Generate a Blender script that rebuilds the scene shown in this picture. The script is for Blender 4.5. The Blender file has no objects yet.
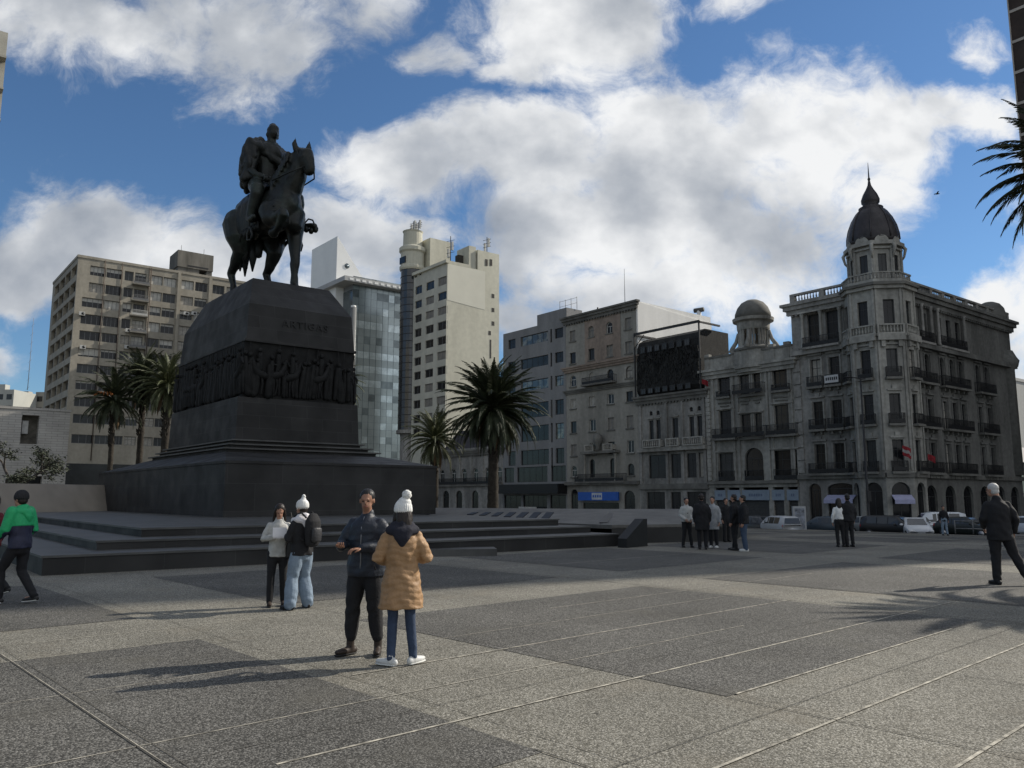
import bpy, bmesh, math, random
from mathutils import Vector, Matrix
R = math.radians
random.seed(7)
scene = bpy.context.scene
COL = scene.collection

# ------------------------------------------------------------------ camera
F = 800.0; TH = math.atan(113 / 800.0); EYE = 1.66
CT, ST = math.cos(TH), math.sin(TH)
def ray(px, py):
    u = (384 - py) / F
    return ((px - 512) / F, CT - u * ST, ST + u * CT)
def G(px, py, z=0.0):
    d = ray(px, py); t = (z - EYE) / d[2]
    return Vector((d[0] * t, d[1] * t, z))
def at(px, py, Y):
    d = ray(px, py); t = Y / d[1]
    return Vector((d[0] * t, Y, EYE + d[2] * t))
def az(a):
    return Vector((math.sin(R(a)), math.cos(R(a)), 0))
U = az(52.5); V = az(-39.0)
def perp(e):      # horizontal vector to the right-hand side of e
    return Vector((e.y, -e.x, 0))

cam = bpy.data.cameras.new('camera'); camo = bpy.data.objects.new('camera', cam); COL.objects.link(camo)
camo.location = (0, 0, EYE); camo.rotation_euler = (R(90) + TH, 0, 0)
cam.sensor_width = 36; cam.lens = 36 * F / 1024; cam.clip_end = 4000; cam.clip_start = 0.1
scene.camera = camo

# ------------------------------------------------------------------ materials
def lin(c):
    c = c / 255
    return c / 12.92 if c <= .04045 else ((c + .055) / 1.055) ** 2.4
MATS = {}
def mat(name, col, rough=.8, var=.15, scale=1.5, metal=0., bump=0., bscale=20., spec=.4, var2=0., scale2=12., wave=None, col2=None, thr=None, streak=False):
    """Principled with layered noise variation. col is linear base colour."""
    if name in MATS: return MATS[name]
    m = bpy.data.materials.new(name); m.use_nodes = True
    nt = m.node_tree; N = nt.nodes; Lk = nt.links
    p = N['Principled BSDF']; p.inputs['Roughness'].default_value = rough
    p.inputs['Metallic'].default_value = metal
    p.inputs['Specular IOR Level'].default_value = spec
    tc = N.new('ShaderNodeTexCoord')
    n1 = N.new('ShaderNodeTexNoise'); n1.inputs['Scale'].default_value = scale; n1.inputs['Detail'].default_value = 6
    n1.inputs['Roughness'].default_value = .65
    if streak:
        mp = N.new('ShaderNodeMapping'); mp.inputs['Scale'].default_value = (1, 1, .18)
        Lk.new(tc.outputs['Object'], mp.inputs['Vector']); Lk.new(mp.outputs['Vector'], n1.inputs['Vector'])
    else:
        Lk.new(tc.outputs['Object'], n1.inputs['Vector'])
    r = N.new('ShaderNodeMapRange'); r.inputs['From Min'].default_value = .3; r.inputs['From Max'].default_value = .7
    Lk.new(n1.outputs['Fac'], r.inputs['Value'])
    mx = N.new('ShaderNodeMix'); mx.data_type = 'RGBA'
    c2 = col2 or tuple(max(0, c * (1 - var * 1.6)) for c in col)
    c1 = tuple(min(1, c * (1 + var)) for c in col) if not col2 else col
    if thr:
        r.inputs['From Min'].default_value = thr[0]; r.inputs['From Max'].default_value = thr[1]
    mx.inputs['A'].default_value = (*c1, 1); mx.inputs['B'].default_value = (*c2, 1)
    Lk.new(r.outputs['Result'], mx.inputs['Factor'])
    out = mx.outputs['Result']
    if var2:
        n2 = N.new('ShaderNodeTexNoise'); n2.inputs['Scale'].default_value = scale2; n2.inputs['Detail'].default_value = 4
        Lk.new(tc.outputs['Object'], n2.inputs['Vector'])
        r2 = N.new('ShaderNodeMapRange'); r2.inputs['From Min'].default_value = .3; r2.inputs['From Max'].default_value = .7
        r2.inputs['To Min'].default_value = 1 - var2; r2.inputs['To Max'].default_value = 1 + var2
        Lk.new(n2.outputs['Fac'], r2.inputs['Value'])
        vm = N.new('ShaderNodeVectorMath'); vm.operation = 'SCALE'
        Lk.new(out, vm.inputs[0]); Lk.new(r2.outputs['Result'], vm.inputs['Scale']); out = vm.outputs['Vector']
    Lk.new(out, p.inputs['Base Color'])
    if bump:
        nb = N.new('ShaderNodeTexNoise'); nb.inputs['Scale'].default_value = bscale; nb.inputs['Detail'].default_value = 5
        Lk.new(tc.outputs['Object'], nb.inputs['Vector'])
        b = N.new('ShaderNodeBump'); b.inputs['Strength'].default_value = bump; b.inputs['Distance'].default_value = .02
        Lk.new(nb.outputs['Fac'], b.inputs['Height']); Lk.new(b.outputs['Normal'], p.inputs['Normal'])
    MATS[name] = m
    return m

def brick_mat(name, c1, c2, cm, bw, bh, msize=.01, rough=.75, rot=0, offset=.5, var=.2):
    if name in MATS: return MATS[name]
    m = mat(name, c1, rough, var=.1)
    nt = m.node_tree; N = nt.nodes; Lk = nt.links; p = N['Principled BSDF']
    tc = [n for n in N if n.type == 'TEX_COORD'][0]
    # coordinates: horizontal distance along the wall and height
    sp = N.new('ShaderNodeSeparateXYZ'); Lk.new(tc.outputs['Object'], sp.inputs[0])
    mpx = N.new('ShaderNodeMath'); mpx.operation = 'MULTIPLY_ADD'; mpx.inputs[1].default_value = U.x + V.x
    my = N.new('ShaderNodeMath'); my.operation = 'MULTIPLY'; my.inputs[1].default_value = U.y + V.y
    Lk.new(sp.outputs['Y'], my.inputs[0]); Lk.new(sp.outputs['X'], mpx.inputs[0]); Lk.new(my.outputs[0], mpx.inputs[2])
    cb = N.new('ShaderNodeCombineXYZ'); Lk.new(mpx.outputs[0], cb.inputs['X']); Lk.new(sp.outputs['Z'], cb.inputs['Y'])
    br = N.new('ShaderNodeTexBrick'); br.offset = offset
    br.inputs['Scale'].default_value = 1; br.inputs['Brick Width'].default_value = bw; br.inputs['Row Height'].default_value = bh
    br.inputs['Mortar Size'].default_value = msize; br.inputs['Color1'].default_value = (*c1, 1); br.inputs['Color2'].default_value = (*c2, 1)
    br.inputs['Mortar'].default_value = (*cm, 1); br.inputs['Bias'].default_value = 0
    Lk.new(cb.outputs[0], br.inputs['Vector'])
    n = N.new('ShaderNodeTexNoise'); n.inputs['Scale'].default_value = .7; n.inputs['Detail'].default_value = 8
    Lk.new(tc.outputs['Object'], n.inputs['Vector'])
    r = N.new('ShaderNodeMapRange'); r.inputs['From Min'].default_value = .3; r.inputs['From Max'].default_value = .7
    r.inputs['To Min'].default_value = 1 - var; r.inputs['To Max'].default_value = 1 + var
    Lk.new(n.outputs['Fac'], r.inputs['Value'])
    vm = N.new('ShaderNodeVectorMath'); vm.operation = 'SCALE'
    Lk.new(br.outputs['Color'], vm.inputs[0]); Lk.new(r.outputs['Result'], vm.inputs['Scale'])
    Lk.new(vm.outputs['Vector'], p.inputs['Base Color'])
    return m

def glass_mat(name, col, rough=.06, metal=0., spec=.8, grad=.5):
    m = mat(name, col, rough, var=grad, scale=.35, metal=metal, spec=spec)
    return m

def paving(name, base, dark, light, warm):
    m = bpy.data.materials.new(name); m.use_nodes = True; nt = m.node_tree; N = nt.nodes; Lk = nt.links
    p = N['Principled BSDF']; p.inputs['Roughness'].default_value = .85; p.inputs['Specular IOR Level'].default_value = .3
    tc = N.new('ShaderNodeTexCoord')
    vo = N.new('ShaderNodeTexVoronoi'); vo.inputs['Scale'].default_value = 85
    Lk.new(tc.outputs['Object'], vo.inputs['Vector'])
    ramp = N.new('ShaderNodeValToRGB'); e = ramp.color_ramp.elements
    e[0].position = 0; e[0].color = (*dark, 1); e[1].position = 1; e[1].color = (*light, 1)
    q = e.new(.5); q.color = (*base, 1)
    w = N.new('ShaderNodeTexWhiteNoise'); Lk.new(vo.outputs['Position'], w.inputs['Vector'])
    Lk.new(w.outputs['Value'], ramp.inputs['Fac'])
    # gaps between the pebbles
    r0 = N.new('ShaderNodeMapRange'); r0.inputs['From Min'].default_value = .0; r0.inputs['From Max'].default_value = .75
    r0.inputs['To Min'].default_value = 1.12; r0.inputs['To Max'].default_value = .55
    Lk.new(vo.outputs['Distance'], r0.inputs['Value'])
    n = N.new('ShaderNodeTexNoise'); n.inputs['Scale'].default_value = .55; n.inputs['Detail'].default_value = 9; n.inputs['Roughness'].default_value = .6
    Lk.new(tc.outputs['Object'], n.inputs['Vector'])
    r = N.new('ShaderNodeMapRange'); r.inputs['From Min'].default_value = .3; r.inputs['From Max'].default_value = .7
    r.inputs['To Min'].default_value = .8; r.inputs['To Max'].default_value = 1.2
    Lk.new(n.outputs['Fac'], r.inputs['Value'])
    nw_ = N.new('ShaderNodeTexNoise'); nw_.inputs['Scale'].default_value = .16; nw_.inputs['Detail'].default_value = 4; Lk.new(tc.outputs['Object'], nw_.inputs['Vector'])
    rw_ = N.new('ShaderNodeMapRange'); rw_.inputs['From Min'].default_value = .35; rw_.inputs['From Max'].default_value = .65; rw_.inputs['To Min'].default_value = .86; rw_.inputs['To Max'].default_value = 1.14
    Lk.new(nw_.outputs['Fac'], rw_.inputs['Value'])
    gv = N.new('ShaderNodeTexVoronoi'); gv.inputs['Scale'].default_value = 1.7; Lk.new(tc.outputs['Object'], gv.inputs['Vector'])
    gm_ = N.new('ShaderNodeMapRange'); gm_.inputs['From Min'].default_value = .035; gm_.inputs['From Max'].default_value = .05; gm_.inputs['To Min'].default_value = .5; gm_.inputs['To Max'].default_value = 1; Lk.new(gv.outputs['Distance'], gm_.inputs['Value'])
    m0 = N.new('ShaderNodeMath'); m0.operation = 'MULTIPLY'; Lk.new(rw_.outputs[0], m0.inputs[0]); Lk.new(gm_.outputs[0], m0.inputs[1])
    m1 = N.new('ShaderNodeMath'); m1.operation = 'MULTIPLY'; Lk.new(r0.outputs[0], m1.inputs[0]); Lk.new(m0.outputs[0], m1.inputs[1])
    mm = N.new('ShaderNodeMath'); mm.operation = 'MULTIPLY'; Lk.new(m1.outputs[0], mm.inputs[0]); Lk.new(r.outputs[0], mm.inputs[1])
    # stains
    n3 = N.new('ShaderNodeTexNoise'); n3.inputs['Scale'].default_value = .9; n3.inputs['Detail'].default_value = 3
    mp = N.new('ShaderNodeMapping'); mp.inputs['Location'].default_value = (4.3, 8.8, 0); Lk.new(tc.outputs['Object'], mp.inputs['Vector']); Lk.new(mp.outputs[0], n3.inputs['Vector'])
    r3 = N.new('ShaderNodeMapRange'); r3.inputs['From Min'].default_value = .55; r3.inputs['From Max'].default_value = .75
    r3.inputs['To Max'].default_value = .5
    Lk.new(n3.outputs['Fac'], r3.inputs['Value'])
    mx = N.new('ShaderNodeMix'); mx.data_type = 'RGBA'; mx.inputs['B'].default_value = (*warm, 1)
    Lk.new(ramp.outputs['Color'], mx.inputs['A']); Lk.new(r3.outputs[0], mx.inputs['Factor'])
    vm = N.new('ShaderNodeVectorMath'); vm.operation = 'SCALE'; Lk.new(mx.outputs['Result'], vm.inputs[0]); Lk.new(mm.outputs[0], vm.inputs['Scale'])
    Lk.new(vm.outputs['Vector'], p.inputs['Base Color'])
    b = N.new('ShaderNodeBump'); b.inputs['Strength'].default_value = .6; b.inputs['Distance'].default_value = .006; b.invert = True
    Lk.new(vo.outputs['Distance'], b.inputs['Height']); Lk.new(b.outputs['Normal'], p.inputs['Normal'])
    return m

def granite(name, base, rough=.35, bw=1.6, bh=.62, spec=.5):
    """dark polished granite with block joints, worn matt patches and mineral speckle"""
    m = brick_mat(name, base, tuple(c * .68 for c in base), tuple(c * 1.35 for c in base), bw, bh, .009, rough, rot=R(52.5 - 90) * -1, var=.3)
    nt = m.node_tree; N = nt.nodes; Lk = nt.links; p = N['Principled BSDF']
    tc = [n for n in N if n.type == 'TEX_COORD'][0]
    n = N.new('ShaderNodeTexNoise'); n.inputs['Scale'].default_value = 1.2; n.inputs['Detail'].default_value = 7
    Lk.new(tc.outputs['Object'], n.inputs['Vector'])
    r = N.new('ShaderNodeMapRange'); r.inputs['From Min'].default_value = .35; r.inputs['From Max'].default_value = .65
    r.inputs['To Min'].default_value = rough * .88; r.inputs['To Max'].default_value = min(1, rough * 1.2)
    Lk.new(n.outputs['Fac'], r.inputs['Value']); Lk.new(r.outputs[0], p.inputs['Roughness'])
    p.inputs['Specular IOR Level'].default_value = spec
    return m

# ------------------------------------------------------------------ mesh builder
class MB:
    def __init__(s): s.v = []; s.f = []; s.m = []; s.mats = []; s.smooth = []
    def mi(s, m):
        if m is None: return 0
        if m not in s.mats: s.mats.append(m)
        return s.mats.index(m)
    def add(s, vs, fs, m=None, sm=False):
        o = len(s.v); k = s.mi(m)
        s.v += [tuple(v) for v in vs]
        for f in fs:
            s.f.append(tuple(i + o for i in f)); s.m.append(k); s.smooth.append(sm)
    def quad(s, a, b, c, d, m=None): s.add([a, b, c, d], [(0, 1, 2, 3)], m)
    def hexa(s, p, m=None):    # 8 corners: bottom 4 ccw, top 4
        s.add(p, [(0, 3, 2, 1), (4, 5, 6, 7), (0, 1, 5, 4), (1, 2, 6, 5), (2, 3, 7, 6), (3, 0, 4, 7)], m)
    def box(s, x0, x1, y0, y1, z0, z1, m=None):
        s.hexa([(x0, y0, z0), (x1, y0, z0), (x1, y1, z0), (x0, y1, z0), (x0, y0, z1), (x1, y0, z1), (x1, y1, z1), (x0, y1, z1)], m)
    def fbox(s, O, e, n, a0, a1, b0, b1, z0, z1, m=None):   # box in a frame: a along e, b along n
        def P(a, b, z): return (O[0] + e[0] * a + n[0] * b, O[1] + e[1] * a + n[1] * b, z)
        s.hexa([P(a0, b0, z0), P(a1, b0, z0), P(a1, b1, z0), P(a0, b1, z0), P(a0, b0, z1), P(a1, b0, z1), P(a1, b1, z1), P(a0, b1, z1)], m)
    def prism(s, poly, z0, z1, m=None, top=None):
        n = len(poly); top = top or poly
        vs = [(p[0], p[1], z0) for p in poly] + [(p[0], p[1], z1) for p in top]
        s.add(vs, [tuple(range(n))[::-1], tuple(range(n, 2 * n))] + [(i, (i + 1) % n, n + (i + 1) % n, n + i) for i in range(n)], m)
    def extr(s, poly, vec, m=None):
        n = len(poly); q = [tuple(Vector(p) + Vector(vec)) for p in poly]
        s.add([tuple(p) for p in poly] + q, [tuple(range(n))[::-1], tuple(range(n, 2 * n))] + [(i, (i + 1) % n, n + (i + 1) % n, n + i) for i in range(n)], m)
    def lathe(s, prof, c=(0, 0, 0), seg=24, m=None, sm=True, a0=0, sx=1, sy=1):
        vs = []; fs = []
        for (r, z) in prof:
            for k in range(seg):
                a = a0 + 2 * math.pi * k / seg
                vs.append((c[0] + sx * r * math.cos(a), c[1] + sy * r * math.sin(a), c[2] + z))
        n = len(prof)
        for i in range(n - 1):
            for k in range(seg):
                k2 = (k + 1) % seg
                fs.append((i * seg + k, i * seg + k2, (i + 1) * seg + k2, (i + 1) * seg + k))
        fs.append(tuple(range(seg))[::-1]); fs.append(tuple(range((n - 1) * seg, n * seg)))
        s.add(vs, fs, m, sm)
    def tube(s, pts, rad, seg=8, m=None, sm=True, ell=None, up=None, cap=True):
        """loft through pts; rad: number, list, or list of (rx, ry)"""
        pts = [Vector(p) for p in pts]; n = len(pts)
        if not isinstance(rad, (list, tuple)): rad = [rad] * n
        vs = []; fs = []
        upv = Vector(up) if up else None
        prev = None; rings = []
        for i, p in enumerate(pts):
            if i == 0: t = pts[1] - pts[0]
            elif i == n - 1: t = pts[-1] - pts[-2]
            else: t = (pts[i + 1] - pts[i]).normalized() + (pts[i] - pts[i - 1]).normalized()
            if t.length < 1e-9: t = Vector((0, 0, 1))
            t.normalize()
            ref = upv if upv is not None else (prev if prev is not None else (Vector((0, 0, 1)) if abs(t.z) < .9 else Vector((0, 1, 0))))
            x = ref - t * ref.dot(t)
            if x.length < 1e-6: x = Vector((1, 0, 0)) - t * t.x
            x.normalize(); y = t.cross(x); prev = x
            rings.append((p, x, y, t, rad[i]))
        def ring(p, x, y, r, k=1):
            rx, ry = r if isinstance(r, (tuple, list)) else (r, r)
            return [tuple(p + x * (rx * k * math.cos(2 * math.pi * j / seg)) + y * (ry * k * math.sin(2 * math.pi * j / seg))) for j in range(seg)]
        allr = []
        def rm(r): return min(r) if isinstance(r, (tuple, list)) else r
        if cap == 'round':
            p, x, y, t, r = rings[0]
            for k in (.35, .8): allr.append(ring(p - t * rm(r) * math.sqrt(1 - k * k), x, y, r, k))
        for (p, x, y, t, r) in rings: allr.append(ring(p, x, y, r))
        if cap == 'round':
            p, x, y, t, r = rings[-1]
            for k in (.8, .35): allr.append(ring(p + t * rm(r) * math.sqrt(1 - k * k), x, y, r, k))
        for rg in allr: vs += rg
        nn = len(allr)
        for i in range(nn - 1):
            for j in range(seg):
                j2 = (j + 1) % seg
                fs.append((i * seg + j, i * seg + j2, (i + 1) * seg + j2, (i + 1) * seg + j))
        if cap:
            fs.append(tuple(range(seg))[::-1]); fs.append(tuple(range((nn - 1) * seg, nn * seg)))
        s.add(vs, fs, m, sm)
    def ball(s, c, r, seg=12, m=None, rot=None):
        if isinstance(r, Vector): r = tuple(r)
        if not isinstance(r, (tuple, list)): r = (r, r, r)
        vs = []; fs = []; rg = max(5, seg * 2 // 3)
        for i in range(rg + 1):
            ph = math.pi * (i + .02) / (rg + .04)
            for j in range(seg):
                a = 2 * math.pi * j / seg
                q = Vector((r[0] * math.sin(ph) * math.cos(a), r[1] * math.sin(ph) * math.sin(a), r[2] * math.cos(ph)))
                if rot is not None: q = rot @ q
                vs.append(tuple(Vector(c) + q))
        for i in range(rg):
            for j in range(seg):
                j2 = (j + 1) % seg; fs.append((i * seg + j, (i + 1) * seg + j, (i + 1) * seg + j2, i * seg + j2))
        fs.append(tuple(range(seg))); fs.append(tuple(range(rg * seg, (rg + 1) * seg))[::-1])
        s.add(vs, fs, m, True)
    def mesh(s, name):
        me = bpy.data.meshes.new(name); me.from_pydata(s.v, [], s.f)
        for mt in s.mats: me.materials.append(mt)
        me.polygons.foreach_set('material_index', s.m); me.polygons.foreach_set('use_smooth', s.smooth)
        me.update(); return me
    def build(s, name, m=None, parent=None, loc=(0, 0, 0), rz=0, rel=None):
        if m is not None and not s.mats: s.mats.append(m)
        if rel is not None:
            s.v = [(v[0] - rel[0], v[1] - rel[1], v[2] - rel[2]) for v in s.v]
        o = bpy.data.objects.new(name, s.mesh(name)); COL.objects.link(o)
        o.location = loc; o.rotation_euler = (0, 0, rz)
        if parent: o.parent = parent
        return o
def inst(name, me, parent, loc, rz=0):
    o = bpy.data.objects.new(name, me); COL.objects.link(o); o.location = loc; o.rotation_euler = (0, 0, rz)
    if parent: o.parent = parent
    return o
def tag(o, label=None, cat=None, group=None, kind=None):
    if label: o['label'] = label
    if cat: o['category'] = cat
    if group: o['group'] = group
    if kind: o['kind'] = kind
    return o
def thing(name, label, cat, loc=(0, 0, 0), rz=0, group=None):
    o = bpy.data.objects.new(name, None); COL.objects.link(o); o.location = loc; o.rotation_euler = (0, 0, rz)
    o.empty_display_size = .3
    return tag(o, label, cat, group)
def copy_tree(o, parent=None):
    c = o.copy(); COL.objects.link(c); c.parent = parent
    for ch in list(o.children): copy_tree(ch, c)
    return c
# ------------------------------------------------------------------ world
SUN_AZ, SUN_EL = 65.0, 34.0
def build_world():
    w = bpy.data.worlds.new('World'); scene.world = w; w.use_nodes = True
    nt = w.node_tree; N = nt.nodes; Lk = nt.links
    bg = N['Background']
    sky = N.new('ShaderNodeTexSky'); sky.sky_type = 'NISHITA'; sky.sun_disc = False
    sky.sun_elevation = R(SUN_EL); sky.sun_rotation = R(SUN_AZ); sky.altitude = 50
    sky.air_density = 1.0; sky.dust_density = .1; sky.ozone_density = 3.0
    tc = N.new('ShaderNodeTexCoord')
    sp = N.new('ShaderNodeSeparateXYZ'); Lk.new(tc.outputs['Generated'], sp.inputs[0])
    def M(op, a, b=None, c=None, clamp=False):
        n = N.new('ShaderNodeMath'); n.operation = op; n.use_clamp = clamp
        for i, q in enumerate((a, b, c)):
            if q is None: continue
            if isinstance(q, (int, float)): n.inputs[i].default_value = q
            else: Lk.new(q, n.inputs[i])
        return n.outputs[0]
    ay = M('MAXIMUM', M('ABSOLUTE', sp.outputs['Y']), .12)
    u = M('DIVIDE', sp.outputs['X'], ay); v = M('DIVIDE', sp.outputs['Z'], ay)
    cb = N.new('ShaderNodeCombineXYZ'); Lk.new(u, cb.inputs['X']); Lk.new(v, cb.inputs['Y'])
    uv = cb.outputs[0]
    def pd(px, py):
        d = ray(px, py); return (d[0] / d[1], d[2] / d[1])
    # domain warp
    nw = N.new('ShaderNodeTexNoise'); nw.inputs['Scale'].default_value = 5; nw.inputs['Detail'].default_value = 4
    Lk.new(uv, nw.inputs['Vector'])
    wv = N.new('ShaderNodeVectorMath'); wv.operation = 'SUBTRACT'; Lk.new(nw.outputs['Color'], wv.inputs[0]); wv.inputs[1].default_value = (.5, .5, .5)
    ws = N.new('ShaderNodeVectorMath'); ws.operation = 'SCALE'; ws.inputs['Scale'].default_value = .14; Lk.new(wv.outputs[0], ws.inputs[0])
    wa = N.new('ShaderNodeVectorMath'); wa.operation = 'ADD'; Lk.new(uv, wa.inputs[0]); Lk.new(ws.outputs[0], wa.inputs[1])
    # cloud banks: centre px, half sizes px, weight
    B = [(70, 20, 130, 55, 1), (165, 15, 90, 60, .9), (260, 30, 110, 62, 1), (230, 85, 60, 40, .8), (345, 0, 70, 40, .8),
         (575, 15, 115, 70, 1.1), (530, 60, 70, 35, .8), (430, 48, 48, 30, .7),
         (420, 165, 85, 48, 1.05), (540, 150, 120, 65, 1.15), (660, 150, 130, 75, 1.2), (780, 150, 110, 85, 1.2), (600, 225, 150, 60, 1.15),
         (750, 240, 130, 80, 1.15), (880, 140, 90, 50, .95), (960, 125, 75, 38, .95), (850, 205, 70, 60, .95), (640, 295, 170, 45, 1), (540, 265, 60, 60, 1), (770, 300, 60, 40, .8),
         (110, 245, 110, 62, 1.15), (30, 265, 85, 48, 1), (200, 270, 90, 45, 1), (330, 240, 90, 55, .95), (400, 235, 60, 30, .8), (330, 300, 80, 40, .9), (520, 325, 60, 30, .8),
         (980, 40, 40, 32, .75), (1015, 310, 65, 55, 1.1), (1040, 370, 60, 45, 1.1), (985, 345, 25, 22, .8), (745, -15, 50, 25, .6), (8, 352, 30, 18, .6),
         (1150, 200, 120, 120, .9), (-140, 120, 120, 90, 1), (-120, 330, 110, 60, 1), (400, -160, 260, 80, .9), (900, -200, 220, 90, .8)]
    acc = None
    for (x, y, rx, ry, wgt) in B:
        c = pd(x, y); ex = pd(x + 1, y); ey = pd(x, y - 1)
        sx = 1 / (1.13 * rx * abs(ex[0] - c[0])); sy = 1 / (1.13 * ry * abs(ey[1] - c[1]))
        mp = N.new('ShaderNodeMapping'); mp.inputs['Scale'].default_value = (sx, sy, 0)
        mp.inputs['Location'].default_value = (-c[0] * sx, -c[1] * sy, 0)
        Lk.new(wa.outputs[0], mp.inputs['Vector'])
        ln = N.new('ShaderNodeVectorMath'); ln.operation = 'LENGTH'; Lk.new(mp.outputs[0], ln.inputs[0])
        mr = N.new('ShaderNodeMapRange'); mr.interpolation_type = 'SMOOTHSTEP'
        mr.inputs['From Min'].default_value = 1.35; mr.inputs['From Max'].default_value = .25; mr.inputs['To Max'].default_value = wgt
        Lk.new(ln.outputs['Value'], mr.inputs['Value'])
        acc = mr.outputs[0] if acc is None else M('MAXIMUM', acc, mr.outputs[0])
    def fbm(vec, scale, det, off=(0, 0, 0), rough=.58):
        mp = N.new('ShaderNodeMapping'); mp.inputs['Location'].default_value = off; mp.inputs['Scale'].default_value = (1, 1.15, 1); Lk.new(vec, mp.inputs['Vector'])
        n = N.new('ShaderNodeTexNoise'); n.inputs['Scale'].default_value = scale; n.inputs['Detail'].default_value = det; n.inputs['Roughness'].default_value = rough
        Lk.new(mp.outputs[0], n.inputs['Vector']); return n.outputs['Fac']
    n1 = fbm(wa.outputs[0], 7.0, 12, (0, 0, 0), .66)
    nb = fbm(uv, 2.6, 3, (5.1, 2.2, 0), .5)
    nA = fbm(uv, 4.2, 7, (1.3, .4, 0), .52)
    nL = fbm(uv, 4.2, 4, (1.3 - .05, .4 - .06, 0), .52)
    d = M('ADD', acc, M('ADD', M('MULTIPLY', M('SUBTRACT', n1, .5), 2.3), M('MULTIPLY', M('SUBTRACT', nb, .5), .5)))
    # unseen broken cloud added overhead and behind the camera as neutral fill light
    far = N.new('ShaderNodeMapRange'); far.inputs['From Min'].default_value = .85; far.inputs['From Max'].default_value = 1.5; Lk.new(v, far.inputs['Value'])
    beh = M('LESS_THAN', sp.outputs['Y'], .05)
    ncl = N.new('ShaderNodeTexNoise'); ncl.inputs['Scale'].default_value = 2.4; ncl.inputs['Detail'].default_value = 7; Lk.new(tc.outputs['Generated'], ncl.inputs['Vector'])
    other = M('MULTIPLY', M('MAXIMUM', far.outputs[0], beh), M('ADD', M('MULTIPLY', ncl.outputs['Fac'], 3.2), -.95))
    d = M('MAXIMUM', d, other)
    cov = N.new('ShaderNodeMapRange'); cov.interpolation_type = 'SMOOTHSTEP'
    cov.inputs['From Min'].default_value = .22; cov.inputs['From Max'].default_value = .98; Lk.new(d, cov.inputs['Value'])
    lit = M('ADD', M('MULTIPLY', M('SUBTRACT', nA, nL), 1.5), M('ADD', .58, M('MULTIPLY', M('SUBTRACT', nA, .5), 1.0)))
    thick = N.new('ShaderNodeMapRange'); thick.inputs['From Min'].default_value = .7; thick.inputs['From Max'].default_value = 1.6
    thick.inputs['To Min'].default_value = .22; thick.inputs['To Max'].default_value = -.04; Lk.new(d, thick.inputs['Value'])
    fine = M('MULTIPLY', M('SUBTRACT', n1, .5), .45)
    lit2 = M('ADD', M('ADD', lit, thick.outputs[0]), fine)
    side = M('MULTIPLY', M('SUBTRACT', u, .1), .42)
    lit3 = M('ADD', lit2, side, clamp=True)
    cr = N.new('ShaderNodeValToRGB'); e = cr.color_ramp.elements
    e[0].position = .08; e[0].color = (.27, .31, .375, 1); e[1].position = .95; e[1].color = (.90, .91, .92, 1)
    q = e.new(.5); q.color = (.50, .53, .575, 1)
    Lk.new(lit3, cr.inputs['Fac'])
    skyS = N.new('ShaderNodeVectorMath'); skyS.operation = 'SCALE'; skyS.inputs['Scale'].default_value = SKY
    Lk.new(sky.outputs[0], skyS.inputs[0])
    tint = N.new('ShaderNodeVectorMath'); tint.operation = 'MULTIPLY'; tint.inputs[1].default_value = (.77, .98, 1.14); Lk.new(skyS.outputs[0], tint.inputs[0])
    mx = N.new('ShaderNodeMix'); mx.data_type = 'RGBA'
    Lk.new(cov.outputs[0], mx.inputs['Factor']); Lk.new(tint.outputs[0], mx.inputs['A']); Lk.new(cr.outputs[0], mx.inputs['B'])
    # the Background keeps the physical strength; the mixed colours are divided by it
    dv = N.new('ShaderNodeVectorMath'); dv.operation = 'SCALE'; dv.inputs['Scale'].default_value = 1 / .1
    Lk.new(mx.outputs['Result'], dv.inputs[0]); Lk.new(dv.outputs[0], bg.inputs['Color']); bg.inputs['Strength'].default_value = .1
    w.cycles.sampling_method = 'MANUAL'; w.cycles.sample_map_resolution = 512
SKY = .09
build_world()
sun = bpy.data.lights.new('sun', 'SUN'); suno = bpy.data.objects.new('sun', sun); COL.objects.link(suno)
sun.energy = 5.0; sun.angle = R(.53); sun.color = (1, .93, .82)
sdir = Vector((math.sin(R(SUN_AZ)) * math.cos(R(SUN_EL)), math.cos(R(SUN_AZ)) * math.cos(R(SUN_EL)), math.sin(R(SUN_EL))))
suno.rotation_euler = sdir.to_track_quat('Z', 'Y').to_euler(); suno.location = (60, 30, 60)
scene.view_settings.view_transform = 'Standard'; scene.view_settings.look = 'None'
scene.view_settings.gamma = 1; scene.view_settings.exposure = 0.0
scene.cycles.max_bounces = 5; scene.cycles.diffuse_bounces = 3; scene.cycles.glossy_bounces = 2
scene.cycles.use_denoising = True
#@@GROUND
# ------------------------------------------------------------------ ground
PA = az(47.3); PB = Vector((-PA.y, PA.x, 0))
NRM = Vector((.777, .629, 0))                 # towards the street front
def sdist(p): return p[0] * NRM.x + p[1] * NRM.y
CF = 68.7; CE = 56.2                          # facade line, plaza edge
def gz(x, y):                                 # the plaza falls gently towards the street
    s = x * NRM.x + y * NRM.y
    if s <= 30: return 0.0
    if s <= CE: return -.78 * ((s - 30) / (CE - 30)) ** 1.15
    return -.78
mp_light = paving('light aggregate paving', (.212, .2, .162), (.088, .082, .066), (.44, .42, .365), (.235, .205, .155))
mp_dark = paving('dark aggregate paving', (.098, .094, .083), (.036, .034, .03), (.28, .27, .245), (.13, .122, .1))
m_joint = mat('pale joint', (.42, .39, .32), .85, .5, 9)
m_jdark = mat('dark joint', (.05, .048, .042), .9, .3, 3)
m_saw = mat('sawn joint', (.085, .08, .068), .9, .5, 6)
m_asph = mat('asphalt', (.05, .05, .052), .85, .25, .8, bump=.3, bscale=60)
m_side = mat('pavement concrete', (.2, .195, .18), .85, .2, 1.2)
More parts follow.
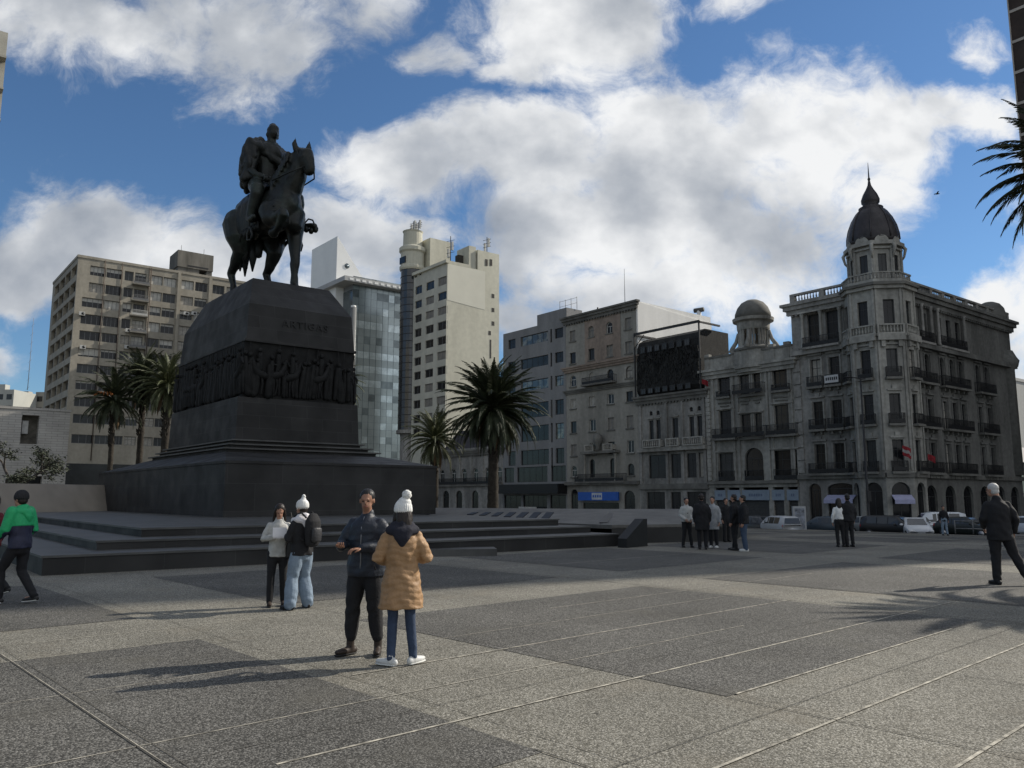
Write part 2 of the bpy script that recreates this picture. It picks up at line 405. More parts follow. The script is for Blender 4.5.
m_city = mat('far ground', (.09, .09, .088), .9, .2, .05)
def drape(mb, poly, dz, m, step=None):
    """a convex polygon in plan laid on the plaza, cut into strips that follow its fall"""
    bm = bmesh.new(); vs = [bm.verts.new((p[0], p[1], 0)) for p in poly]; bm.faces.new(vs)
    for k in range(30, 57, 2):
        bmesh.ops.bisect_plane(bm, geom=bm.verts[:] + bm.edges[:] + bm.faces[:], plane_co=NRM * k, plane_no=NRM)
    bm.verts.ensure_lookup_table()
    for i, v in enumerate(bm.verts): v.index = i
    mb.add([(v.co.x, v.co.y, gz(v.co.x, v.co.y) + dz) for v in bm.verts], [tuple(v.index for v in f.verts) for f in bm.faces], m)
    bm.free()
def sv(s, t): return NRM * s + Vector((-NRM.y, NRM.x, 0)) * t     # t grows to the left
mb = MB(); drape(mb, [sv(-160, -200), sv(CE, -200), sv(CE, 160), sv(-160, 160)], 0, mp_light)
a, b = sv(CE, -200), sv(CE, 160)
mb.quad((a.x, a.y, -.78), (b.x, b.y, -.78), (b.x, b.y, -1.6), (a.x, a.y, -1.6), m_side)
tag(mb.build('plaza'), kind='structure')
mb = MB(); A0, B0, SA, SB, PWA, PWB = 6.08, 3.93, 6.15, 5.75, 8.22, 7.93
for i in range(-6, 9):
    for j in range(-3, 9):
        a0 = A0 + i * PWA; b0 = B0 + j * PWB
        if i == -1: a0 -= 1.6; wa = SA + 1.0 - .02
        else: wa = SA
        q = [PA * (a0 + s) + PB * (b0 + t) for s, t in ((0, 0), (wa, 0), (wa, SB), (0, SB))]
        if i == -1: q = [PA * (-4.5 + s) + PB * (b0 + t) for s, t in ((0, 0), (8.4, 0), (8.4, SB), (0, SB))]
        if i < -1: q = [PA * (-4.5 + (i + 1) * PWA + s) + PB * (b0 + t) for s, t in ((0, 0), (SA, 0), (SA, SB), (0, SB))]
        if max(sdist(p) for p in q) > CE - .5 or min(p.y for p in q) < -6: continue
        drape(mb, q, .004, mp_dark)
tag(mb.build('dark_paving_squares'), kind='structure')
mb = MB()
def strip(a0, a1, b0, b1, w, m, dz=.008):
    p, q = PA * a0 + PB * b0, PA * a1 + PB * b1
    d = (q - p).normalized(); n = Vector((d.y, -d.x, 0)) * w / 2
    drape(mb, [p - n, q - n, q + n, p + n], dz, m)
for b_, a0, a1, w in ((2.98, 1.5, 16, .035), (3.92, 6.2, 11.2, .035), (4.88, 2.5, 14, .034), (6.76, 4.2, 12.5, .03), (5.85, -2, 9.5, .018), (7.75, -3, 12, .014), (1.98, 3.8, 13, .035),
                      (8.7, 8.8, 17, .022), (11.8, 15, 29, .03), (14.2, 12, 30, .025), (9.65, -3.5, 4.0, .014), (1.0, 0, 12, .02), (10.7, 0, 20, .013)):
    strip(a0, a1, b_, b_, w * .72, m_joint)
for a_, b0, b1, w in ((6.05, 1.0, 3.9, .012), (8.4, 1.5, 2.9, .012), (3.9, -2, 4.0, .012), (12.35, 2, 16, .012), (1.98, -2, 12.2, .012), (14.3, -4, 14, .01)):
    strip(a_, a_, b0, b1, w, m_jdark)
for k in range(-4, 34):        # faint sawn joints between the cast slabs
    strip(-12, 40, k * .965 + .52, k * .965 + .52, .007, m_saw, .009) if k % 2 else None
for k in range(-8, 20): strip(k * 2.06 + .02, k * 2.06 + .02, -4, 30, .007, m_saw, .0095)
strip(1.995, 1.995, -2, 12.2, .006, m_joint, .0075)
tag(mb.build('paving_joints'), kind='structure')
# street below the plaza edge, pavement in front of the facades, ground beyond
mb = MB()
def flat(mb, s0, s1, t0, t1, z, m):
    q = [sv(s0, t0), sv(s1, t0), sv(s1, t1), sv(s0, t1)]
    mb.quad(*[(p.x, p.y, z) for p in q], m)
flat(mb, CE, CF - 3, -60, 130, -1.27, m_asph)
tag(mb.build('street'), kind='structure')
mb = MB(); q = [sv(CF - 3, -60), sv(CF + .3, -60), sv(CF + .3, 130), sv(CF - 3, 130)]
mb.prism([(p.x, p.y) for p in q], -1.6, -1.14, m_side); tag(mb.build('far_pavement'), kind='structure')
mb = MB(); flat(mb, -2500, 2500, -2500, 2500, -1.62, m_city); tag(mb.build('city_ground'), kind='structure')

# ------------------------------------------------------------------ monument
gr = granite('dark granite', (.034, .033, .032), .55, spec=.2)
gr2 = granite('dark granite smooth', (.036, .035, .034), .55, 2.2, 1.1, spec=.2)
gr_top = mat('step tread granite', (.085, .084, .08), .5, .25, .9, bump=.15, spec=.3)
bronze_relief = mat('blackened bronze relief', (.014, .014, .0135), .8, .4, 3, metal=.2, bump=1.0, bscale=3)
def P2(O, a, b): return (O[0] + U.x * a + V.x * b, O[1] + U.y * a + V.y * b)
def quadUV(O, a0, a1, b0, b1): return [P2(O, a0, b0), P2(O, a1, b0), P2(O, a1, b1), P2(O, a0, b1)]
S0 = (-10.0, 17.4)
plat = thing('stepped_platform', 'wide dark granite platform with three long shallow steps around the monument', 'platform', (S0[0], S0[1], 0))
for k, (ins, ins2, z0, z1) in enumerate(((0, 0, -.02, .42), (1.3, 0, .42, .64), (2.6, 0, .64, .87))):
    mb = MB(); L1 = 17.2 if k == 0 else (17.15 if k == 1 else 16.8)
    poly = quadUV(S0, ins, L1, ins, 44)
    mb.prism(poly, z0, z1 - .05, gr)
    poly2 = quadUV(S0, ins - .03, L1 + .03, ins - .03, 44.03)
    mb.prism(poly2, z1 - .05, z1, gr_top)
    mb.build('step', None, plat, rel=(S0[0], S0[1], 0))
p = G(380, 557); q = G(497, 556)
mb = MB(); d = (q - p).normalized(); n = Vector((-d.y, d.x, 0))
mb.fbox(p, d, n, -2.2, (q - p).length, .0, 1.0, 0, .2, gr_top)
tag(mb.build('low_kerb_step'), 'low narrow granite kerb block lying in front of the platform steps', 'step')

C = Vector((-13.95, 44.1, 0)); CP = Vector((-14.25, 43.2, 0)); CS = Vector((-14.0, 43.6, 0))
def lvl(L, M, C=C): return [tuple(C + U * a + V * b)[:2] for a, b in ((-L / 2, -M / 2), (L / 2, -M / 2), (L / 2, M / 2), (-L / 2, M / 2))]
ped = thing('monument_pedestal', 'tall dark granite pedestal carrying the bronze rider, with carved frieze', 'pedestal', tuple(C))
pl = lvl(9.8, 21.6, CP)
mb = MB(); mb.prism(pl, .87, 3.0, gr2); mb.build('plinth', None, ped, rel=C)
mb = MB(); mb.prism(lvl(9.9, 21.7, CP), 3.0, 3.1, gr2); mb.prism(lvl(9.75, 21.5, CP), 3.1, 3.72, gr2, lvl(8.0, 12.6)); mb.build('plinth_top', None, ped, rel=C)
mb = MB()
for k in range(3):
    e = .3 * (2 - k)
    mb.prism(lvl(6.5 + 2 * e, 10.9 + 2 * e), 3.72 + .22 * k, 3.72 + .22 * k + .15, gr2)
    mb.prism(lvl(6.9 + 2 * e, 11.3 + 2 * e), 3.87 + .22 * k, 3.935 + .22 * k, gr_top)
mb.build('base_steps', None, ped, rel=C)
mb = MB(); mb.prism(lvl(6.45, 10.7), 4.37, 6.45, gr, lvl(6.3, 10.5)); mb.build('lower_block', None, ped, rel=C)
# frieze: high relief of crowded figures and horses on the two long and two short sides
mb = MB(); mb.prism(lvl(5.85, 10.3), 6.45, 9.2, bronze_relief)
rnd = random.Random(5)
def relief(O, e, n, L):
    k = 0; x = .15
    while x < L - .15:
        kind = rnd.random(); w = rnd.uniform(.28, .45); h = rnd.uniform(1.7, 2.2); b = 6.62 + rnd.uniform(0, .08)
        sg = rnd.choice((-1, 1)); dp = rnd.uniform(.0, .12)
        def P(a, c, z): a = x + (a - x) * sg; return (O[0] + e[0] * a + n[0] * (c * .4 + dp * .6), O[1] + e[1] * a + n[1] * (c * .4 + dp * .6), z)
        if kind < .72:      # standing figure, some with a lance
            l = rnd.uniform(-.3, .4); wd = rnd.uniform(.1, .15)
            mb.tube([P(x, .12, b), P(x + l * .3, .16, b + h * .5), P(x + l * .5, .2, b + h * .78)], [.1, wd + .02, wd], 7, bronze_relief, cap='round')
            mb.tube([P(x + .16, .1, b), P(x + .12 + l * .3, .14, b + h * .5)], [.07, .1], 6, bronze_relief, cap='round')
            mb.ball(P(x + l * .6, .24, b + h * .91), .115, 8, bronze_relief)
            mb.tube([P(x + l * .5, .26, b + h * .75), P(x + rnd.uniform(.2, .4), .3, b + h * rnd.uniform(.45, .85)), P(x + .2, .3, b + h * .5)], [.06, .05, .04], 6, bronze_relief, cap='round')
            if rnd.random() < .5: mb.tube([P(x + .1, .2, b), P(x + rnd.uniform(-.1, .4), .2, 9.15)], .022, 5, bronze_relief)
            if rnd.random() < .4: mb.tube([P(x - .1, .05, b), P(x - .08, .1, b + h * .7)], [.22, .12], 7, bronze_relief, cap='round')
        else:               # mounted figure
            mb.tube([P(x - .1, .1, b + .9), P(x + .3, .2, b + 1.05), P(x + .45, .25, b + 1.4), P(x + .52, .3, b + 1.7), P(x + .68, .3, b + 1.45)], [.22, .2, .13, .09, .06], 8, bronze_relief, cap='round')
            for q_ in (.02, .2, .38): mb.tube([P(x + q_, .2, b + .9), P(x + q_ + rnd.uniform(-.12, .12), .25, b + .5), P(x + q_, .2, b)], [.09, .06, .05], 6, bronze_relief, cap='round')
            mb.tube([P(x + .1, .22, b + 1.2), P(x + .12, .25, b + 1.9)], [.14, .13], 7, bronze_relief, cap='round')
            mb.ball(P(x + .14, .27, b + 2.15), .12, 8, bronze_relief)
            x += .2
        x += w * .62
q = lvl(5.85, 10.3); qv = [Vector((*p, 0)) for p in q]
relief(q[0], U, -V, 5.85); relief(q[3], -V, -U, 10.3); relief(q[2], -U, V, 5.85); relief(q[1], V, U, 10.3)
mb.build('frieze', None, ped, rel=C)
mb = MB(); mb.prism(lvl(5.95, 10.6), 9.2, 9.32, gr); mb.prism(lvl(5.75, 10.5), 9.32, 11.15, gr, lvl(5.5, 10.15))
mb.prism(lvl(5.5, 10.15), 11.15, 12.82, gr, lvl(4.2, 7.3)); mb.build('upper_block', None, ped, rel=C)
# inscription
fc = bpy.data.curves.new('lettering', 'FONT'); fc.body = 'ARTIGAS'; fc.size = .52; fc.extrude = .03; fc.space_character = 1.25; fc.align_x = 'CENTER'
fo = bpy.data.objects.new('lettering_curve', fc); COL.objects.link(fo)
bpy.context.view_layer.update()
me = bpy.data.meshes.new_from_object(fo.evaluated_get(bpy.context.evaluated_depsgraph_get())); bpy.data.objects.remove(fo)
me.materials.clear(); me.materials.append(mat('dark bronze lettering', (.015, .015, .015), .6, .2, 3))
rot = Matrix(((U.x, 0, perp(U).x), (U.y, 0, perp(U).y), (0, 1, 0))).to_4x4()
fq = P2((0, 0), .35, 0)
nn = perp(U)
base = U * .15 - V * (10.34 / 2) + nn * .012
me.transform(Matrix.Translation((base.x, base.y, 10.15)) @ rot)
o = inst('inscription', me, ped, (0, 0, 0))
o.data.name = 'inscription'

# ------------------------------------------------------------------ sloped stone parapet over the sunken mausoleum
m_par = mat('pale sloped stone', (.13, .124, .112), .7, .25, .6, var2=.12, scale2=5, streak=True)
m_black = mat('shadowed opening', (.02, .02, .022), .4, .2, 2)
w0 = Vector((3.3, 27.9, 0)); w1 = Vector((11.6, 31.8, 0)); b0_ = Vector((-6.5, 41.5, 0)); b1_ = Vector((12.2, 34.6, 0))
par = thing('mausoleum_parapet', 'long low wall with sloping pale stone top and slanted dark openings', 'wall', tuple(w0))
mb = MB()
front0 = Vector((-3.2, 37.6, 0)); front1 = Vector((3.6, 29.3, 0)); front2 = Vector((8.5, 31.0, 0))
back0 = Vector((-5.2, 41.0, 0)); back1 = Vector((4.2, 36.6, 0)); back2 = Vector((10.4, 36.45, 0))
mb.prism([p.xy[:] for p in (front1, front2, back2, back1)], -.3, .56, gr)
mb.build('wall', None, par, rel=w0)
mb = MB()
def sl(f0, f1, k0, k1, zf, zb, m=m_par, th=.14, dz=0):
    vs = [(f0.x, f0.y, zf - th + dz), (f1.x, f1.y, zf - th + dz), (k1.x, k1.y, zb - th + dz), (k0.x, k0.y, zb - th + dz),
          (f0.x, f0.y, zf + dz), (f1.x, f1.y, zf + dz), (k1.x, k1.y, zb + dz), (k0.x, k0.y, zb + dz)]
    mb.hexa(vs, m)
sl(front1, front2, back1, back2, .66, 1.12); sl(front0, front1, back0, back1, .66, 1.12)
mb.prism([p.xy[:] for p in (back1, back2, back2 + Vector((0, .5, 0)), back1 + Vector((0, .5, 0)))], -.3, 1.12, m_par)
mb.prism([p.xy[:] for p in (back0, back1, back1 + Vector((0, .5, 0)), back0 + Vector((0, .5, 0)))], -.3, 1.12, m_par)
mb.build('sloped_top', None, par, rel=w0)
def on_slope(px, py):
    # intersect with the sloped plane of the right or left segment
    out = []
    for f0, f1, k0, k1 in ((front1, front2, back1, back2), (front0, front1, back0, back1)):
        A_ = Vector((f0.x, f0.y, .66)); e1 = Vector((f1.x, f1.y, .66)) - A_; e2 = Vector((k0.x, k0.y, 1.12)) - A_
        n_ = e1.cross(e2); d = Vector(ray(px, py)); t = (A_ - Vector((0, 0, EYE))).dot(n_) / d.dot(n_)
        p = Vector((0, 0, EYE)) + d * t
        out.append(p)
    return out
for quad in (((609, 512.5), (616.5, 512.5), (607.5, 522.5), (599.5, 522.5)),):
    mb = MB(); ps = [on_slope(*c)[0] for c in quad]
    mb.add([(p.x, p.y, p.z + .006) for p in ps] + [(p.x, p.y, p.z - .03) for p in ps], [(0, 1, 2, 3), (0, 4, 5, 1), (1, 5, 6, 2), (2, 6, 7, 3), (3, 7, 4, 0)], m_black)
    mb.build('opening', None, par, rel=w0)
for k in range(7):
    x = 549 - k * 12.6; w = 7.5 - k * .3; yb = 518.8 - k * .75
    mb = MB(); ps = [on_slope(*c)[1] for c in ((x + 5, 512.2), (x + 5 - w, 512.2), (x - 1 - w, yb), (x - 1, yb))]
    mb.add([(p.x, p.y, p.z + .006) for p in ps] + [(p.x, p.y, p.z - .03) for p in ps], [(0, 1, 2, 3), (0, 4, 5, 1), (1, 5, 6, 2), (2, 6, 7, 3), (3, 7, 4, 0)], m_black)
    mb.build('opening', None, par, rel=w0)
# stair balustrade: solid dark wing with a sloping top
rl = G(627, 548); mb = MB()
d = (G(648, 546) - rl).normalized(); n = Vector((-d.y, d.x, 0))
def RP(a, z, b=0): p = rl + d * a + n * b; return (p.x, p.y, z)
Lr = (G(647, 546) - rl).length
mb.extr([RP(0, 0), RP(Lr, 0), RP(Lr, .92), RP(Lr - .22, .92), RP(0, .3)], n * .35, mat('black stone', (.012, .012, .012), .6, .2, 2))
tag(mb.build('stair_wing_wall', rel=(0, 0, 0)), 'short dark wing wall with sloping top at the right end of the steps', 'wall')

# left side of the monument: low sloped wall
m_ston = brick_mat('pale stone courses', (.36, .34, .31), (.30, .285, .26), (.17, .165, .155), 1.25, .32, .012, .8, rot=R(0), var=.16)
lw = at(104, 505, 46); le = at(22, 505, 41)
mb = MB(); d = (Vector((lw.x, lw.y, 0)) - Vector((le.x, le.y, 0))); Ld = d.length; d.normalize(); n = Vector((-d.y, d.x, 0))
zt = at(60, 484, 43.5).z
le2 = Vector((le.x, le.y, 0)) - d * 6
def LP(a, b, z): p = le2 + d * a + n * b; return (p.x, p.y, z)
m_tan = mat('tan stone slope', (.27, .24, .20), .8, .2, .5, var2=.08, scale2=4)
mb.hexa([LP(0, 0, .5), LP(Ld + 7.6, 0, .5), LP(Ld + 7.6, 2.6, .5), LP(0, 2.6, .5), LP(0, 1.2, zt), LP(Ld + 7.6, 1.2, zt), LP(Ld + 7.6, 2.4, zt), LP(0, 2.4, zt)], m_tan)
tag(mb.build('low_stone_wall'), 'low tan stone wall with battered face left of the monument plinth', 'wall')
#@@NEXT
# ------------------------------------------------------------------ organic surfaces
import numpy as np
def deform(me, fn):
    n = len(me.vertices); co = np.empty(n * 3); no = np.empty(n * 3)
    me.vertices.foreach_get('co', co); me.vertex_normals.foreach_get('vector', no)
    co = co.reshape(-1, 3); no = no.reshape(-1, 3)
    me.vertices.foreach_set('co', (co + no * fn(co)[:, None]).ravel()); me.update()
def blob(name, mb, voxel, smooth=3, m=None, post=None, extra=None, fac=.5):
    """union of the closed lofts in mb as one continuous skin"""
    me0 = mb.mesh('tmp'); o = bpy.data.objects.new('tmp', me0); COL.objects.link(o)
    rm = o.modifiers.new('r', 'REMESH'); rm.mode = 'VOXEL'; rm.voxel_size = voxel
    if smooth:
        sm = o.modifiers.new('s', 'SMOOTH'); sm.factor = fac; sm.iterations = smooth
    bpy.context.view_layer.update()
    dg = bpy.context.evaluated_depsgraph_get()
    me = bpy.data.meshes.new_from_object(o.evaluated_get(dg)); bpy.data.objects.remove(o); bpy.data.meshes.remove(me0)
    me.name = name; me.materials.clear()
    if m: me.materials.append(m)
    for p in me.polygons: p.use_smooth = True; p.material_index = 0
    if post: post(me)
    if extra is not None:          # small pieces rooted in the skin (fingers, eyes)
        bm = bmesh.new(); bm.from_mesh(me)
        off = len(me.materials); remap = {}
        for i, mt in enumerate(extra.mats):
            if mt in list(me.materials): remap[i] = list(me.materials).index(mt)
            else: me.materials.append(mt); remap[i] = len(me.materials) - 1
        vs = [bm.verts.new(v) for v in extra.v]
        for f, mi in zip(extra.f, extra.m):
            try:
                fc = bm.faces.new([vs[i] for i in f]); fc.material_index = remap.get(mi, 0); fc.smooth = True
            except ValueError: pass
        bm.to_mesh(me); bm.free()
    return me

# ------------------------------------------------------------------ bronze equestrian statue
bronze = mat('dark weathered bronze', (.016, .018, .016), .42, .35, .55, col2=(.042, .058, .048), thr=(.5, .72), metal=.35, var2=.3, scale2=6, bump=.5, bscale=6)
bronze_dk = mat('dark bronze cloth', (.018, .02, .019), .5, .35, 1.2, metal=.3, bump=.5, bscale=5)
KS = 3.58
fwd = az(138); lft = Vector((-fwd.y, fwd.x, 0))
SC = CS + U * .25 + V * .2
zst = 12.8
def build_statue():
    t = thing('equestrian_statue', 'huge dark bronze statue of a cloaked rider on a horse atop the granite pedestal', 'statue', (SC.x, SC.y, zst), math.atan2(fwd.y, fwd.x))
    def sc(pts): return [Vector(p) * KS for p in pts]
    def tb(mb, pts, rad, seg=14, **k):
        rr = [tuple(q * KS for q in r) if isinstance(r, (tuple, list)) else r * KS for r in rad]
        mb.tube(sc(pts), rr, seg, cap='round', **k)
    h = MB()
    # trunk (rx is vertical, ry lateral)
    tb(h, [(.62, 0.02, 1.36), (.45, 0, 1.34), (.15, 0, 1.35), (-.2, 0, 1.4), (-.48, 0, 1.46), (-.7, 0, 1.46), (-.83, 0, 1.34)],
       [(.28, .22), (.36, .27), (.35, .29), (.345, .295), (.39, .29), (.38, .26), (.28, .18)], up=(0, 0, 1))
    # breast
    tb(h, [(.6, .12, 1.2), (.66, .11, 1.05)], [.2, .15]); tb(h, [(.6, -.12, 1.2), (.66, -.11, 1.05)], [.2, .15])
    # neck, strongly arched, head turned to the horse's left
    tb(h, [(.38, .02, 1.42), (.53, .06, 1.64), (.65, .085, 1.83), (.75, .1, 1.99), (.82, .1, 2.09)], [(.36, .235), (.33, .205), (.29, .185), (.23, .16), (.14, .125)], up=(1, 0, 0))
    # head
    tb(h, [(.84, .1, 2.1), (.94, .125, 2.04), (.99, .14, 1.95), (1.02, .155, 1.86), (1.03, .16, 1.8)], [(.13, .11), (.165, .12), (.13, .1), (.1, .08), (.09, .072)], up=(1, .3, .5))
    tb(h, [(.88, .09, 2.0), (.94, .12, 1.9)], [(.12, .1), (.085, .075)])
    for sgn in (-1, 1):
        tb(h, [(.86, .1 + sgn * .09, 2.15), (.865, .1 + sgn * .12, 2.25), (.88, .1 + sgn * .118, 2.345)], [(.055, .04), (.05, .028), (.008, .008)], 8)
        h.ball(Vector((1.0 - sgn * .02, .13 + sgn * .085, 2.02)) * KS, .028 * KS, 8)
    # mane and forelock
    tb(h, [(.4, .0, 1.72), (.56, .03, 1.95), (.7, .07, 2.1), (.84, .1, 2.16)], [(.12, .09), (.12, .09), (.1, .08), (.06, .06)], 8)
    for k in range(7):
        f = k / 6; p = Vector((.44 + .33 * f, -.15 + .08 * f, 1.74 + .36 * f))
        tb(h, [tuple(p), tuple(p + Vector((.05, -.05, -.16)))], [.045, .02], 6)
    # planted left foreleg
    tb(h, [(.52, .2, 1.2), (.5, .22, .95), (.53, .22, .72), (.55, .22, .52), (.545, .22, .46), (.54, .22, .3), (.54, .22, .17), (.57, .22, .11), (.6, .22, .045)],
       [.17, .135, .095, .072, .076, .052, .064, .058, .09])
    tb(h, [(.57, .22, .05), (.6, .22, -.01)], [.085, .1])
    # raised right foreleg
    tb(h, [(.5, -.2, 1.22), (.6, -.21, 1.08), (.78, -.2, 1.05), (.93, -.19, 1.08), (.95, -.19, 1.04), (.84, -.18, .96), (.72, -.17, .9), (.66, -.17, .88), (.58, -.17, .86)],
       [.18, .15, .1, .083, .08, .056, .062, .055, .08])
    # hind legs
    for y, dx in ((.24, .4), (-.2, .02)):
        tb(h, [(-.6, y, 1.28), (-.55 + dx * .5, y + .02 * (1 if y > 0 else -1), 1.02), (-.56 + dx * .8, y, .8), (-.76 + dx, y - .01, .6), (-.85 + dx, y - .02, .5), (-.78 + dx, y, .32), (-.73 + dx, y, .17), (-.66 + dx, y, .1), (-.63 + dx, y, .04)],
           [.28, .22, .125, .08, .07, .05, .066, .06, .09])
        tb(h, [(-.65 + dx, y, .05), (-.62 + dx, y, -.01)], [.085, .1])
    # tail
    tb(h, [(-.85, 0, 1.45), (-.95, 0, 1.26), (-.97, -.0, 1.05), (-.96, 0, .85), (-.94, 0, .7)], [.07, .085, .1, .085, .03], 8)
    for k in range(5): tb(h, [(-.96, -.05 + .025 * k, .95), (-.92 + .01 * k, -.08 + .04 * k, .68 + .05 * (k % 2))], [.05, .018], 6)
    def ripple(me):
        deform(me, lambda c: .018 * np.sin(c[:, 0] / KS * 21 + c[:, 2] / KS * 9) * np.sin(c[:, 1] / KS * 17 + c[:, 2] / KS * 13))
    inst('horse', blob('horse', h, .07, 3, bronze, ripple), t, (0, 0, 0))
    # harness: reins, bridle, breast strap
    hs = MB()
    for sgn in (-1, 1):
        hs.tube(sc([(1.02, .16 + sgn * .08, 1.86), (.92, .1 + sgn * .2, 1.75), (.6, sgn * .23, 1.68), (.4, sgn * .1, 1.86)]), .012 * KS, 6)
        hs.tube(sc([(.9, .1 + sgn * .12, 2.14), (1.01, .16 + sgn * .09, 1.9)]), .013 * KS, 6)
    hs.build('harness', bronze_dk, t); hs = MB()
    hs.tube([Vector((.72 + .02 * math.cos(a), .26 * math.sin(a), 1.22 + .05 * math.cos(a))) * KS for a in [i * math.pi / 8 - math.pi / 2 for i in range(9)]], .018 * KS, 6)
    hs.build('breast_strap', bronze_dk, t)
    # saddle cloth with ragged fringe hanging under the belly
    sd = MB()
    for sgn in (-1, 1):
        pts = []
        n = 12
        rows = [(1.72, .05), (1.64, .22), (1.5, .31), (1.32, .33), (1.16, .315), (1.06, .29)]
        vs = []
        for (z, y) in rows:
            for i in range(n + 1):
                x = -.42 + .72 * i / n
                vs.append(Vector((x, sgn * (y + .012 * math.sin(i * 2.3)), z)) * KS)
        fs = [(r * (n + 1) + i, r * (n + 1) + i + 1, (r + 1) * (n + 1) + i + 1, (r + 1) * (n + 1) + i) for r in range(len(rows) - 1) for i in range(n)]
        k = len(vs); vs2 = [v + Vector((0, sgn * .03 * KS, 0)) for v in vs]
        sd.add([tuple(v) for v in vs + vs2], fs + [tuple(a + k for a in f) for f in fs], None, True)
        rr = random.Random(3 + sgn)
        for i in range(15):
            x = -.42 + .72 * i / 14
            l = rr.uniform(.05, .13)
            sd.tube(sc([(x, sgn * .3, 1.08), (x + .01, sgn * .29, 1.05 - l)]), [.03 * KS, .01 * KS], 6)
    # long ragged strips behind the far flank
    for (x, y, z1, r) in ((-.62, -.16, .52, .045), (-.56, -.1, .43, .05), (-.5, -.14, .62, .05), (-.44, -.03, .5, .05), (-.36, .03, .74, .04)):
        sd.tube(sc([(x, y, 1.0), (x, y, .75), (x + .01, y, z1)]), [.09 * KS, r * 1.4 * KS, .012 * KS], 7)
    sd.build('saddle_cloth', bronze_dk, t)
    # rider (one body), larger than the horse's scale
    RSC = 1.12
    def rp(p):
        z = p[2]; f = min(1, max(0, (z - 1.5) / .5)) * min(1, max(0, (2.3 - z) / .12)); z += .075 * f
        return (p[0] * RSC, p[1] * RSC, 1.42 + (z - 1.42) * RSC + .25)
    def rb(mb, pts, rad, seg=14, **k2):
        tb(mb, [rp(p) for p in pts], [tuple(q * RSC for q in x) if isinstance(x, tuple) else x * RSC for x in rad], seg, **k2)
    def rball(mb, c, q, seg=8): mb.ball(Vector(rp(c)) * KS, tuple(v * RSC * KS for v in q), seg)
    r = MB()
    rb(r, [(-.06, 0, 1.5), (-.05, 0, 1.62), (-.04, 0, 1.78), (-.02, 0, 1.95), (-.01, 0, 2.05)], [(.15, .19), (.135, .17), (.14, .18), (.145, .215), (.11, .19)], up=(1, 0, 0))
    rb(r, [(0, 0, 2.05), (.01, 0, 2.2)], [.075, .062])
    rb(r, [(.0, 0, 2.26), (.02, .01, 2.33), (.01, .01, 2.42), (0, .01, 2.45)], [(.085, .066), (.108, .082), (.105, .083), (.075, .06)], up=(1, 0, 0))
    rball(r, (.125, .01, 2.32), (.028, .018, .035)); rball(r, (.085, .01, 2.24), (.03, .035, .02))
    for s in (-1, 1):
        rball(r, (.0, .01 + s * .085, 2.32), (.025, .014, .035))
        rb(r, [(-.03, s * .1, 1.5), (.12, s * .24, 1.46), (.28, s * .3, 1.36), (.29, s * .315, 1.28), (.22, s * .325, 1.1), (.17, s * .335, .96)], [.13, .125, .098, .085, .075, .06])
        rb(r, [(.14, s * .335, .96), (.23, s * .345, .92), (.34, s * .355, .93)], [.055, .05, .038])
    # left arm to the reins, right arm on the thigh
    rb(r, [(-.01, .2, 2.0), (.06, .29, 1.83), (.12, .31, 1.7), (.25, .2, 1.7), (.36, .1, 1.76)], [.085, .075, .065, .052, .04])
    rb(r, [(-.01, -.2, 2.0), (.02, -.27, 1.82), (.03, -.3, 1.68), (.14, -.27, 1.6), (.24, -.2, 1.56)], [.085, .078, .066, .052, .042])
    ex = MB()
    for s, hx, hy, hz in ((1, .38, .09, 1.77), (-1, .26, -.19, 1.55)):
        for k in range(4):
            yy = hy + (k - 1.5) * .022
            ex.tube(sc([rp(q_) for q_ in [(hx, yy, hz), (hx + .05, yy, hz - .005), (hx + .07, yy, hz - .035), (hx + .045, yy, hz - .055)]]), [.016 * KS] * 4, 6, bronze, cap='round')
        ex.tube(sc([rp(q_) for q_ in [(hx - .01, hy - s * .04, hz), (hx + .03, hy - s * .05, hz + .012), (hx + .06, hy - s * .03, hz)]]), [.017 * KS] * 3, 6, bronze, cap='round')
    inst('rider', blob('rider', r, .05, 2, bronze, None, ex), t, (0, 0, 0))
    # cloak: over both shoulders, swept to the right side and hanging in heavy folds
    c = MB()
    rb(c, [(.02, .26, 1.98), (.1, .12, 1.98), (.13, -.02, 1.93), (.1, -.18, 1.98), (.02, -.28, 2.03)], [.05, .06, .065, .06, .06], 8)
    rb(c, [(-.04, .28, 2.02), (-.1, .1, 2.1), (-.1, -.1, 2.12), (-.04, -.27, 2.08)], [.07, .09, .09, .08], 8)
    for k in range(9):
        f = k / 8
        ang = -2.75 + 1.35 * f    # round the back and right-hand side
        x0, y0 = -.04 + .2 * math.cos(ang), .24 * math.sin(ang) - .05
        x1, y1 = -.06 + .27 * math.cos(ang), .31 * math.sin(ang) - .03
        low = 1.66 + .08 * math.sin(k * 2.1)
        wob = .03 * math.sin(k * 3.3)
        rb(c, [(x0, y0, 2.06), (x0 * .4 + x1 * .6, y0 * .4 + y1 * .6 + wob, 1.85), (x1 + wob, y1, 1.75), (x1, y1 + wob, low)], [.07, .085, .075, .045], 8)
        if k % 2 == 0: rb(c, [(x1, y1, low + .12), (x1 + .015, y1 - .02, low - .02)], [.05, .06], 7)
    for k in range(4):
        rb(c, [(-.13 - .02 * k, .1 - .05 * k, 2.0), (-.22 - .02 * k, .06 - .08 * k, 1.75), (-.27 - .02 * k, .05 - .08 * k, 1.55)], [.08, .1, .06], 8)
    for k in range(3):
        rb(c, [(.03, -.25 - .02 * k, 2.0 - .06 * k), (.06 - .05 * k, -.27, 1.86 - .05 * k), (.0 - .05 * k, -.28, 1.75 - .04 * k), (-.02 - .06 * k, -.28, 1.62 - .04 * k)], [.06, .06, .055, .045], 8)
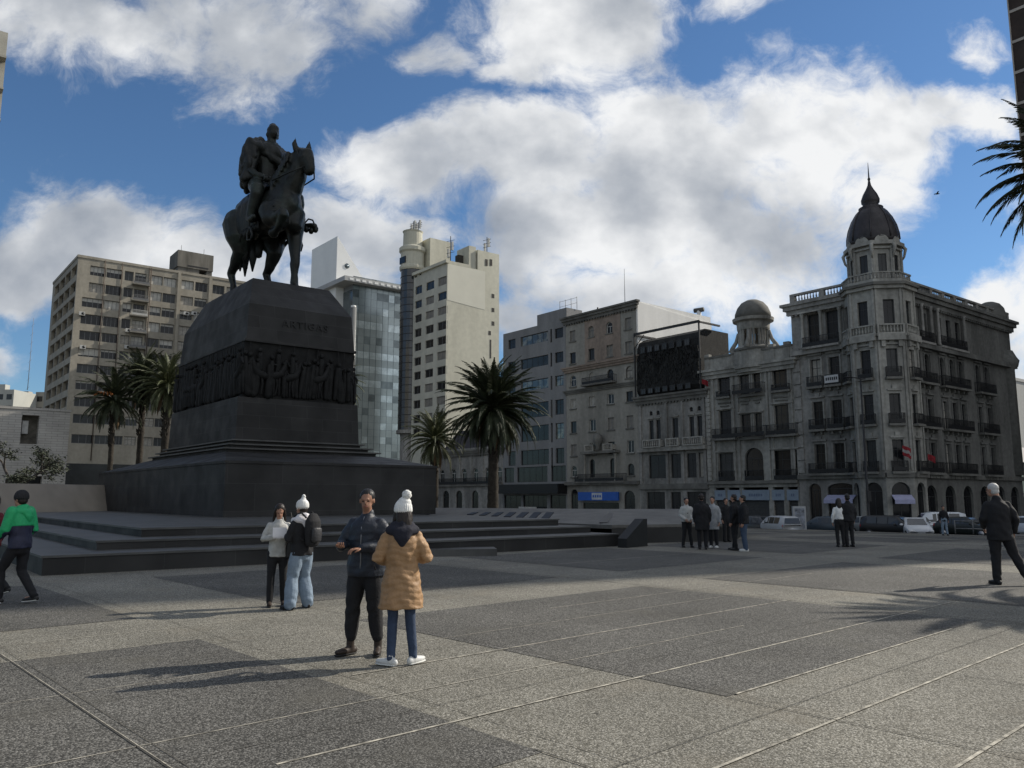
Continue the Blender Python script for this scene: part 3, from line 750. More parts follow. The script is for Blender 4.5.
    for (yy, zz_) in ((-.29, 1.95), (-.31, 1.8), (-.28, 1.64), (-.32, 1.7), (-.25, 1.6), (-.3, 1.88)):      # gathered lumps of cloth on the arm
        rball(c, (-.03 + .1 * math.sin(zz_ * 40), yy, zz_), (.07, .06, .075))
    rb(c, [(-.05, -.28, 2.06), (.1, -.12, 2.02), (.15, .06, 1.93), (.12, .2, 1.84)], [.06, .07, .075, .06], 8)
    rb(c, [(-.02, -.26, 1.98), (.12, -.1, 1.92), (.15, .06, 1.82), (.1, .2, 1.72)], [.05, .055, .06, .05], 8)
    def crumple(me): deform(me, lambda q: .07 * np.sin(q[:, 0] * 4.1 + q[:, 2] * 1.3) * np.sin(q[:, 1] * 6.3 + q[:, 2] * .9) + .03 * np.sin(q[:, 1] * 15 + q[:, 2] * 3))
    inst('cloak', blob('cloak', c, .06, 2, bronze_dk, crumple), t, (0, 0, 0))
    # sabre and stirrups on the far side
    s = MB()
    s.tube(sc([(.32, .5, 1.2), (.1, .46, 1.16), (-.2, .44, 1.04), (-.5, .43, .9)]), [.035 * KS, .034 * KS, .03 * KS, .014 * KS], 7)
    s.tube(sc([(.3, .5, 1.2), (.38, .54, 1.2), (.44, .58, 1.18)]), [.045 * KS, .04 * KS, .05 * KS], 8, cap='round')
    s.tube(sc([(.3, .48, 1.24), (.35, .52, 1.31), (.42, .56, 1.28), (.45, .59, 1.18)]), .014 * KS, 6)
    for q_ in ((.33, .5, 1.14), (.4, .55, 1.11), (.45, .6, 1.13)): s.ball(Vector(q_) * KS, tuple(v * KS for v in (.05, .045, .06)), 8)
    s.build('sabre', bronze, t)
    for sg in (-1, 1):
        s = MB(); y = .415 * sg
        s.tube(sc([(.27, y, .98), (.2, y, .88), (.21, y, .79), (.34, y, .76), (.38, y, .84), (.32, y, .94), (.27, y, .98)]), .016 * KS, 6)
        s.tube(sc([(.27, y, .98), (.22, sg * .42, 1.3)]), .012 * KS, 5)
        s.build('stirrup', bronze_dk, t)
build_statue()

# ------------------------------------------------------------------ people
skin = mat('skin', (.38, .21, .145), .55, .08, 8)
skin2 = mat('skin tanned', (.30, .155, .10), .55, .08, 8)
eye_m = mat('eye dark', (.02, .015, .012), .2, .1, 8)
def cloth(name, col, rough=.85, quilt=0, var=.12):
    m = mat(name, col, rough, var, 7, bump=.25, bscale=45, var2=.08, scale2=30)
    return m
def limb_default():
    return dict(
        Lhip=(-.09, 0, .93), Lknee=(-.10, .02, .50), Lank=(-.10, -.03, .09), Rhip=(.09, 0, .93), Rknee=(.10, .02, .50), Rank=(.10, -.03, .09),
        Lsh=(-.185, 0, 1.42), Lel=(-.235, -.02, 1.14), Lwr=(-.235, .06, .88), Rsh=(.185, 0, 1.42), Rel=(.235, -.02, 1.14), Rwr=(.235, .06, .88),
        Ltoe=(0, 1), Rtoe=(0, 1), head=(0, .02), lean=0.0, look=0.0, nod=0.0)
def person(loc, heading, H, label, pose=None, top=None, bottom=None, shoe=None, hair=None, sk=None, female=False, sleeve=True,
           coat_len=.82, coat_flare=0.0, coat_w=0.0, quilt=0.0, leg_w=1.0, flare=1.0, long_hair=0, hat=None, hood=None, group='people on the plaza', fine=True, under=None, open_front=None, collar=True, cap=True, boots=False, z=None, grey=None):
    """local frame: +Y is where the person faces, +X their right hand, 1.75 m tall before scaling"""
    J = limb_default(); J.update(pose or {}); k = H / 1.75; sk = sk or skin
    g = {n: Vector(v) for n, v in J.items() if isinstance(v, tuple) and len(v) == 3}
    lean = J['lean']
    # leaning moves everything above the hip along +Y
    def LN(p): p = Vector(p); return Vector((p.x, p.y + lean * max(0, p.z - .95), p.z))
    sw = .92 if female else 1.0
    vox = .014 if fine else .024
    b = MB()
    def T(m, pts, rad, seg=12, **kw): m.tube([LN(p) * k for p in pts], [tuple(q * k for q in r) if isinstance(r, (tuple, list)) else r * k for r in rad], seg, cap='round', **kw)
    torso = [(.88, .155, .105), (.97, .16, .11), (1.08, .135 if female else .145, .1), (1.2, .15, .11), (1.32, .16, .11), (1.38, .145, .095), (1.43, .09, .065)]
    T(b, [(0, 0, z_) for z_, _, _ in torso], [(d, w * sw) for _, w, d in torso], 16, up=(0, 1, 0))
    T(b, [(0, -.005, 1.44), (0, .012, 1.56)], [.058, .052])
    hx, hy = J['head']; look = J['look']; nod = J['nod']
    hc = LN((hx, hy, 1.635))
    Rm = Matrix.Rotation(look, 3, 'Z') @ Matrix.Rotation(-nod, 3, 'X')
    def HP(x, y, z_): return (hc + Rm @ Vector((x, y, z_))) * k
    def TH_(m, pts, rad, seg=12, **kw): m.tube([HP(*p) for p in pts], [tuple(q * k for q in r) if isinstance(r, (tuple, list)) else r * k for r in rad], seg, cap='round', **kw)
    def HB(m, c, r, seg=12, mt=None): m.ball(HP(*c), tuple(q * k for q in r), seg, mt, rot=Rm)
    HB(b, (0, -.01, .03), (.076, .093, .088), 16); HB(b, (0, .025, -.045), (.056, .062, .068), 12)
    HB(b, (0, .05, -.085), (.03, .025, .022), 8)
    HB(b, (0, .098, -.012), (.013, .02, .024), 8); HB(b, (0, .085, .022), (.045, .012, .012), 8); HB(b, (0, .082, -.055), (.024, .012, .012), 8)
    for s in (-1, 1): HB(b, (s * .078, -.005, -.005), (.012, .02, .032), 8)
    ex = MB()
    for s in (-1, 1): HB(ex, (s * .031, .082, .004), (.013, .008, .007), 8, eye_m)
    HB(ex, (0, .094, -.053), (.024, .004, .004), 8, mat('lips', (.25, .09, .08), .5, .1, 9))
    for s in 'LR':
        shb = g[s + 'sh'] + Vector((.045 if s == 'L' else -.045, 0, -.055))
        T(b, [shb, shb.lerp(g[s + 'el'], .5), g[s + 'el'], g[s + 'el'].lerp(g[s + 'wr'], .35), g[s + 'wr']], [.05 * sw, .047 * sw, .04 * sw, .038 * sw, .027])
        T(b, [(g[s + 'hip']), g[s + 'hip'].lerp(g[s + 'knee'], .5), g[s + 'knee'], g[s + 'knee'].lerp(g[s + 'ank'], .3), g[s + 'ank']], [.07, .06, .046, .046, .034])
        toe = Vector((J[s + 'toe'][0], J[s + 'toe'][1], 0)).normalized()
        a = g[s + 'ank']; T(b, [a + Vector((0, 0, -.045)) - toe * .02, a + Vector((0, 0, -.055)) + toe * .13], [.034, .03])
        # hand: palm in the skin, five rooted fingers
        wr, el = LN(g[s + 'wr']), LN(g[s + 'el']); d = (wr - el).normalized()
        side = Vector((1 if s == 'L' else -1, 0, 0)); side = (side - d * side.dot(d)); side = side.normalized() if side.length > .1 else Vector((0, 1, 0))
        nrm = d.cross(side).normalized()
        palm = nrm if abs(d.z) < .5 else side
        acr = d.cross(palm).normalized()
        b.tube([wr * k, (wr + d * .045) * k, (wr + d * .085) * k], [(.016 * k, .028 * k), (.016 * k, .04 * k), (.014 * k, .038 * k)], 10, cap='round', up=tuple(palm))
        for i, ln in enumerate((.062, .074, .07, .054)):
            o = wr + d * .085 + acr * (.028 - i * .0187)
            c1 = o + d * ln * .45 + palm * .006; c2 = o + d * ln * .8 + palm * .024; c3 = o + d * ln * .9 + palm * .045
            ex.tube([(o - d * .02) * k, o * k, c1 * k, c2 * k, c3 * k], [.0095 * k, .0095 * k, .009 * k, .0082 * k, .007 * k], 6, sk, cap='round')
        o = wr + d * .03 + acr * .03
        ex.tube([o * k, (o + d * .03 + acr * .018 + palm * .012) * k, (o + d * .06 + acr * .015 + palm * .026) * k], [.012 * k, .0105 * k, .008 * k], 6, sk, cap='round')
    me = blob('person', b, vox * k * .9, 2, sk, None, ex)
    zz = gz(loc[0], loc[1]) if z is None else z
    o = inst('person', me, None, (loc[0], loc[1], zz + .012), heading)
    tag(o, label, 'person', group)
    # trousers
    if bottom:
        m = MB()
        T(m, [(0, 0, .86), (0, 0, .95), (0, 0, 1.05)], [(.125, .175 * sw), (.13, .178 * sw), (.115, .158 * sw)], 14, up=(0, 1, 0))
        for s in 'LR':
            hp, kn, an = g[s + 'hip'], g[s + 'knee'], g[s + 'ank']
            lo = an + (kn - an).normalized() * (-.015 if not boots else .1)
            T(m, [hp + Vector((0, 0, -.02)), hp.lerp(kn, .5), kn, kn.lerp(an, .5), lo], [.102 * (1 + (leg_w - 1) * .4), .09 * leg_w, .072 * leg_w, .068 * leg_w * flare, .058 * leg_w * flare])
        def crease(me):
            a = .004 if leg_w >= 1 else .0015
            def fn(c):
                q = c / k; z_ = q[:, 2]
                return a * k * np.sin(z_ * 34 + q[:, 0] * 31 + 2 * np.sin(q[:, 1] * 25 + z_ * 9)) * np.where((z_ < .2) | ((z_ > .4) & (z_ < .6)), 1.3, .5)
            deform(me, fn)
        inst('trousers', blob('trousers', m, vox * k, 2, bottom, crease), o, (0, 0, 0))
    if top:
        m = MB(); cw = coat_w
        rows = [(coat_len, .175 + cw + coat_flare, .125 + cw * .8 + coat_flare * .7), ((coat_len + 1.02) / 2, .172 + cw + coat_flare * .5, .125 + cw * .8 + coat_flare * .4), (1.06, .158 * (1 if not female else .96) + cw, .12 + cw * .7),
                (1.2, .172 + cw * .8, .128 + cw * .7), (1.32, .18 + cw * .6, .13 + cw * .6), (1.39, .168 + cw * .4, .115 + cw * .4), (1.445, .12, .09), (1.49, .07, .07)]
        m.tube([LN((0, 0, z_)) * k for z_, _, _ in rows], [(d * k, w * sw * k) for _, w, d in rows], 18, cap=True, up=(0, 1, 0))
        if collar: T(m, [(0, -.02, 1.45), (0, -.012, 1.495)], [(.07, .085), (.062, .076)], 12, up=(0, 1, 0))
        for s in 'LR':
            sh, el, wr = g[s + 'sh'], g[s + 'el'], g[s + 'wr']
            sh = sh + Vector((-.035 if sh.x > 0 else .035, 0, -.04)); T(m, [sh, sh.lerp(el, .3), sh.lerp(el, .6), el, el.lerp(wr, .5), wr.lerp(el, .04)], [.062 * sw + cw * .3, .066 * sw + cw * .35, .064 * sw + cw * .35, .058 * sw + cw * .3, .052 + cw * .3, .04 + cw * .2])
        def fold(me):
            def fn(c):
                q = c / k; r_ = .006 * np.sin(q[:, 2] * 24 + 2 * np.sin(q[:, 0] * 13)) * np.sin(q[:, 0] * 19 + q[:, 1] * 14) + .004 * np.sin(q[:, 2] * 31 + q[:, 0] * 27) * np.sin(q[:, 1] * 33 + q[:, 2] * 17)
                if quilt:
                    ph = q[:, 2] * (2 * math.pi / quilt) + 1.9 * np.sin(np.arctan2(q[:, 1], q[:, 0]) * 3 + q[:, 2] * 4) * (1 if coat_flare else .15)
                    r_ = r_ + (.0055 if coat_flare else .004) * np.abs(np.sin(ph / 2)) - .003
                return r_ * k
            deform(me, fn)
        inst('coat' if coat_len < .8 else 'jacket', blob('jacket', m, vox * k * .9, 1, top, fold), o, (0, 0, 0))
    if quilt and not coat_flare:      # front zip, pocket slits and hem band of the padded jacket
        m = MB(); T(m, [(.0, .135 + .02, .84), (.0, .15, 1.0), (.0, .155, 1.2), (.0, .145, 1.35), (0, .08, 1.46)], [.007] * 5, 6)
        m.build('zip', mat('dull metal zip', (.2, .2, .21), .4, .1, 5, metal=.7), o)
        for sx in (-1, 1):
            m = MB(); T(m, [(sx * .12, .115, 1.0), (sx * .155, .1, .9)], [.008] * 2, 5); m.build('pocket', blk, o)
    if open_front:      # light garment open over a darker shirt
        m = MB(); T(m, [(0, .07, 1.0), (0, .085, 1.2), (0, .075, 1.38)], [(.075, .05), (.075, .055), (.06, .045)], 10, up=(0, 1, 0))
        inst('shirt_front', blob('shirt_front', m, vox * k, 1, open_front), o, (0, 0, 0))
    if hood:
        m = MB(); T(m, [(-.13, .07, 1.44), (-.14, -.05, 1.45), (-.07, -.11, 1.44), (0, -.125, 1.42), (.07, -.11, 1.44), (.14, -.05, 1.45), (.13, .07, 1.44)], [.045, .055, .06, .065, .06, .055, .045], 10)
        T(m, [(0, -.13, 1.44), (0, -.15, 1.36), (0, -.15, 1.29)], [(.05, .12), (.045, .09), (.025, .035)], 10, up=(0, 1, 0))
        T(m, [(-.09, -.04, 1.5), (0, -.08, 1.51), (.09, -.04, 1.5)], [.05, .06, .05], 10)
        inst('hood', blob('hood', m, vox * k, 2, hood), o, (0, 0, 0))
    for s in 'LR':
        if not shoe: break
        toe = Vector((J[s + 'toe'][0], J[s + 'toe'][1], 0)).normalized(); a = g[s + 'ank']
        rise = max(0, a.z - .09)
        base = Vector((a.x, a.y, a.z - .055))
        tip = -.55 * rise / .13 if rise else 0
        tv = (toe + Vector((0, 0, tip))).normalized()
        m = MB(); T(m, [base - tv * .055, base + tv * .02, base + tv * .11, base + tv * .175], [(.042, .036), (.046, .04), (.036, .044), (.024, .034)], 12, up=(0, 0, 1))
        T(m, [base + Vector((0, 0, .0)), base + Vector((0, 0, .07 if not boots else .13))], [.043, .045])
        so = inst('boot' if boots else 'shoe', blob('shoe', m, .011 * k, 1, shoe[0]), o, (0, 0, 0))
        m = MB(); T(m, [base - tv * .06 + Vector((0, 0, -.03)), base + tv * .03 + Vector((0, 0, -.03)), base + tv * .12 + Vector((0, 0, -.03)), base + tv * .19 + Vector((0, 0, -.028))], [(.012, .038), (.012, .04), (.012, .047), (.011, .033)], 12, up=(0, 0, 1))
        so2 = m.build('sole', shoe[1], so)
    if hair:
        m = MB()
        HB(m, (0, -.022, .045), (.086, .095, .09), 16)
        HB(m, (0, -.045, -.015), (.08, .07, .07), 12)
        if long_hair:
            TH_(m, [(0, -.06, .02), (0, -.085, -.08), (0, -.1, -.18), (.0, -.11, -.18 - long_hair)], [(.06, .085), (.055, .09), (.045, .085), (.02, .05)], 12, up=(0, 1, 0))
            for s in (-1, 1): TH_(m, [(s * .07, .0, .03), (s * .085, .0, -.06), (s * .09, .015, -.17), (s * .085, .03, -.2 - long_hair * .4)], [.03, .032, .032, .015], 8)
        def strands(me):
            deform(me, lambda c: k * .003 * np.sin(c[:, 0] / k * 170) * np.sin(c[:, 1] / k * 150 + c[:, 2] / k * 20))
        inst('hair', blob('hair', m, .012 * k, 2, hair, strands), o, (0, 0, 0))
    if hat:
        m = MB(); kind, hm = hat
        HB(m, (0, -.018, .055), (.1, .112, .105), 16)
        TH_(m, [(0, -.02, .0), (0, -.022, .045)], [(.106, .094), (.108, .096)], 16, up=(0, 1, 0)) if False else None
        m.lathe([(.094 * k, -.02 * k), (.102 * k, -.01 * k), (.102 * k, .03 * k), (.094 * k, .04 * k)], tuple(HP(0, -.018, .03)), 20, sy=1.1)
        if kind == 'pom':
            TH_(m, [(0, -.025, .07), (.008, -.035, .105)], [.096, .08])
        if kind == 'point':
            TH_(m, [(0, -.02, .08), (.004, -.03, .15)], [.09, .045])
        def rib(me):
            h0 = HP(0, -.018, 0)
            deform(me, lambda c: k * .0035 * np.sin(26 * np.arctan2(c[:, 1] - h0.y, c[:, 0] - h0.x)))
        ho = inst('woolly_hat', blob('hat', m, .009 * k, 1, hm, rib), o, (0, 0, 0))
        if kind in ('pom', 'point'):
            m = MB(); c = (.03, -.055, .205) if kind == 'pom' else (.005, -.035, .2); rr = .052 if kind == 'pom' else .03
            HB(m, c, (rr, rr, rr), 14)
            def fluff(me):
                rr_ = np.random.RandomState(2)
                deform(me, lambda c: k * rr_.uniform(-.006, .008, len(c)))
            inst('pompom', blob('pompom', m, .008 * k, 1, hm, fluff), ho, (0, 0, 0))
    o['_k'] = k
    return o
def hd(dx, dy):        # heading so that local +Y points along (dx, dy)
    return math.atan2(dy, dx) - math.pi / 2

blk = cloth('black fabric', (.012, .012, .014)); navy = cloth('navy puffer shell', (.014, .019, .03), .5)
tan = cloth('tan quilted shell', (.33, .195, .095), .6); denim = cloth('blue denim', (.035, .055, .10)); pale_denim = cloth('pale washed denim', (.19, .245, .31))
white_k = cloth('white knit wool', (.72, .72, .70), .95); grey_w = cloth('off white jacket cloth', (.42, .42, .40), .8)
green = cloth('bright green shell', (.015, .36, .13), .55); navy2 = cloth('dark navy shell', (.02, .022, .05), .6)
maroon = cloth('maroon fabric', (.12, .012, .018)); dbrown = cloth('dark brown suede', (.035, .022, .015), .8)
hair_b = mat('dark brown hair', (.018, .011, .008), .5, .3, 30); hair_k = mat('black hair', (.01, .009, .009), .45, .3, 30); hair_g = mat('silver hair', (.48, .47, .45), .6, .15, 20)
w_shoe = mat('white leather', (.6, .6, .58), .5, .1, 10); b_shoe = mat('black leather', (.014, .013, .013), .45, .1, 10)
sole_w = mat('white rubber sole', (.6, .6, .57), .8, .1, 10); sole_b = mat('black rubber sole', (.02, .02, .02), .8, .1, 10)
gold = mat('brown ankle boot', (.03, .02, .014), .6, .2, 10)

# 1 man in the dark puffer jacket, hands together in front
pm = G(364, 654.5)
person(pm, hd(-.25, -1), 1.72, 'man with short dark hair in dark navy puffer jacket holding his hands together in front', dict(
    Lhip=(-.09, 0, .93), Lknee=(-.12, .03, .5), Lank=(-.15, -.02, .09), Rhip=(.09, 0, .93), Rknee=(.12, .05, .5), Rank=(.14, .05, .09), Ltoe=(-.35, 1), Rtoe=(.5, 1),
    Lel=(-.27, .02, 1.14), Lwr=(-.06, .27, 1.13), Rel=(.27, .04, 1.15), Rwr=(.17, .28, 1.15), look=.25, nod=.1),
    top=navy, bottom=blk, shoe=(gold, sole_b), hair=hair_k, sk=skin2, coat_len=.82, coat_w=.045, quilt=.07, leg_w=1.15, boots=True, group=None)
# 2 woman in the tan quilted coat, seen from behind
pw = G(400, 665.5)
woman_tan = person(pw, hd(-.12, 1), 1.59, 'woman in knee length tan quilted coat and white bobble hat, seen from behind', dict(
    Lknee=(-.09, .03, .5), Lank=(-.1, -.05, .09), Rknee=(.1, .0, .5), Rank=(.14, .02, .09), Ltoe=(-.75, .55), Rtoe=(.6, .75),
    Lel=(-.27, -.03, 1.14), Lwr=(-.14, .2, 1.1), Rel=(.28, -.02, 1.14), Rwr=(.17, .2, 1.12), look=.2),
    top=tan, bottom=denim, shoe=(w_shoe, sole_w), hair=hair_b, female=True, coat_len=.60, coat_flare=.055, coat_w=.045, quilt=.065, leg_w=.82, long_hair=.12, hat=('pom', white_k), hood=cloth('dark navy hood lining', (.014, .015, .025)), group=None)
# 3 woman in off white jacket looking at a phone
p3 = G(276, 606)
p3o = person(p3, hd(.35, -1), 1.53, 'woman with brown hair in off white jacket looking down at white papers', dict(
    Lknee=(-.1, .02, .5), Lank=(-.12, -.02, .09), Rknee=(.11, .05, .5), Rank=(.12, .05, .09), Lel=(-.26, .02, 1.14), Lwr=(-.06, .26, 1.22), Rel=(.26, .02, 1.14), Rwr=(.08, .26, 1.2), nod=.5),
    top=grey_w, bottom=blk, shoe=(dbrown, sole_b), hair=hair_b, female=True, coat_len=.84, coat_w=.02, leg_w=.95, long_hair=.1, group=None)
# 4 person with white hat, black jacket, wide pale jeans, seen from behind three-quarter
p4 = G(300, 609)
p4o = person(p4, hd(-.75, .6), 1.58, 'person in pointed white woolly hat, black jacket and wide pale blue jeans', dict(
    Lknee=(-.13, .06, .5), Lank=(-.2, .0, .09), Rknee=(.12, .08, .5), Rank=(.16, .02, .09), Ltoe=(-.3, 1), Rtoe=(.3, 1), Lel=(-.25, .04, 1.14), Lwr=(-.12, .26, 1.18), Rel=(.25, .04, 1.14), Rwr=(.12, .26, 1.16), look=.2, lean=.05),
    top=blk, bottom=pale_denim, shoe=(b_shoe, sole_b), hair=hair_b, coat_len=.86, coat_w=.03, leg_w=1.3, flare=1.3, hat=('point', white_k), hood=cloth('white fleece hood', (.6, .58, .6)), group=None)
# backpack carried by 4
def child_world(o, lp): return Matrix.Translation(o.location) @ Matrix.Rotation(o.rotation_euler.z, 4, 'Z') @ Vector(lp)
bk = MB(); bk.tube([(0, 0, -.2), (0, 0, -.05), (0, 0, .12), (0, 0, .2)], [(.07, .125), (.085, .14), (.08, .135), (.04, .09)], 14, cap='round', up=(0, 1, 0))
bp = inst('backpack', blob('backpack', bk, .014, 2, blk), None, child_world(p4o, (0.02, -.215, 1.17)), p4o.rotation_euler.z)
tag(bp, 'black backpack worn on the black jacket of the person with pointed white hat', 'backpack')
b2 = MB(); b2.tube([(0, -.09, -.16), (0, -.1, .0)], [(.035, .09), (.03, .09)], 10, cap='round', up=(0, 1, 0)); b2.build('front_pocket', cloth('charcoal nylon', (.03, .03, .033), .5), bp)
for s in (-1, 1):
    b2 = MB(); b2.tube([(s * .09, .05, .17), (s * .1, .16, .245), (s * .11, .3, .2), (s * .12, .36, .05), (s * .13, .24, -.12), (s * .12, .05, -.16)], .016, 6); b2.build('strap', blk, bp)
# handbag of 3
hb = MB(); hb.tube([(0, 0, -.17), (0, 0, 0), (0, 0, .12)], [(.05, .13), (.055, .12), (.03, .09)], 12, cap='round', up=(0, 1, 0))
hbo = inst('shoulder_bag', blob('shoulder_bag', hb, .012, 2, b_shoe), None, child_world(p3o, (-.23, .08, .9)), p3o.rotation_euler.z)
tag(hbo, 'black shoulder bag hanging at the side of the woman in off white jacket', 'bag')
b2 = MB(); b2.tube([(-.08, 0, .1), (.03, -.03, .3), (.06, -.06, .5), (.1, -.06, .5)], .01, 6); b2.build('strap', b_shoe, hbo)
pp = MB(); pp.box(-.1, .1, -.012, 0, -.07, .07); pp.box(-.09, .11, .004, .012, -.05, .09)
ppo = pp.build('papers', mat('white paper', (.75, .75, .78), .8, .05, 5), None, child_world(p3o, (0.0, .36, 1.1)), p3o.rotation_euler.z)
tag(ppo, 'white folded papers held by the woman in off white jacket', 'papers')
# 5 person in green and navy jacket walking left
p5 = G(15, 604)
p5o = person(p5, hd(-1, .15), 1.72, 'person in green and navy jacket and dark woolly hat walking at the far left', dict(
    Lknee=(-.1, .22, .52), Lank=(-.1, .22, .10), Rknee=(.1, .02, .49), Rank=(.1, -.24, .12), Lel=(-.24, .06, 1.15), Lwr=(-.18, .26, 1.02), Rel=(.25, -.03, 1.14), Rwr=(.22, .2, 1.0), lean=.06),
    top=navy2, bottom=blk, shoe=(b_shoe, sole_w), hair=hair_b, coat_len=.86, coat_w=.03, hat=('plain', cloth('charcoal knit', (.02, .02, .022))), hood=green, group=None)
gm = MB()
gm.tube([Vector((0, .06 * max(0, z - .95), z)) for z in (1.19, 1.25, 1.34, 1.43, 1.478)], [(.158, .208), (.158, .212), (.152, .212), (.13, .195), (.088, .11)], 18, cap=True, up=(0, 1, 0))
for s in 'LR':
    sx = -1 if s == 'L' else 1
    sh = Vector((sx * .185, .03, 1.42)); el = Vector((-.24, .075, 1.15)) if s == 'L' else Vector((.25, -.015, 1.14)); wr = Vector((-.18, .267, 1.02)) if s == 'L' else Vector((.22, .21, 1.0))
    gm.tube([sh, sh.lerp(el, .5), el, el.lerp(wr, .5), wr], [.09, .085, .08, .075, .062], 12, cap='round')
inst('upper_jacket', blob('upper_jacket', gm, .014, 1, green), p5o, (0, 0, 0))
# 6 companion in maroon, mostly outside the frame
p6 = G(-14, 598)
person(p6, hd(-1, .1), 1.68, 'person in maroon top walking at the left edge, just ahead of the green jacket', dict(
    Lknee=(-.1, .05, .5), Lank=(-.1, -.1, .09), Rknee=(.1, .1, .52), Rank=(.1, -.28, .16), Lwr=(-.22, .2, .95), Lel=(-.24, 0, 1.13)), top=maroon, bottom=blk, shoe=(b_shoe, sole_w), hair=hair_b, coat_len=.86, coat_w=.02, group=None)
# 7 older man with silver hair walking away at the right
p7 = G(1004, 585)
person(p7, hd(.2, 1), 1.9, 'older man with silver hair in long black jacket and trousers walking at the far right', dict(
    Lknee=(-.08, .03, .5), Lank=(-.1, .0, .09), Rknee=(.2, .0, .52), Rank=(.36, -.12, .1), Rhip=(.09, 0, .93), Ltoe=(-.4, 1), Rtoe=(.6, 1), Lel=(-.24, .02, 1.14), Lwr=(-.18, .2, .98), Rel=(.27, -.02, 1.14), Rwr=(.27, .1, .9), head=(-.04, .05), look=.7, lean=.03),
    top=blk, bottom=blk, shoe=(b_shoe, sole_b), hair=hair_g, coat_len=.76, coat_w=.035, leg_w=1.15, group=None)
# the group near the parapet
gp = 'people standing in the middle distance'
def pn(px, py, dx, dy, H, label, **kw): return person(G(px, py), hd(dx, dy), H, label, kw.pop('pose', None), group=gp, fine=False, **kw)
pn(687.5, 547.5, .1, -1, 1.62, 'person in open white jacket over black shirt standing beside the parapet', pose=dict(Lank=(-.16, 0, .09), Rank=(.16, 0, .09), Lwr=(-.12, .2, .98), Rwr=(.12, .2, .98)), top=grey_w, bottom=blk, shoe=(b_shoe, sole_b), hair=hair_k, coat_w=.04, open_front=blk, coat_len=.9)
pn(703, 549.5, .2, 1, 1.74, 'broad person in long black coat with back turned, beside the white jacket', top=blk, bottom=blk, shoe=(b_shoe, sole_b), hair=hair_b, coat_w=.06, coat_len=.6)
pn(714, 548, -.6, -1, 1.66, 'person in long pale grey coat behind the broad black coat', top=cloth('pale grey wool', (.30, .31, .32)), bottom=blk, shoe=(w_shoe, sole_w), hair=hair_k, coat_w=.03, coat_len=.62)
person(G(727, 542), hd(.3, -1), 1.6, 'smaller dark clothed person half hidden between the two groups', None, top=blk, bottom=blk, shoe=(b_shoe, sole_b), hair=hair_b, coat_len=.85, group=gp, fine=False)
pn(736, 550.5, -.8, .5, 1.72, 'person in black jacket and black trousers facing the pale grey coat', top=blk, bottom=blk, shoe=(b_shoe, sole_b), hair=hair_b, coat_w=.05, coat_len=.82, pose=dict(Lank=(-.12, -.05, .09), Rank=(.12, .1, .09)))
pn(745, 551.5, -1, .2, 1.7, 'person in black jacket, blue jeans and white trainers at the right end of the group', top=blk, bottom=cloth('dark blue denim', (.05, .075, .12)), shoe=(w_shoe, sole_w), hair=hair_k, coat_w=.05, coat_len=.86, leg_w=1.15)
pn(841, 547, .1, 1, 1.6, 'woman in short white jacket and black trousers beside a taller man in black', top=white_k, bottom=blk, shoe=(b_shoe, sole_b), hair=hair_b, female=True, coat_len=.98, long_hair=.06)
pn(850, 547, -.1, 1, 1.74, 'tall man in black standing next to the woman in short white jacket', top=blk, bottom=blk, shoe=(b_shoe, sole_b), hair=hair_k, coat_w=.04, coat_len=.84)
pf = at(945, 536.5, 47)
person(pf, hd(-.3, -1), 1.68, 'lone distant person in dark top and blue jeans near the street', dict(Lank=(-.14, .05, .09)), top=blk, bottom=pale_denim, shoe=(b_shoe, sole_b), hair=hair_k, group=gp, fine=False)
#@@NEXT
# ------------------------------------------------------------------ buildings
CAMO = Vector((0, 0, EYE))
class Wall:
    """a vertical wall plane: P plan point (left end seen from outside), e direction to the right seen from outside, n outward"""
    def __init__(s, P, e):
        s.P = Vector((P[0], P[1], 0)); s.e = Vector((e[0], e[1], 0)).normalized(); s.n = perp(s.e)
        s.rz = math.atan2(s.e.y, s.e.x)
    def px(s, px, py):
        d = Vector(ray(px, py)); t = (s.P - CAMO).dot(s.n) / d.dot(s.n)
        p = CAMO + d * t; return ((p - s.P).dot(s.e), p.z)
    def pt(s, a, b=0, z=0): p = s.P + s.e * a + s.n * b; return Vector((p.x, p.y, z))
    def shift(s, a, b=0): return Wall(s.pt(a, b), s.e)
def wall_from_px(px, py_h, D, e):
    """wall whose point seen in pixel column px (at the horizon) stands D metres away"""
    X = (px - 512) / 808.0 * D; return Wall((X, D), e)
def on_front(px):           # plan point of the street front plane seen in column px at the horizon
    k = (px - 512) / 808.0; D = CF / (NRM.x * k + NRM.y); return Vector((k * D, D, 0))

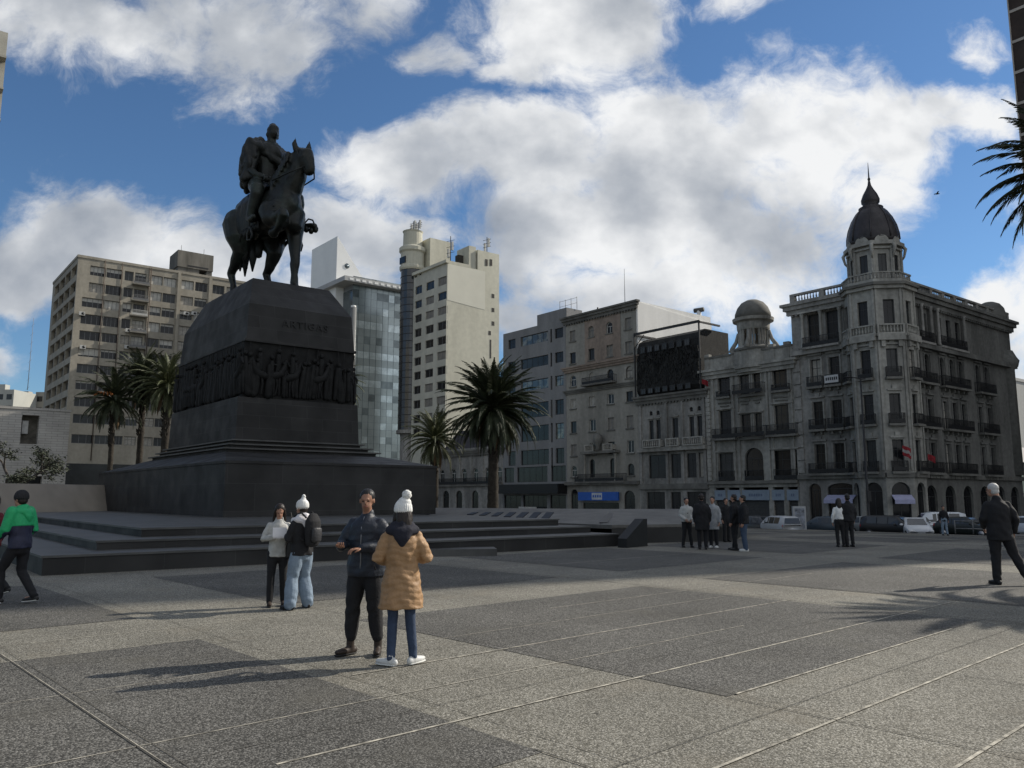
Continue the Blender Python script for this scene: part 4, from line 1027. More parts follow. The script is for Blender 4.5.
class Bld:
    def __init__(s, name, label, cat, P, group=None):
        s.P = Vector((P[0], P[1], 0)); s.t = thing(name, label, cat, s.P, 0, group)
    def part(s, name, mb, m=None, parent=None):
        return mb.build(name, m, parent or s.t, rel=s.P if parent is None else None)
ARCN = 6
def holed_wall(mb, W, L, z0, z1, holes, m, depth=.3, a_start=0, mrev=None):
    """wall skin with real openings and reveals; holes (a0,a1,z0,z1,arch)"""
    mrev = mrev or m
    hs = [h for h in holes if h[1] > a_start + .02 and h[0] < L - .02 and h[3] > z0 + .02 and h[2] < z1 - .02]
    hs = [(max(h[0], a_start + .05), min(h[1], L - .05), max(h[2], z0 + .03), min(h[3], z1 - .03), h[4] if len(h) > 4 else 0) for h in hs]
    A = sorted({a_start, L} | {h[0] for h in hs} | {h[1] for h in hs}); Z = sorted({z0, z1} | {h[2] for h in hs} | {h[3] for h in hs})
    # row-wise runs keep the face count low
    for j in range(len(Z) - 1):
        za, zb = Z[j], Z[j + 1]
        if zb - za < 1e-4: continue
        cuts = sorted([(h[0], h[1]) for h in hs if h[2] <= za + 1e-4 and h[3] >= zb - 1e-4])
        a = a_start
        for c in cuts + [(L, L)]:
            if c[0] > a + 1e-4: mb.quad(W.pt(a, 0, za), W.pt(c[0], 0, za), W.pt(c[0], 0, zb), W.pt(a, 0, zb), m)
            a = max(a, c[1])
    for (a0, a1, b0, b1, arch) in hs:
        r = (a1 - a0) / 2
        if arch:
            h = r * (1 if arch is True or arch == 1 else arch); zs = b1 - h; c = (a0 + a1) / 2
            arc = [(c - r * math.cos(math.pi * i / (2 * ARCN)), zs + h * math.sin(math.pi * i / (2 * ARCN))) for i in range(2 * ARCN + 1)]
            for i in range(2 * ARCN):
                p, q = arc[i], arc[i + 1]; corner = (a0, b1) if i < ARCN else (a1, b1)
                mb.add([W.pt(p[0], 0, p[1]), W.pt(q[0], 0, q[1]), W.pt(corner[0], 0, corner[1])], [(0, 1, 2)], m)
                mb.quad(W.pt(p[0], 0, p[1]), W.pt(q[0], 0, q[1]), W.pt(q[0], -depth, q[1]), W.pt(p[0], -depth, p[1]), mrev)
            top = zs
        else:
            mb.quad(W.pt(a0, 0, b1), W.pt(a1, 0, b1), W.pt(a1, -depth, b1), W.pt(a0, -depth, b1), mrev); top = b1
        mb.quad(W.pt(a0, 0, b0), W.pt(a1, 0, b0), W.pt(a1, -depth, b0), W.pt(a0, -depth, b0), mrev)
        for a in (a0, a1): mb.quad(W.pt(a, 0, b0), W.pt(a, 0, top), W.pt(a, -depth, top), W.pt(a, -depth, b0), mrev)

gl_dark = glass_mat('dark window glass', (.016, .017, .019), .18, spec=.32)
gl_blue = glass_mat('bluish window glass', (.03, .034, .036), .2, spec=.35)
gl_cur = mat('drawn pale curtain', (.34, .32, .28), .8, .25, 2.5, spec=.5)
gl_shut = mat('closed roller blind', (.22, .205, .18), .7, .2, 1.5)
fr_dark = mat('dark window frame', (.03, .03, .03), .5, .2, 3); fr_white = mat('white window frame', (.5, .49, .46), .6, .15, 3); fr_grey = mat('grey window frame', (.16, .16, .16), .5, .2, 3)
iron = mat('black wrought iron', (.014, .014, .015), .5, .2, 4)
WCACHE = {}
def window(parent, W, rel, a0, a1, z0, z1, cols=2, rows=1, fm=fr_grey, gm=gl_dark, depth=.3, arch=0, bar=.07, name='window', half=None):
    """frame as a part, pane as its sub-part; half: (material, fraction) of the pane covered by a blind"""
    w, h = round(a1 - a0, 2), round(z1 - z0, 2)
    if w < .1 or h < .1: return
    key = (w, h, cols, rows, fm.name, arch, bar)
    if key not in WCACHE:
        mb = MB(); t = .06
        ah = (w / 2) * (1 if arch is True or arch == 1 else (arch or 0)); zs = h - ah
        mb.box(0, bar, -t, 0, 0, zs); mb.box(w - bar, w, -t, 0, 0, zs); mb.box(bar, w - bar, -t, 0, 0, bar)
        if arch:
            n = 10
            for i in range(n):
                p = [(w / 2 - (w / 2 - q) * math.cos(math.pi * (i + s) / n), zs + (ah - q) * math.sin(math.pi * (i + s) / n)) for s in (0, 1) for q in (0, bar)]
                mb.hexa([(p[0][0], 0, p[0][1]), (p[2][0], 0, p[2][1]), (p[3][0], 0, p[3][1]), (p[1][0], 0, p[1][1]),
                         (p[0][0], -t, p[0][1]), (p[2][0], -t, p[2][1]), (p[3][0], -t, p[3][1]), (p[1][0], -t, p[1][1])])
            mb.box(bar, w - bar, -t + .005, -.005, zs - bar / 2, zs + bar / 2)
        else: mb.box(bar, w - bar, -t, 0, h - bar, h)
        for i in range(1, cols):
            x = w * i / cols; mb.box(x - bar * .4, x + bar * .4, -t + .008, -.008, bar, zs - (bar if not arch else bar / 2))
        for j in range(1, rows):
            z = h * j / rows if rows > 1 else 0
            if j == rows - 1 and rows == 2: z = h * .68
            if z < zs - bar: mb.box(bar, w - bar, -t + .012, -.012, z - bar * .35, z + bar * .35)
        mb.mats.append(fm); WCACHE[key] = mb.mesh(name)
    loc = W.pt(a0, -depth + .07, z0) - rel
    f = inst(name, WCACHE[key], parent, loc, W.rz)
    k2 = ('p', w, h, gm.name, arch, half[0].name if half else None, half[1] if half else 0)
    if k2 not in WCACHE:
        mb = MB(); zs = h - (w / 2) * (1 if arch is True or arch == 1 else (arch or 0))
        if arch:
            ah = h - zs
            pts = [(w, 0, 0)] + [(w / 2 + w / 2 * math.cos(math.pi * i / 12), 0, zs + ah * math.sin(math.pi * i / 12)) for i in range(13)] + [(0, 0, 0)]
            mb.add(pts, [tuple(range(len(pts)))], gm)
        elif half:
            zc = h * (1 - half[1]); mb.quad((0, 0, 0), (w, 0, 0), (w, 0, zc), (0, 0, zc), gm)
            mb.quad((0, .01, zc), (w, .01, zc), (w, .01, h), (0, .01, h), half[0])
        else: mb.quad((0, 0, 0), (w, 0, 0), (w, 0, h), (0, 0, h), gm)
        WCACHE[k2] = mb.mesh('pane')
    inst('pane', WCACHE[k2], f, (0, -.035, 0))
    return f
# local x runs along the wall, local y points INTO the wall is negative normal: flip so that -y is inside
def balcony(parent, W, rel, a0, a1, z, d=.55, h=.95, m=iron, slab=None, style='iron', name='balcony'):
    w = round(a1 - a0, 2); key = ('b', w, d, h, m.name, slab.name if slab else '', style)
    if key not in WCACHE:
        mb = MB()
        if slab: mb.box(-.08, w + .08, -.02, d + .08, -.2, 0, slab)
        if style == 'iron':
            mb.box(0, w, d - .03, d, h - .05, h, m); mb.box(0, w, d - .03, d, .06, .1, m)
            mb.box(0, .03, 0, d, h - .05, h, m); mb.box(w - .03, w, 0, d, h - .05, h, m)
            n = max(2, int(w / .13))
            for i in range(n + 1):
                x = (w - .03) * i / n; mb.box(x, x + .03, d - .028, d - .002, 0, h - .05, m)
            for i in range(3):
                y = d * i / 3; mb.box(.002, .028, y, y + .03, 0, h - .05, m); mb.box(w - .028, w - .002, y, y + .03, 0, h - .05, m)
            mb.box(.02, w - .02, d - .02, d - .01, .1, h * .42, m)
            for i in range(max(1, int(w / .45))):
                x = (i + .5) * .45
                mb.lathe([(.001, -.01), (.1, 0), (.001, .01)], (x, d - .015, h * .6), 8, m)
        elif style == 'stone':
            mb.box(0, w, d - .18, d, h - .12, h, m); mb.box(0, w, d - .18, d, 0, .12, m)
            mb.box(0, .16, 0, d, .12, h - .12, m); mb.box(w - .16, w, 0, d, .12, h - .12, m)
            n = max(2, int(w / .3))
            for i in range(n):
                x = .16 + (w - .32) * (i + .5) / n
                mb.lathe([(.05, 0), (.075, (h - .24) * .3), (.035, (h - .24) * .65), (.05, h - .24)], (x, d - .09, .12), 6, m)
        elif style == 'panel':
            mb.box(0, w, d - .05, d, .05, h, m); mb.box(0, .05, 0, d - .05, .05, h, m); mb.box(w - .05, w, 0, d - .05, .05, h, m)
        WCACHE[key] = mb.mesh(name)
    loc = W.pt(a0, 0, z) - rel
    return inst(name, WCACHE[key], parent, loc, W.rz)
# walls have local +y = -n, so a balcony mesh built towards +y must be mirrored: rotate frame instead
def _fix():
    global balcony, window
    b0, = (balcony,)
    def bal(parent, W, rel, a0, a1, z, *a, **k):
        o = b0(parent, W, rel, a0, a1, z, *a, **k)
        o.rotation_euler.z = W.rz + math.pi
        o.location = W.pt(a1, 0, z) - rel
        return o
    balcony = bal
_fix()
def trim(mb, W, a0, a1, z0, z1, out, m=None, inn=.02):
    mb.fbox(W.P, W.e, W.n, a0, a1, -inn, out, z0, z1, m)
def cornice(mb, W, a0, a1, z, h, out, m=None, dent=False):
    trim(mb, W, a0 - out * .4, a1 + out * .4, z, z + h * .4, out * .45, m); trim(mb, W, a0 - out * .7, a1 + out * .7, z + h * .4 + .002, z + h * .75, out * .75, m)
    trim(mb, W, a0 - out, a1 + out, z + h * .75 + .002, z + h, out, m)
    if dent:
        n = int((a1 - a0) / .45)
        for i in range(n):
            a = a0 + (i + .3) * (a1 - a0) / n; trim(mb, W, a, a + .2, z - .16, z - .003, out * .4, m)
def footprint(W, L, depth_vec): return [W.pt(0).xy[:], W.pt(L).xy[:], (W.pt(L) + depth_vec).xy[:], (W.pt(0) + depth_vec).xy[:]]
def body_sides(mb, W, L, dv, z0, z1, m, front=False):
    f = footprint(W, L, dv)
    for i in range(0 if front else 1, 4):
        p, q = f[i], f[(i + 1) % 4]; mb.quad((*p, z0), (*q, z0), (*q, z1), (*p, z1), m)
def roof_slab(mb, W, L, dv, z, m): f = footprint(W, L, dv); mb.add([(*p, z) for p in f], [(0, 1, 2, 3)], m)
UN = Vector((.777, .629, 0))     # inward for the street front
EF = Vector((.629, -.777, 0))    # along the front, left to right
GRD = -1.2                       # street level
rw = random.Random(11)
def pick(*opts):
    x = rw.random(); s = 0
    for p, o in opts:
        s += p
        if x < s: return o
    return opts[-1][1]

st_light = mat('weathered pale render', (.31, .30, .27), .85, .38, .35, var2=.2, scale2=3, streak=True)
st_grey = mat('weathered grey render', (.26, .25, .23), .85, .4, .4, var2=.2, scale2=3, streak=True)
st_sooty = mat('sooty cornice stone', (.15, .145, .13), .9, .35, .5, var2=.2, scale2=4)
slate = mat('dark slate dome', (.035, .03, .032), .5, .35, 1.2, var2=.2, scale2=5)
st_shade = mat('shade darkened render', (.15, .147, .135), .88, .35, .4, var2=.18, scale2=3, streak=True)  # darker render for the right wing, its shade put into the colour
roof_m = mat('flat roof felt', (.12, .115, .11), .9, .3, .3)

def floor_windows(B, W, rel, cols, rows, holes, **kw):
    pass

ST_L, ST_G = st_light, st_grey
# ---- the domed corner building --------------------------------------------------------------
def corner_building():
    st_light, st_grey = ST_L, ST_G
    PL = on_front(800); tc = Vector((33.0, 70.6, 0)); ap = 2.75
    WL = Wall(PL, EF)
    Lw = (tc - PL).dot(EF) - 1.2
    B = Bld('corner_building', 'grey ornate five storey corner building with dark domed turret and iron balconies', 'building', PL)
    rel = B.P
    eR = U; WR = Wall(tc - Vector((0, 0, 0)) + Vector((-U.y, U.x, 0)) * 0, eR)
    # right wall plane: through the turret centre shifted out along its normal
    nR = perp(eR); WR = Wall(tc + nR * (ap - .9) + eR * 1.2, eR)
    LR = 22.5
    WLs = WL
    zf = [3.8, 7.85, 11.85, 15.6]    # balcony levels of floors 1..4
    zc = 19.75
    wall = MB(); tr = MB()
    # window columns on the left wall
    def col(W, px, ref=430): return W.px(px, ref)[0]
    colsL = [col(WL, 819), col(WL, 838)]
    holesL = []; wins = []
    for c in colsL:
        for f, (zb, hh) in enumerate(zip(zf, (2.7, 2.6, 2.6, 3.2))):
            hw = .5 if f < 3 else .62
            holesL.append((c - hw, c + hw, zb + .02, zb + hh, 0)); wins.append((WL, c - hw, c + hw, zb + .02, zb + hh, 0, .35))
    ga = [(col(WL, 809.5, 500), col(WL, 821.5, 500), GRD + .1, 2.9, 1), (col(WL, 828, 500), col(WL, 857, 500), GRD + .1, 2.9, .35)]
    holesL += ga
    holed_wall(wall, WL, Lw, GRD, zc, holesL, st_grey, .35)
    # right wall
    colsR = []
    for px in (921, 931, 946, 955.5, 964.5, 981, 990): colsR.append(WR.px(px, 420)[0])
    holesR = []
    for i, c in enumerate(colsR):
        for f, (zb, hh) in enumerate(zip(zf, (2.7, 2.6, 2.75, 2.8))):
            hw = .48; arch = 1 if (f == 2) else 0
            if f == 3 and i >= 5: continue
            holesR.append((c - hw, c + hw, zb + .02, zb + hh, arch)); wins.append((WR, c - hw, c + hw, zb + .02, zb + hh, arch, .35))
    gR = [(a - 1.0, a + 1.0, GRD + .1, 2.7, 1) for a in (2.6, 6.2, 9.8, 13.4, 17.0, 20.4)]
    holesR += gR
    holed_wall(wall, WR, LR, GRD, zc, holesR, st_shade, .35)
    # solid back, so that the volume is closed
    far = WR.pt(LR); inn = WL.pt(0) + UN * 22
    back = far + Vector((-nR.x, -nR.y, 0)) * 9
    wall.quad((*far.xy, GRD), (*back.xy, GRD), (*back.xy, zc), (*far.xy, zc), st_grey)
    wall.quad((*WL.pt(0).xy, GRD), (*inn.xy, GRD), (*inn.xy, zc), (*WL.pt(0).xy, zc), st_grey)
    wall.quad((*inn.xy, GRD), (*back.xy, GRD), (*back.xy, zc), (*inn.xy, zc), st_grey)
    # turret: octagonal bay with three visible faces
    R8 = ap / math.cos(math.pi / 8); an0 = math.atan2(-NRM.y, -NRM.x)
    octo = [(tc.x + R8 * math.cos(an0 + math.pi / 8 + i * math.pi / 4), tc.y + R8 * math.sin(an0 + math.pi / 8 + i * math.pi / 4)) for i in range(8)]
    tur_w = []
    for i in range(-1, 4):
        p = Vector((*octo[(i - 1) % 8], 0)); q = Vector((*octo[i % 8], 0)); W = Wall(p, q - p); L = (q - p).length
        hs = []
        for f, (zb, hh) in enumerate(zip(zf, (2.7, 2.6, 2.5, 2.3))):
            zb2 = zb + (.9 if f == 3 else 0)
            hs.append((L / 2 - .46, L / 2 + .46, zb2 + .02, zb2 + (hh if f < 3 else 2.2), 0)); wins.append((W, L / 2 - .46, L / 2 + .46, zb2 + .02, zb2 + (hh if f < 3 else 2.2), 0, .35))
        hs.append((L / 2 - .75, L / 2 + .75, GRD + .1, 2.9, 1))
        holed_wall(wall, W, L, GRD, zc, hs, st_light, .35)
        tur_w.append((W, L))
        for k, hl in enumerate([(L / 2 - .75, L / 2 + .75, GRD + .1, 2.9)]):
            window(B.t, W, rel, hl[0], hl[1], hl[2], hl[3], 2, 1, fr_dark, gl_dark, .35, 1, name='shop_window')
        for f in range(3): balcony(B.t, W, rel, L / 2 - .62, L / 2 + .62, zf[f], .4, .9, iron, st_sooty)
        balcony(B.t, W, rel, .0, L, zf[3] + .02, .28, .88, st_light, st_light, 'stone')
        for a in (.12, L - .12): trim(tr, W, a - .1, a + .1, 3.9, zc - .1, .1, st_light)
        for zb in zf[:3]:
            trim(tr, W, L / 2 - .6, L / 2 + .6, zb + 2.85, zb + 3.0, .16, st_light); trim(tr, W, L / 2 - .2, L / 2 + .2, zb + 3.01, zb + 3.35, .14, st_light)
        trim(tr, W, 0, L, 3.3, 3.7, .28, st_sooty); trim(tr, W, 0, L, 15.05, 15.58, .42, st_light)
        trim(tr, W, -.1, L + .1, zc - .1, zc + .2, .3, st_light); trim(tr, W, -.2, L + .2, zc + .202, zc + .45, .5, st_sooty)
        for j in range(2): trim(tr, W, L * (.12 + .62 * j), L * (.26 + .62 * j), 14.5, 15.04, .3, st_light)
    B.part('wall', wall)
    # awnings and shop fronts
    aw = mat('pale violet awning', (.36, .36, .50), .8, .1, 2)
    for (W, hl) in ((WL, ga[1]), (tur_w[2][0], (tur_w[2][1] / 2 - .8, tur_w[2][1] / 2 + .8, 0, 0))):
        m2 = MB(); p = [W.pt(hl[0], .05, 1.85), W.pt(hl[1], .05, 1.85), W.pt(hl[1], .75, 1.45), W.pt(hl[0], .75, 1.45)]
        m2.extr(p, (0, 0, -.05), aw); m2.extr([W.pt(hl[0], .75, 1.42), W.pt(hl[1], .75, 1.42), W.pt(hl[1], .75, 1.1), W.pt(hl[0], .75, 1.1)], W.n * .02, aw); B.part('awning', m2)
    for hl in ga: window(B.t, WL, rel, hl[0], hl[1], hl[2], hl[3], 3, 1, fr_dark, gl_dark, .35, hl[4], name='shop_window')
    for hl in gR: window(B.t, WR, rel, hl[0], hl[1], hl[2], hl[3], 2, 1, fr_dark, gl_dark, .35, 1, name='shop_window')
    for (W, a0, a1, z0, z1, arch, dp) in wins:
        window(B.t, W, rel, a0, a1, z0, z1, 2, 2, fr_dark, pick((.72, gl_dark), (.14, gl_blue), (.14, gl_cur)), dp, arch)
    # trim of the two wings
    for W, L, cols in ((WL, Lw, colsL), (WR, LR, colsR)):
        st_light, st_grey = (ST_L, ST_G) if W is WL else (st_shade, st_shade)
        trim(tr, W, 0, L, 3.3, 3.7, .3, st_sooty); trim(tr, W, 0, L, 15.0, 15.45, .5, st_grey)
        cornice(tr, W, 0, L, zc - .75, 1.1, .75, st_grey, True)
        z = .1 + GRD
        for k in range(10): trim(tr, W, .0, .7, 3.9 + k * 1.2, 4.95 + k * 1.2, .12, st_grey)
        # rusticated ground floor bands between the openings
        for c in cols:
            for zb in zf[:3]:
                trim(tr, W, c - .68, c - .54, zb, zb + 2.75, .09, st_light); trim(tr, W, c + .54, c + .68, zb, zb + 2.75, .09, st_light)
                trim(tr, W, c - .72, c + .72, zb + 2.95, zb + 3.12, .2, st_grey); trim(tr, W, c - .25, c + .25, zb + 3.13, zb + 3.4, .13, st_grey)
                trim(tr, W, c - .5, c - .3, zb - .5, zb - .2, .35, st_sooty); trim(tr, W, c + .3, c + .5, zb - .5, zb - .2, .35, st_sooty)
    st_light, st_grey = ST_L, ST_G
    # loggia columns on the top floor
    for c in (colsL[0] - .95, (colsL[0] + colsL[1]) / 2, colsL[1] + .95):
        p = WL.pt(c, .35, 0); tr.lathe([(.22, 0), (.2, .15), (.16, .2), (.14, 3.05), (.2, 3.15), (.22, 3.3)], (p.x, p.y, zf[3]), 10, st_light)
    trim(tr, WL, colsL[0] - 1.3, colsL[1] + 1.3, zf[3] + 3.3, zf[3] + 3.45, .6, st_light)
    for c in (colsR[0] - .8, (colsR[0] + colsR[1]) / 2, colsR[1] + .8, colsR[2] - .8, colsR[4] + .8):
        p = WR.pt(c, .3, 0); tr.lathe([(.22, 0), (.16, .2), (.14, 3.2), (.22, 3.5)], (p.x, p.y, zf[3]), 10, st_grey)
    # balustraded parapet
    for W, L in ((WL, Lw), (WR, LR)):
        trim(tr, W, 0, L, zc + .36, zc + .6, .12, st_grey, .25); trim(tr, W, 0, L, zc + 1.15, zc + 1.35, .12, st_grey, .25)
        n = int(L / 2.4)
        for i in range(n + 1): a = (L - .5) * i / n; trim(tr, W, a, a + .5, zc + .602, zc + 1.148, .1, st_grey, .22)
        k = int(L / .32)
        for i in range(k):
            a = .3 + (L - .6) * i / k; p = W.pt(a, -.07, 0)
            tr.lathe([(.05, 0), (.085, .18), (.04, .4), (.06, .545)], (p.x, p.y, zc + .6), 6, st_grey)
    # swept attic and bulging bay at the far end of the right wing
    pe = WR.pt(LR - 2.6, -.75, 0)
    tr.lathe([(1.45, 0), (1.5, .8), (1.35, 1.5), (1.0, 2.0), (.5, 2.25), (.02, 2.3)], (pe.x, pe.y, zc), 20, st_sooty)
    pe = WR.pt(LR - .9, -.45, 0)
    tr.lathe([(.95, 0), (.95, 11.0), (1.3, 11.3), (1.45, 11.9), (1.2, 12.3), (.9, 13.0)], (pe.x, pe.y, 3.9), 18, st_shade)
    B.part('stone_trim', tr)
    for zb in zf[:3]:
        balcony(B.t, WL, rel, colsL[0] - .75, colsL[0] + .75, zb, .5, .95, iron, st_sooty) if zb > 4 else balcony(B.t, WL, rel, colsL[0] - 1, colsL[1] + 1, zb, .5, .95, iron, st_sooty)
        if zb > 4: balcony(B.t, WL, rel, colsL[1] - .75, colsL[1] + .75, zb, .5, .95, iron, st_sooty)
        for g in ((0, 1), (2, 4), (5, 6)): balcony(B.t, WR, rel, colsR[g[0]] - .8, colsR[g[1]] + .8, zb, .55, .95, iron, st_sooty)
    balcony(B.t, WL, rel, colsL[0] - .85, colsL[1] + .85, zf[3], .7, .95, iron, st_grey)
    for g in ((0, 1), (2, 4)): balcony(B.t, WR, rel, colsR[g[0]] - .8, colsR[g[1]] + .8, zf[3], .5, .95, iron, st_grey)
    rf = MB(); rf.add([(*WL.pt(0).xy, zc + .4), (*WL.pt(Lw).xy, zc + .4), (*WR.pt(0).xy, zc + .4), (*WR.pt(LR).xy, zc + .4), (*back.xy, zc + .4), (*inn.xy, zc + .4)], [(0, 1, 2, 3, 4, 5)], roof_m)
    q = WR.pt(8, -2.5, 0); rf.fbox(q, WR.e, WR.n, 0, 1.0, 0, .8, zc + .4, zc + 2.0, st_sooty); rf.fbox(q, WR.e, WR.n, -.3, 1.3, -.2, 1.0, zc + 2.0, zc + 2.2, st_sooty)
    rfo = B.part('roof', rf)
    # cupola on the turret
    cp = MB(); c0 = (tc.x, tc.y, 0)
    def octp(r, a=0): return [(tc.x + r * math.cos(an0 + math.pi / 8 + i * math.pi / 4), tc.y + r * math.sin(an0 + math.pi / 8 + i * math.pi / 4)) for i in range(8)]
    cp.prism(octp(3.05), zc + .2, zc + .8, st_light)
    drum = octp(2.15)
    for i in range(8):
        p = Vector((*drum[(i - 1) % 8], 0)); q = Vector((*drum[i], 0)); W = Wall(p, q - p); L = (q - p).length
        holed_wall(cp, W, L, zc + .8, zc + 4.1, [(L / 2 - .36, L / 2 + .36, zc + 1.5, zc + 3.3, 0)], st_light, .2)
        window(B.t, W, rel, L / 2 - .36, L / 2 + .36, zc + 1.5, zc + 3.3, 2, 1, fr_dark, gl_blue, .2)
        for a in (.0, L): trim(cp, W, a - .14, a + .14, zc + .8, zc + 4.1, .14, st_light)
        trim(cp, W, -.12, L + .12, zc + 3.75, zc + 3.9, .2, st_light); trim(cp, W, -.2, L + .2, zc + 4.102, zc + 4.45, .36, st_light)
        # round pediment over each window
        p = W.pt(L / 2, .12, zc + 4.45)
        arc = [W.pt(L / 2 + 0.6 * math.cos(math.pi * t / 8), 0, zc + 4.45 + .55 * math.sin(math.pi * t / 8)) for t in range(9)]
        cp.extr(arc, W.n * .2, st_light)
        # balustrade
        W2 = Wall(p, q - p); pp_ = Vector((*octp(2.85)[(i - 1) % 8], 0)); qq_ = Vector((*octp(2.85)[i], 0)); W3 = Wall(pp_, qq_ - pp_); L3 = (qq_ - pp_).length
        trim(cp, W3, 0, L3, zc + 1.38, zc + 1.5, .06, st_light, .1)
        for k in range(7):
            p3_ = W3.pt(L3 * (k + .5) / 7, -.02, 0); cp.lathe([(.06, 0), (.09, .2), (.045, .45), (.06, .58)], (p3_.x, p3_.y, zc + .8), 6, st_light)
        # console scrolls at the corners
        pc = Vector((*drum[i], 0)); dd = (pc - tc).normalized()
        cp.tube([pc + dd * .1 + Vector((0, 0, zc + 4.4)), pc + dd * .45 + Vector((0, 0, zc + 3.9)), pc + dd * .3 + Vector((0, 0, zc + 3.2)), pc + dd * .12 + Vector((0, 0, zc + 2.9))], [.14, .16, .1, .06], 7, st_light)
    B.part('turret_drum', cp)
    dm = MB()
    prof = [(2.15, 4.5), (2.2, 4.9), (2.17, 5.5), (2.0, 6.3), (1.68, 7.1), (1.28, 7.75), (1.05, 8.0), (1.06, 8.2), (.8, 8.35), (.62, 8.5), (.78, 8.7), (.8, 9.0), (.62, 9.5), (.34, 10.0), (.16, 10.4), (.1, 10.8)]
    dm.lathe([(r, z + zc) for r, z in prof], c0, 32, slate)
    for k in range(8):
        a = an0 + math.pi / 8 + k * math.pi / 4
        dm.tube([(tc.x + r * 1.01 * math.cos(a), tc.y + r * 1.01 * math.sin(a), zc + z) for r, z in prof[1:7]], .07, 6, slate)
    do = B.part('dome', dm)
    sp = MB(); sp.tube([(tc.x, tc.y, zc + 10.7), (tc.x, tc.y, zc + 11.3), (tc.x, tc.y, zc + 12.6)], [.1, .06, .02], 6, iron); sp.ball((tc.x, tc.y, zc + 11.0), .14, 8, iron)
    B.part('finial', sp)
    # white cloth banner on the third floor balcony, red and white flags
    bn = MB(); a = colsL[1]; bn.fbox(WL.P, WL.e, WL.n, a - .72, a + .62, .56, .58, zf[2] + .15, zf[2] + .85, mat('white banner cloth', (.5, .5, .5), .8, .1, 3))
    dk = mat('banner lettering', (.03, .03, .035), .8, .1, 3)
    for k in range(6): bn.fbox(WL.P, WL.e, WL.n, a - .6 + k * .2, a - .47 + k * .2, .582, .59, zf[2] + .38, zf[2] + .66, dk)
    tag(bn.build('banner', rel=rel, loc=rel), 'small white banner with dark lettering hung on an upper balcony of the domed building', 'banner')
    return B, WL, WR, tur_w, zf
def flag(x0, label, cols, sc=.55):
    t = thing('flag', label, 'flag', x0)
    m = MB(); m.tube([(0, 0, 0), (-.35 * sc, -.5 * sc, 1.5 * sc)], .02, 5, iron); m.build('flagpole', None, t)
    m = MB(); n = 8
    for i, c in enumerate(cols):
        vs = []; z0, z1 = 1.45 - i * .45, 1.45 - (i + 1) * .45
        for k in range(n + 1):
            x = -.34 + k * .15; y = -.5 + .12 * math.sin(k * 1.1)
            vs += [(x * sc, y * sc, (z0 - k * .06) * sc), ((x - .05) * sc, y * sc, (z1 - k * .08) * sc)]
        m.add(vs, [(2 * k, 2 * k + 2, 2 * k + 3, 2 * k + 1) for k in range(n)], c, True)
    m.build('cloth', None, t)
_n0 = len(bpy.data.objects)
CB = corner_building()
B_, WL_, WR_, TW_, ZF_ = CB
redc = mat('red flag cloth', (.22, .012, .018), .8, .2, 3); whc = mat('white flag cloth', (.28, .27, .26), .8, .1, 3)
W_, L_ = TW_[2]
flag(W_.pt(L_ / 2 + .25, .45, 5.1), 'larger red flag with pale stripe over the first balcony of the domed turret', [redc, whc, redc], .6)
flag(WR_.pt(1.2, .6, 4.6), 'small plain red flag on the right wing beside the domed turret', [redc, redc])
flag(on_front(709.5) - UN * .4 + Vector((0, 0, 13.2)), 'red flag hanging between the dark mansard and the cupola palace', [redc, redc])

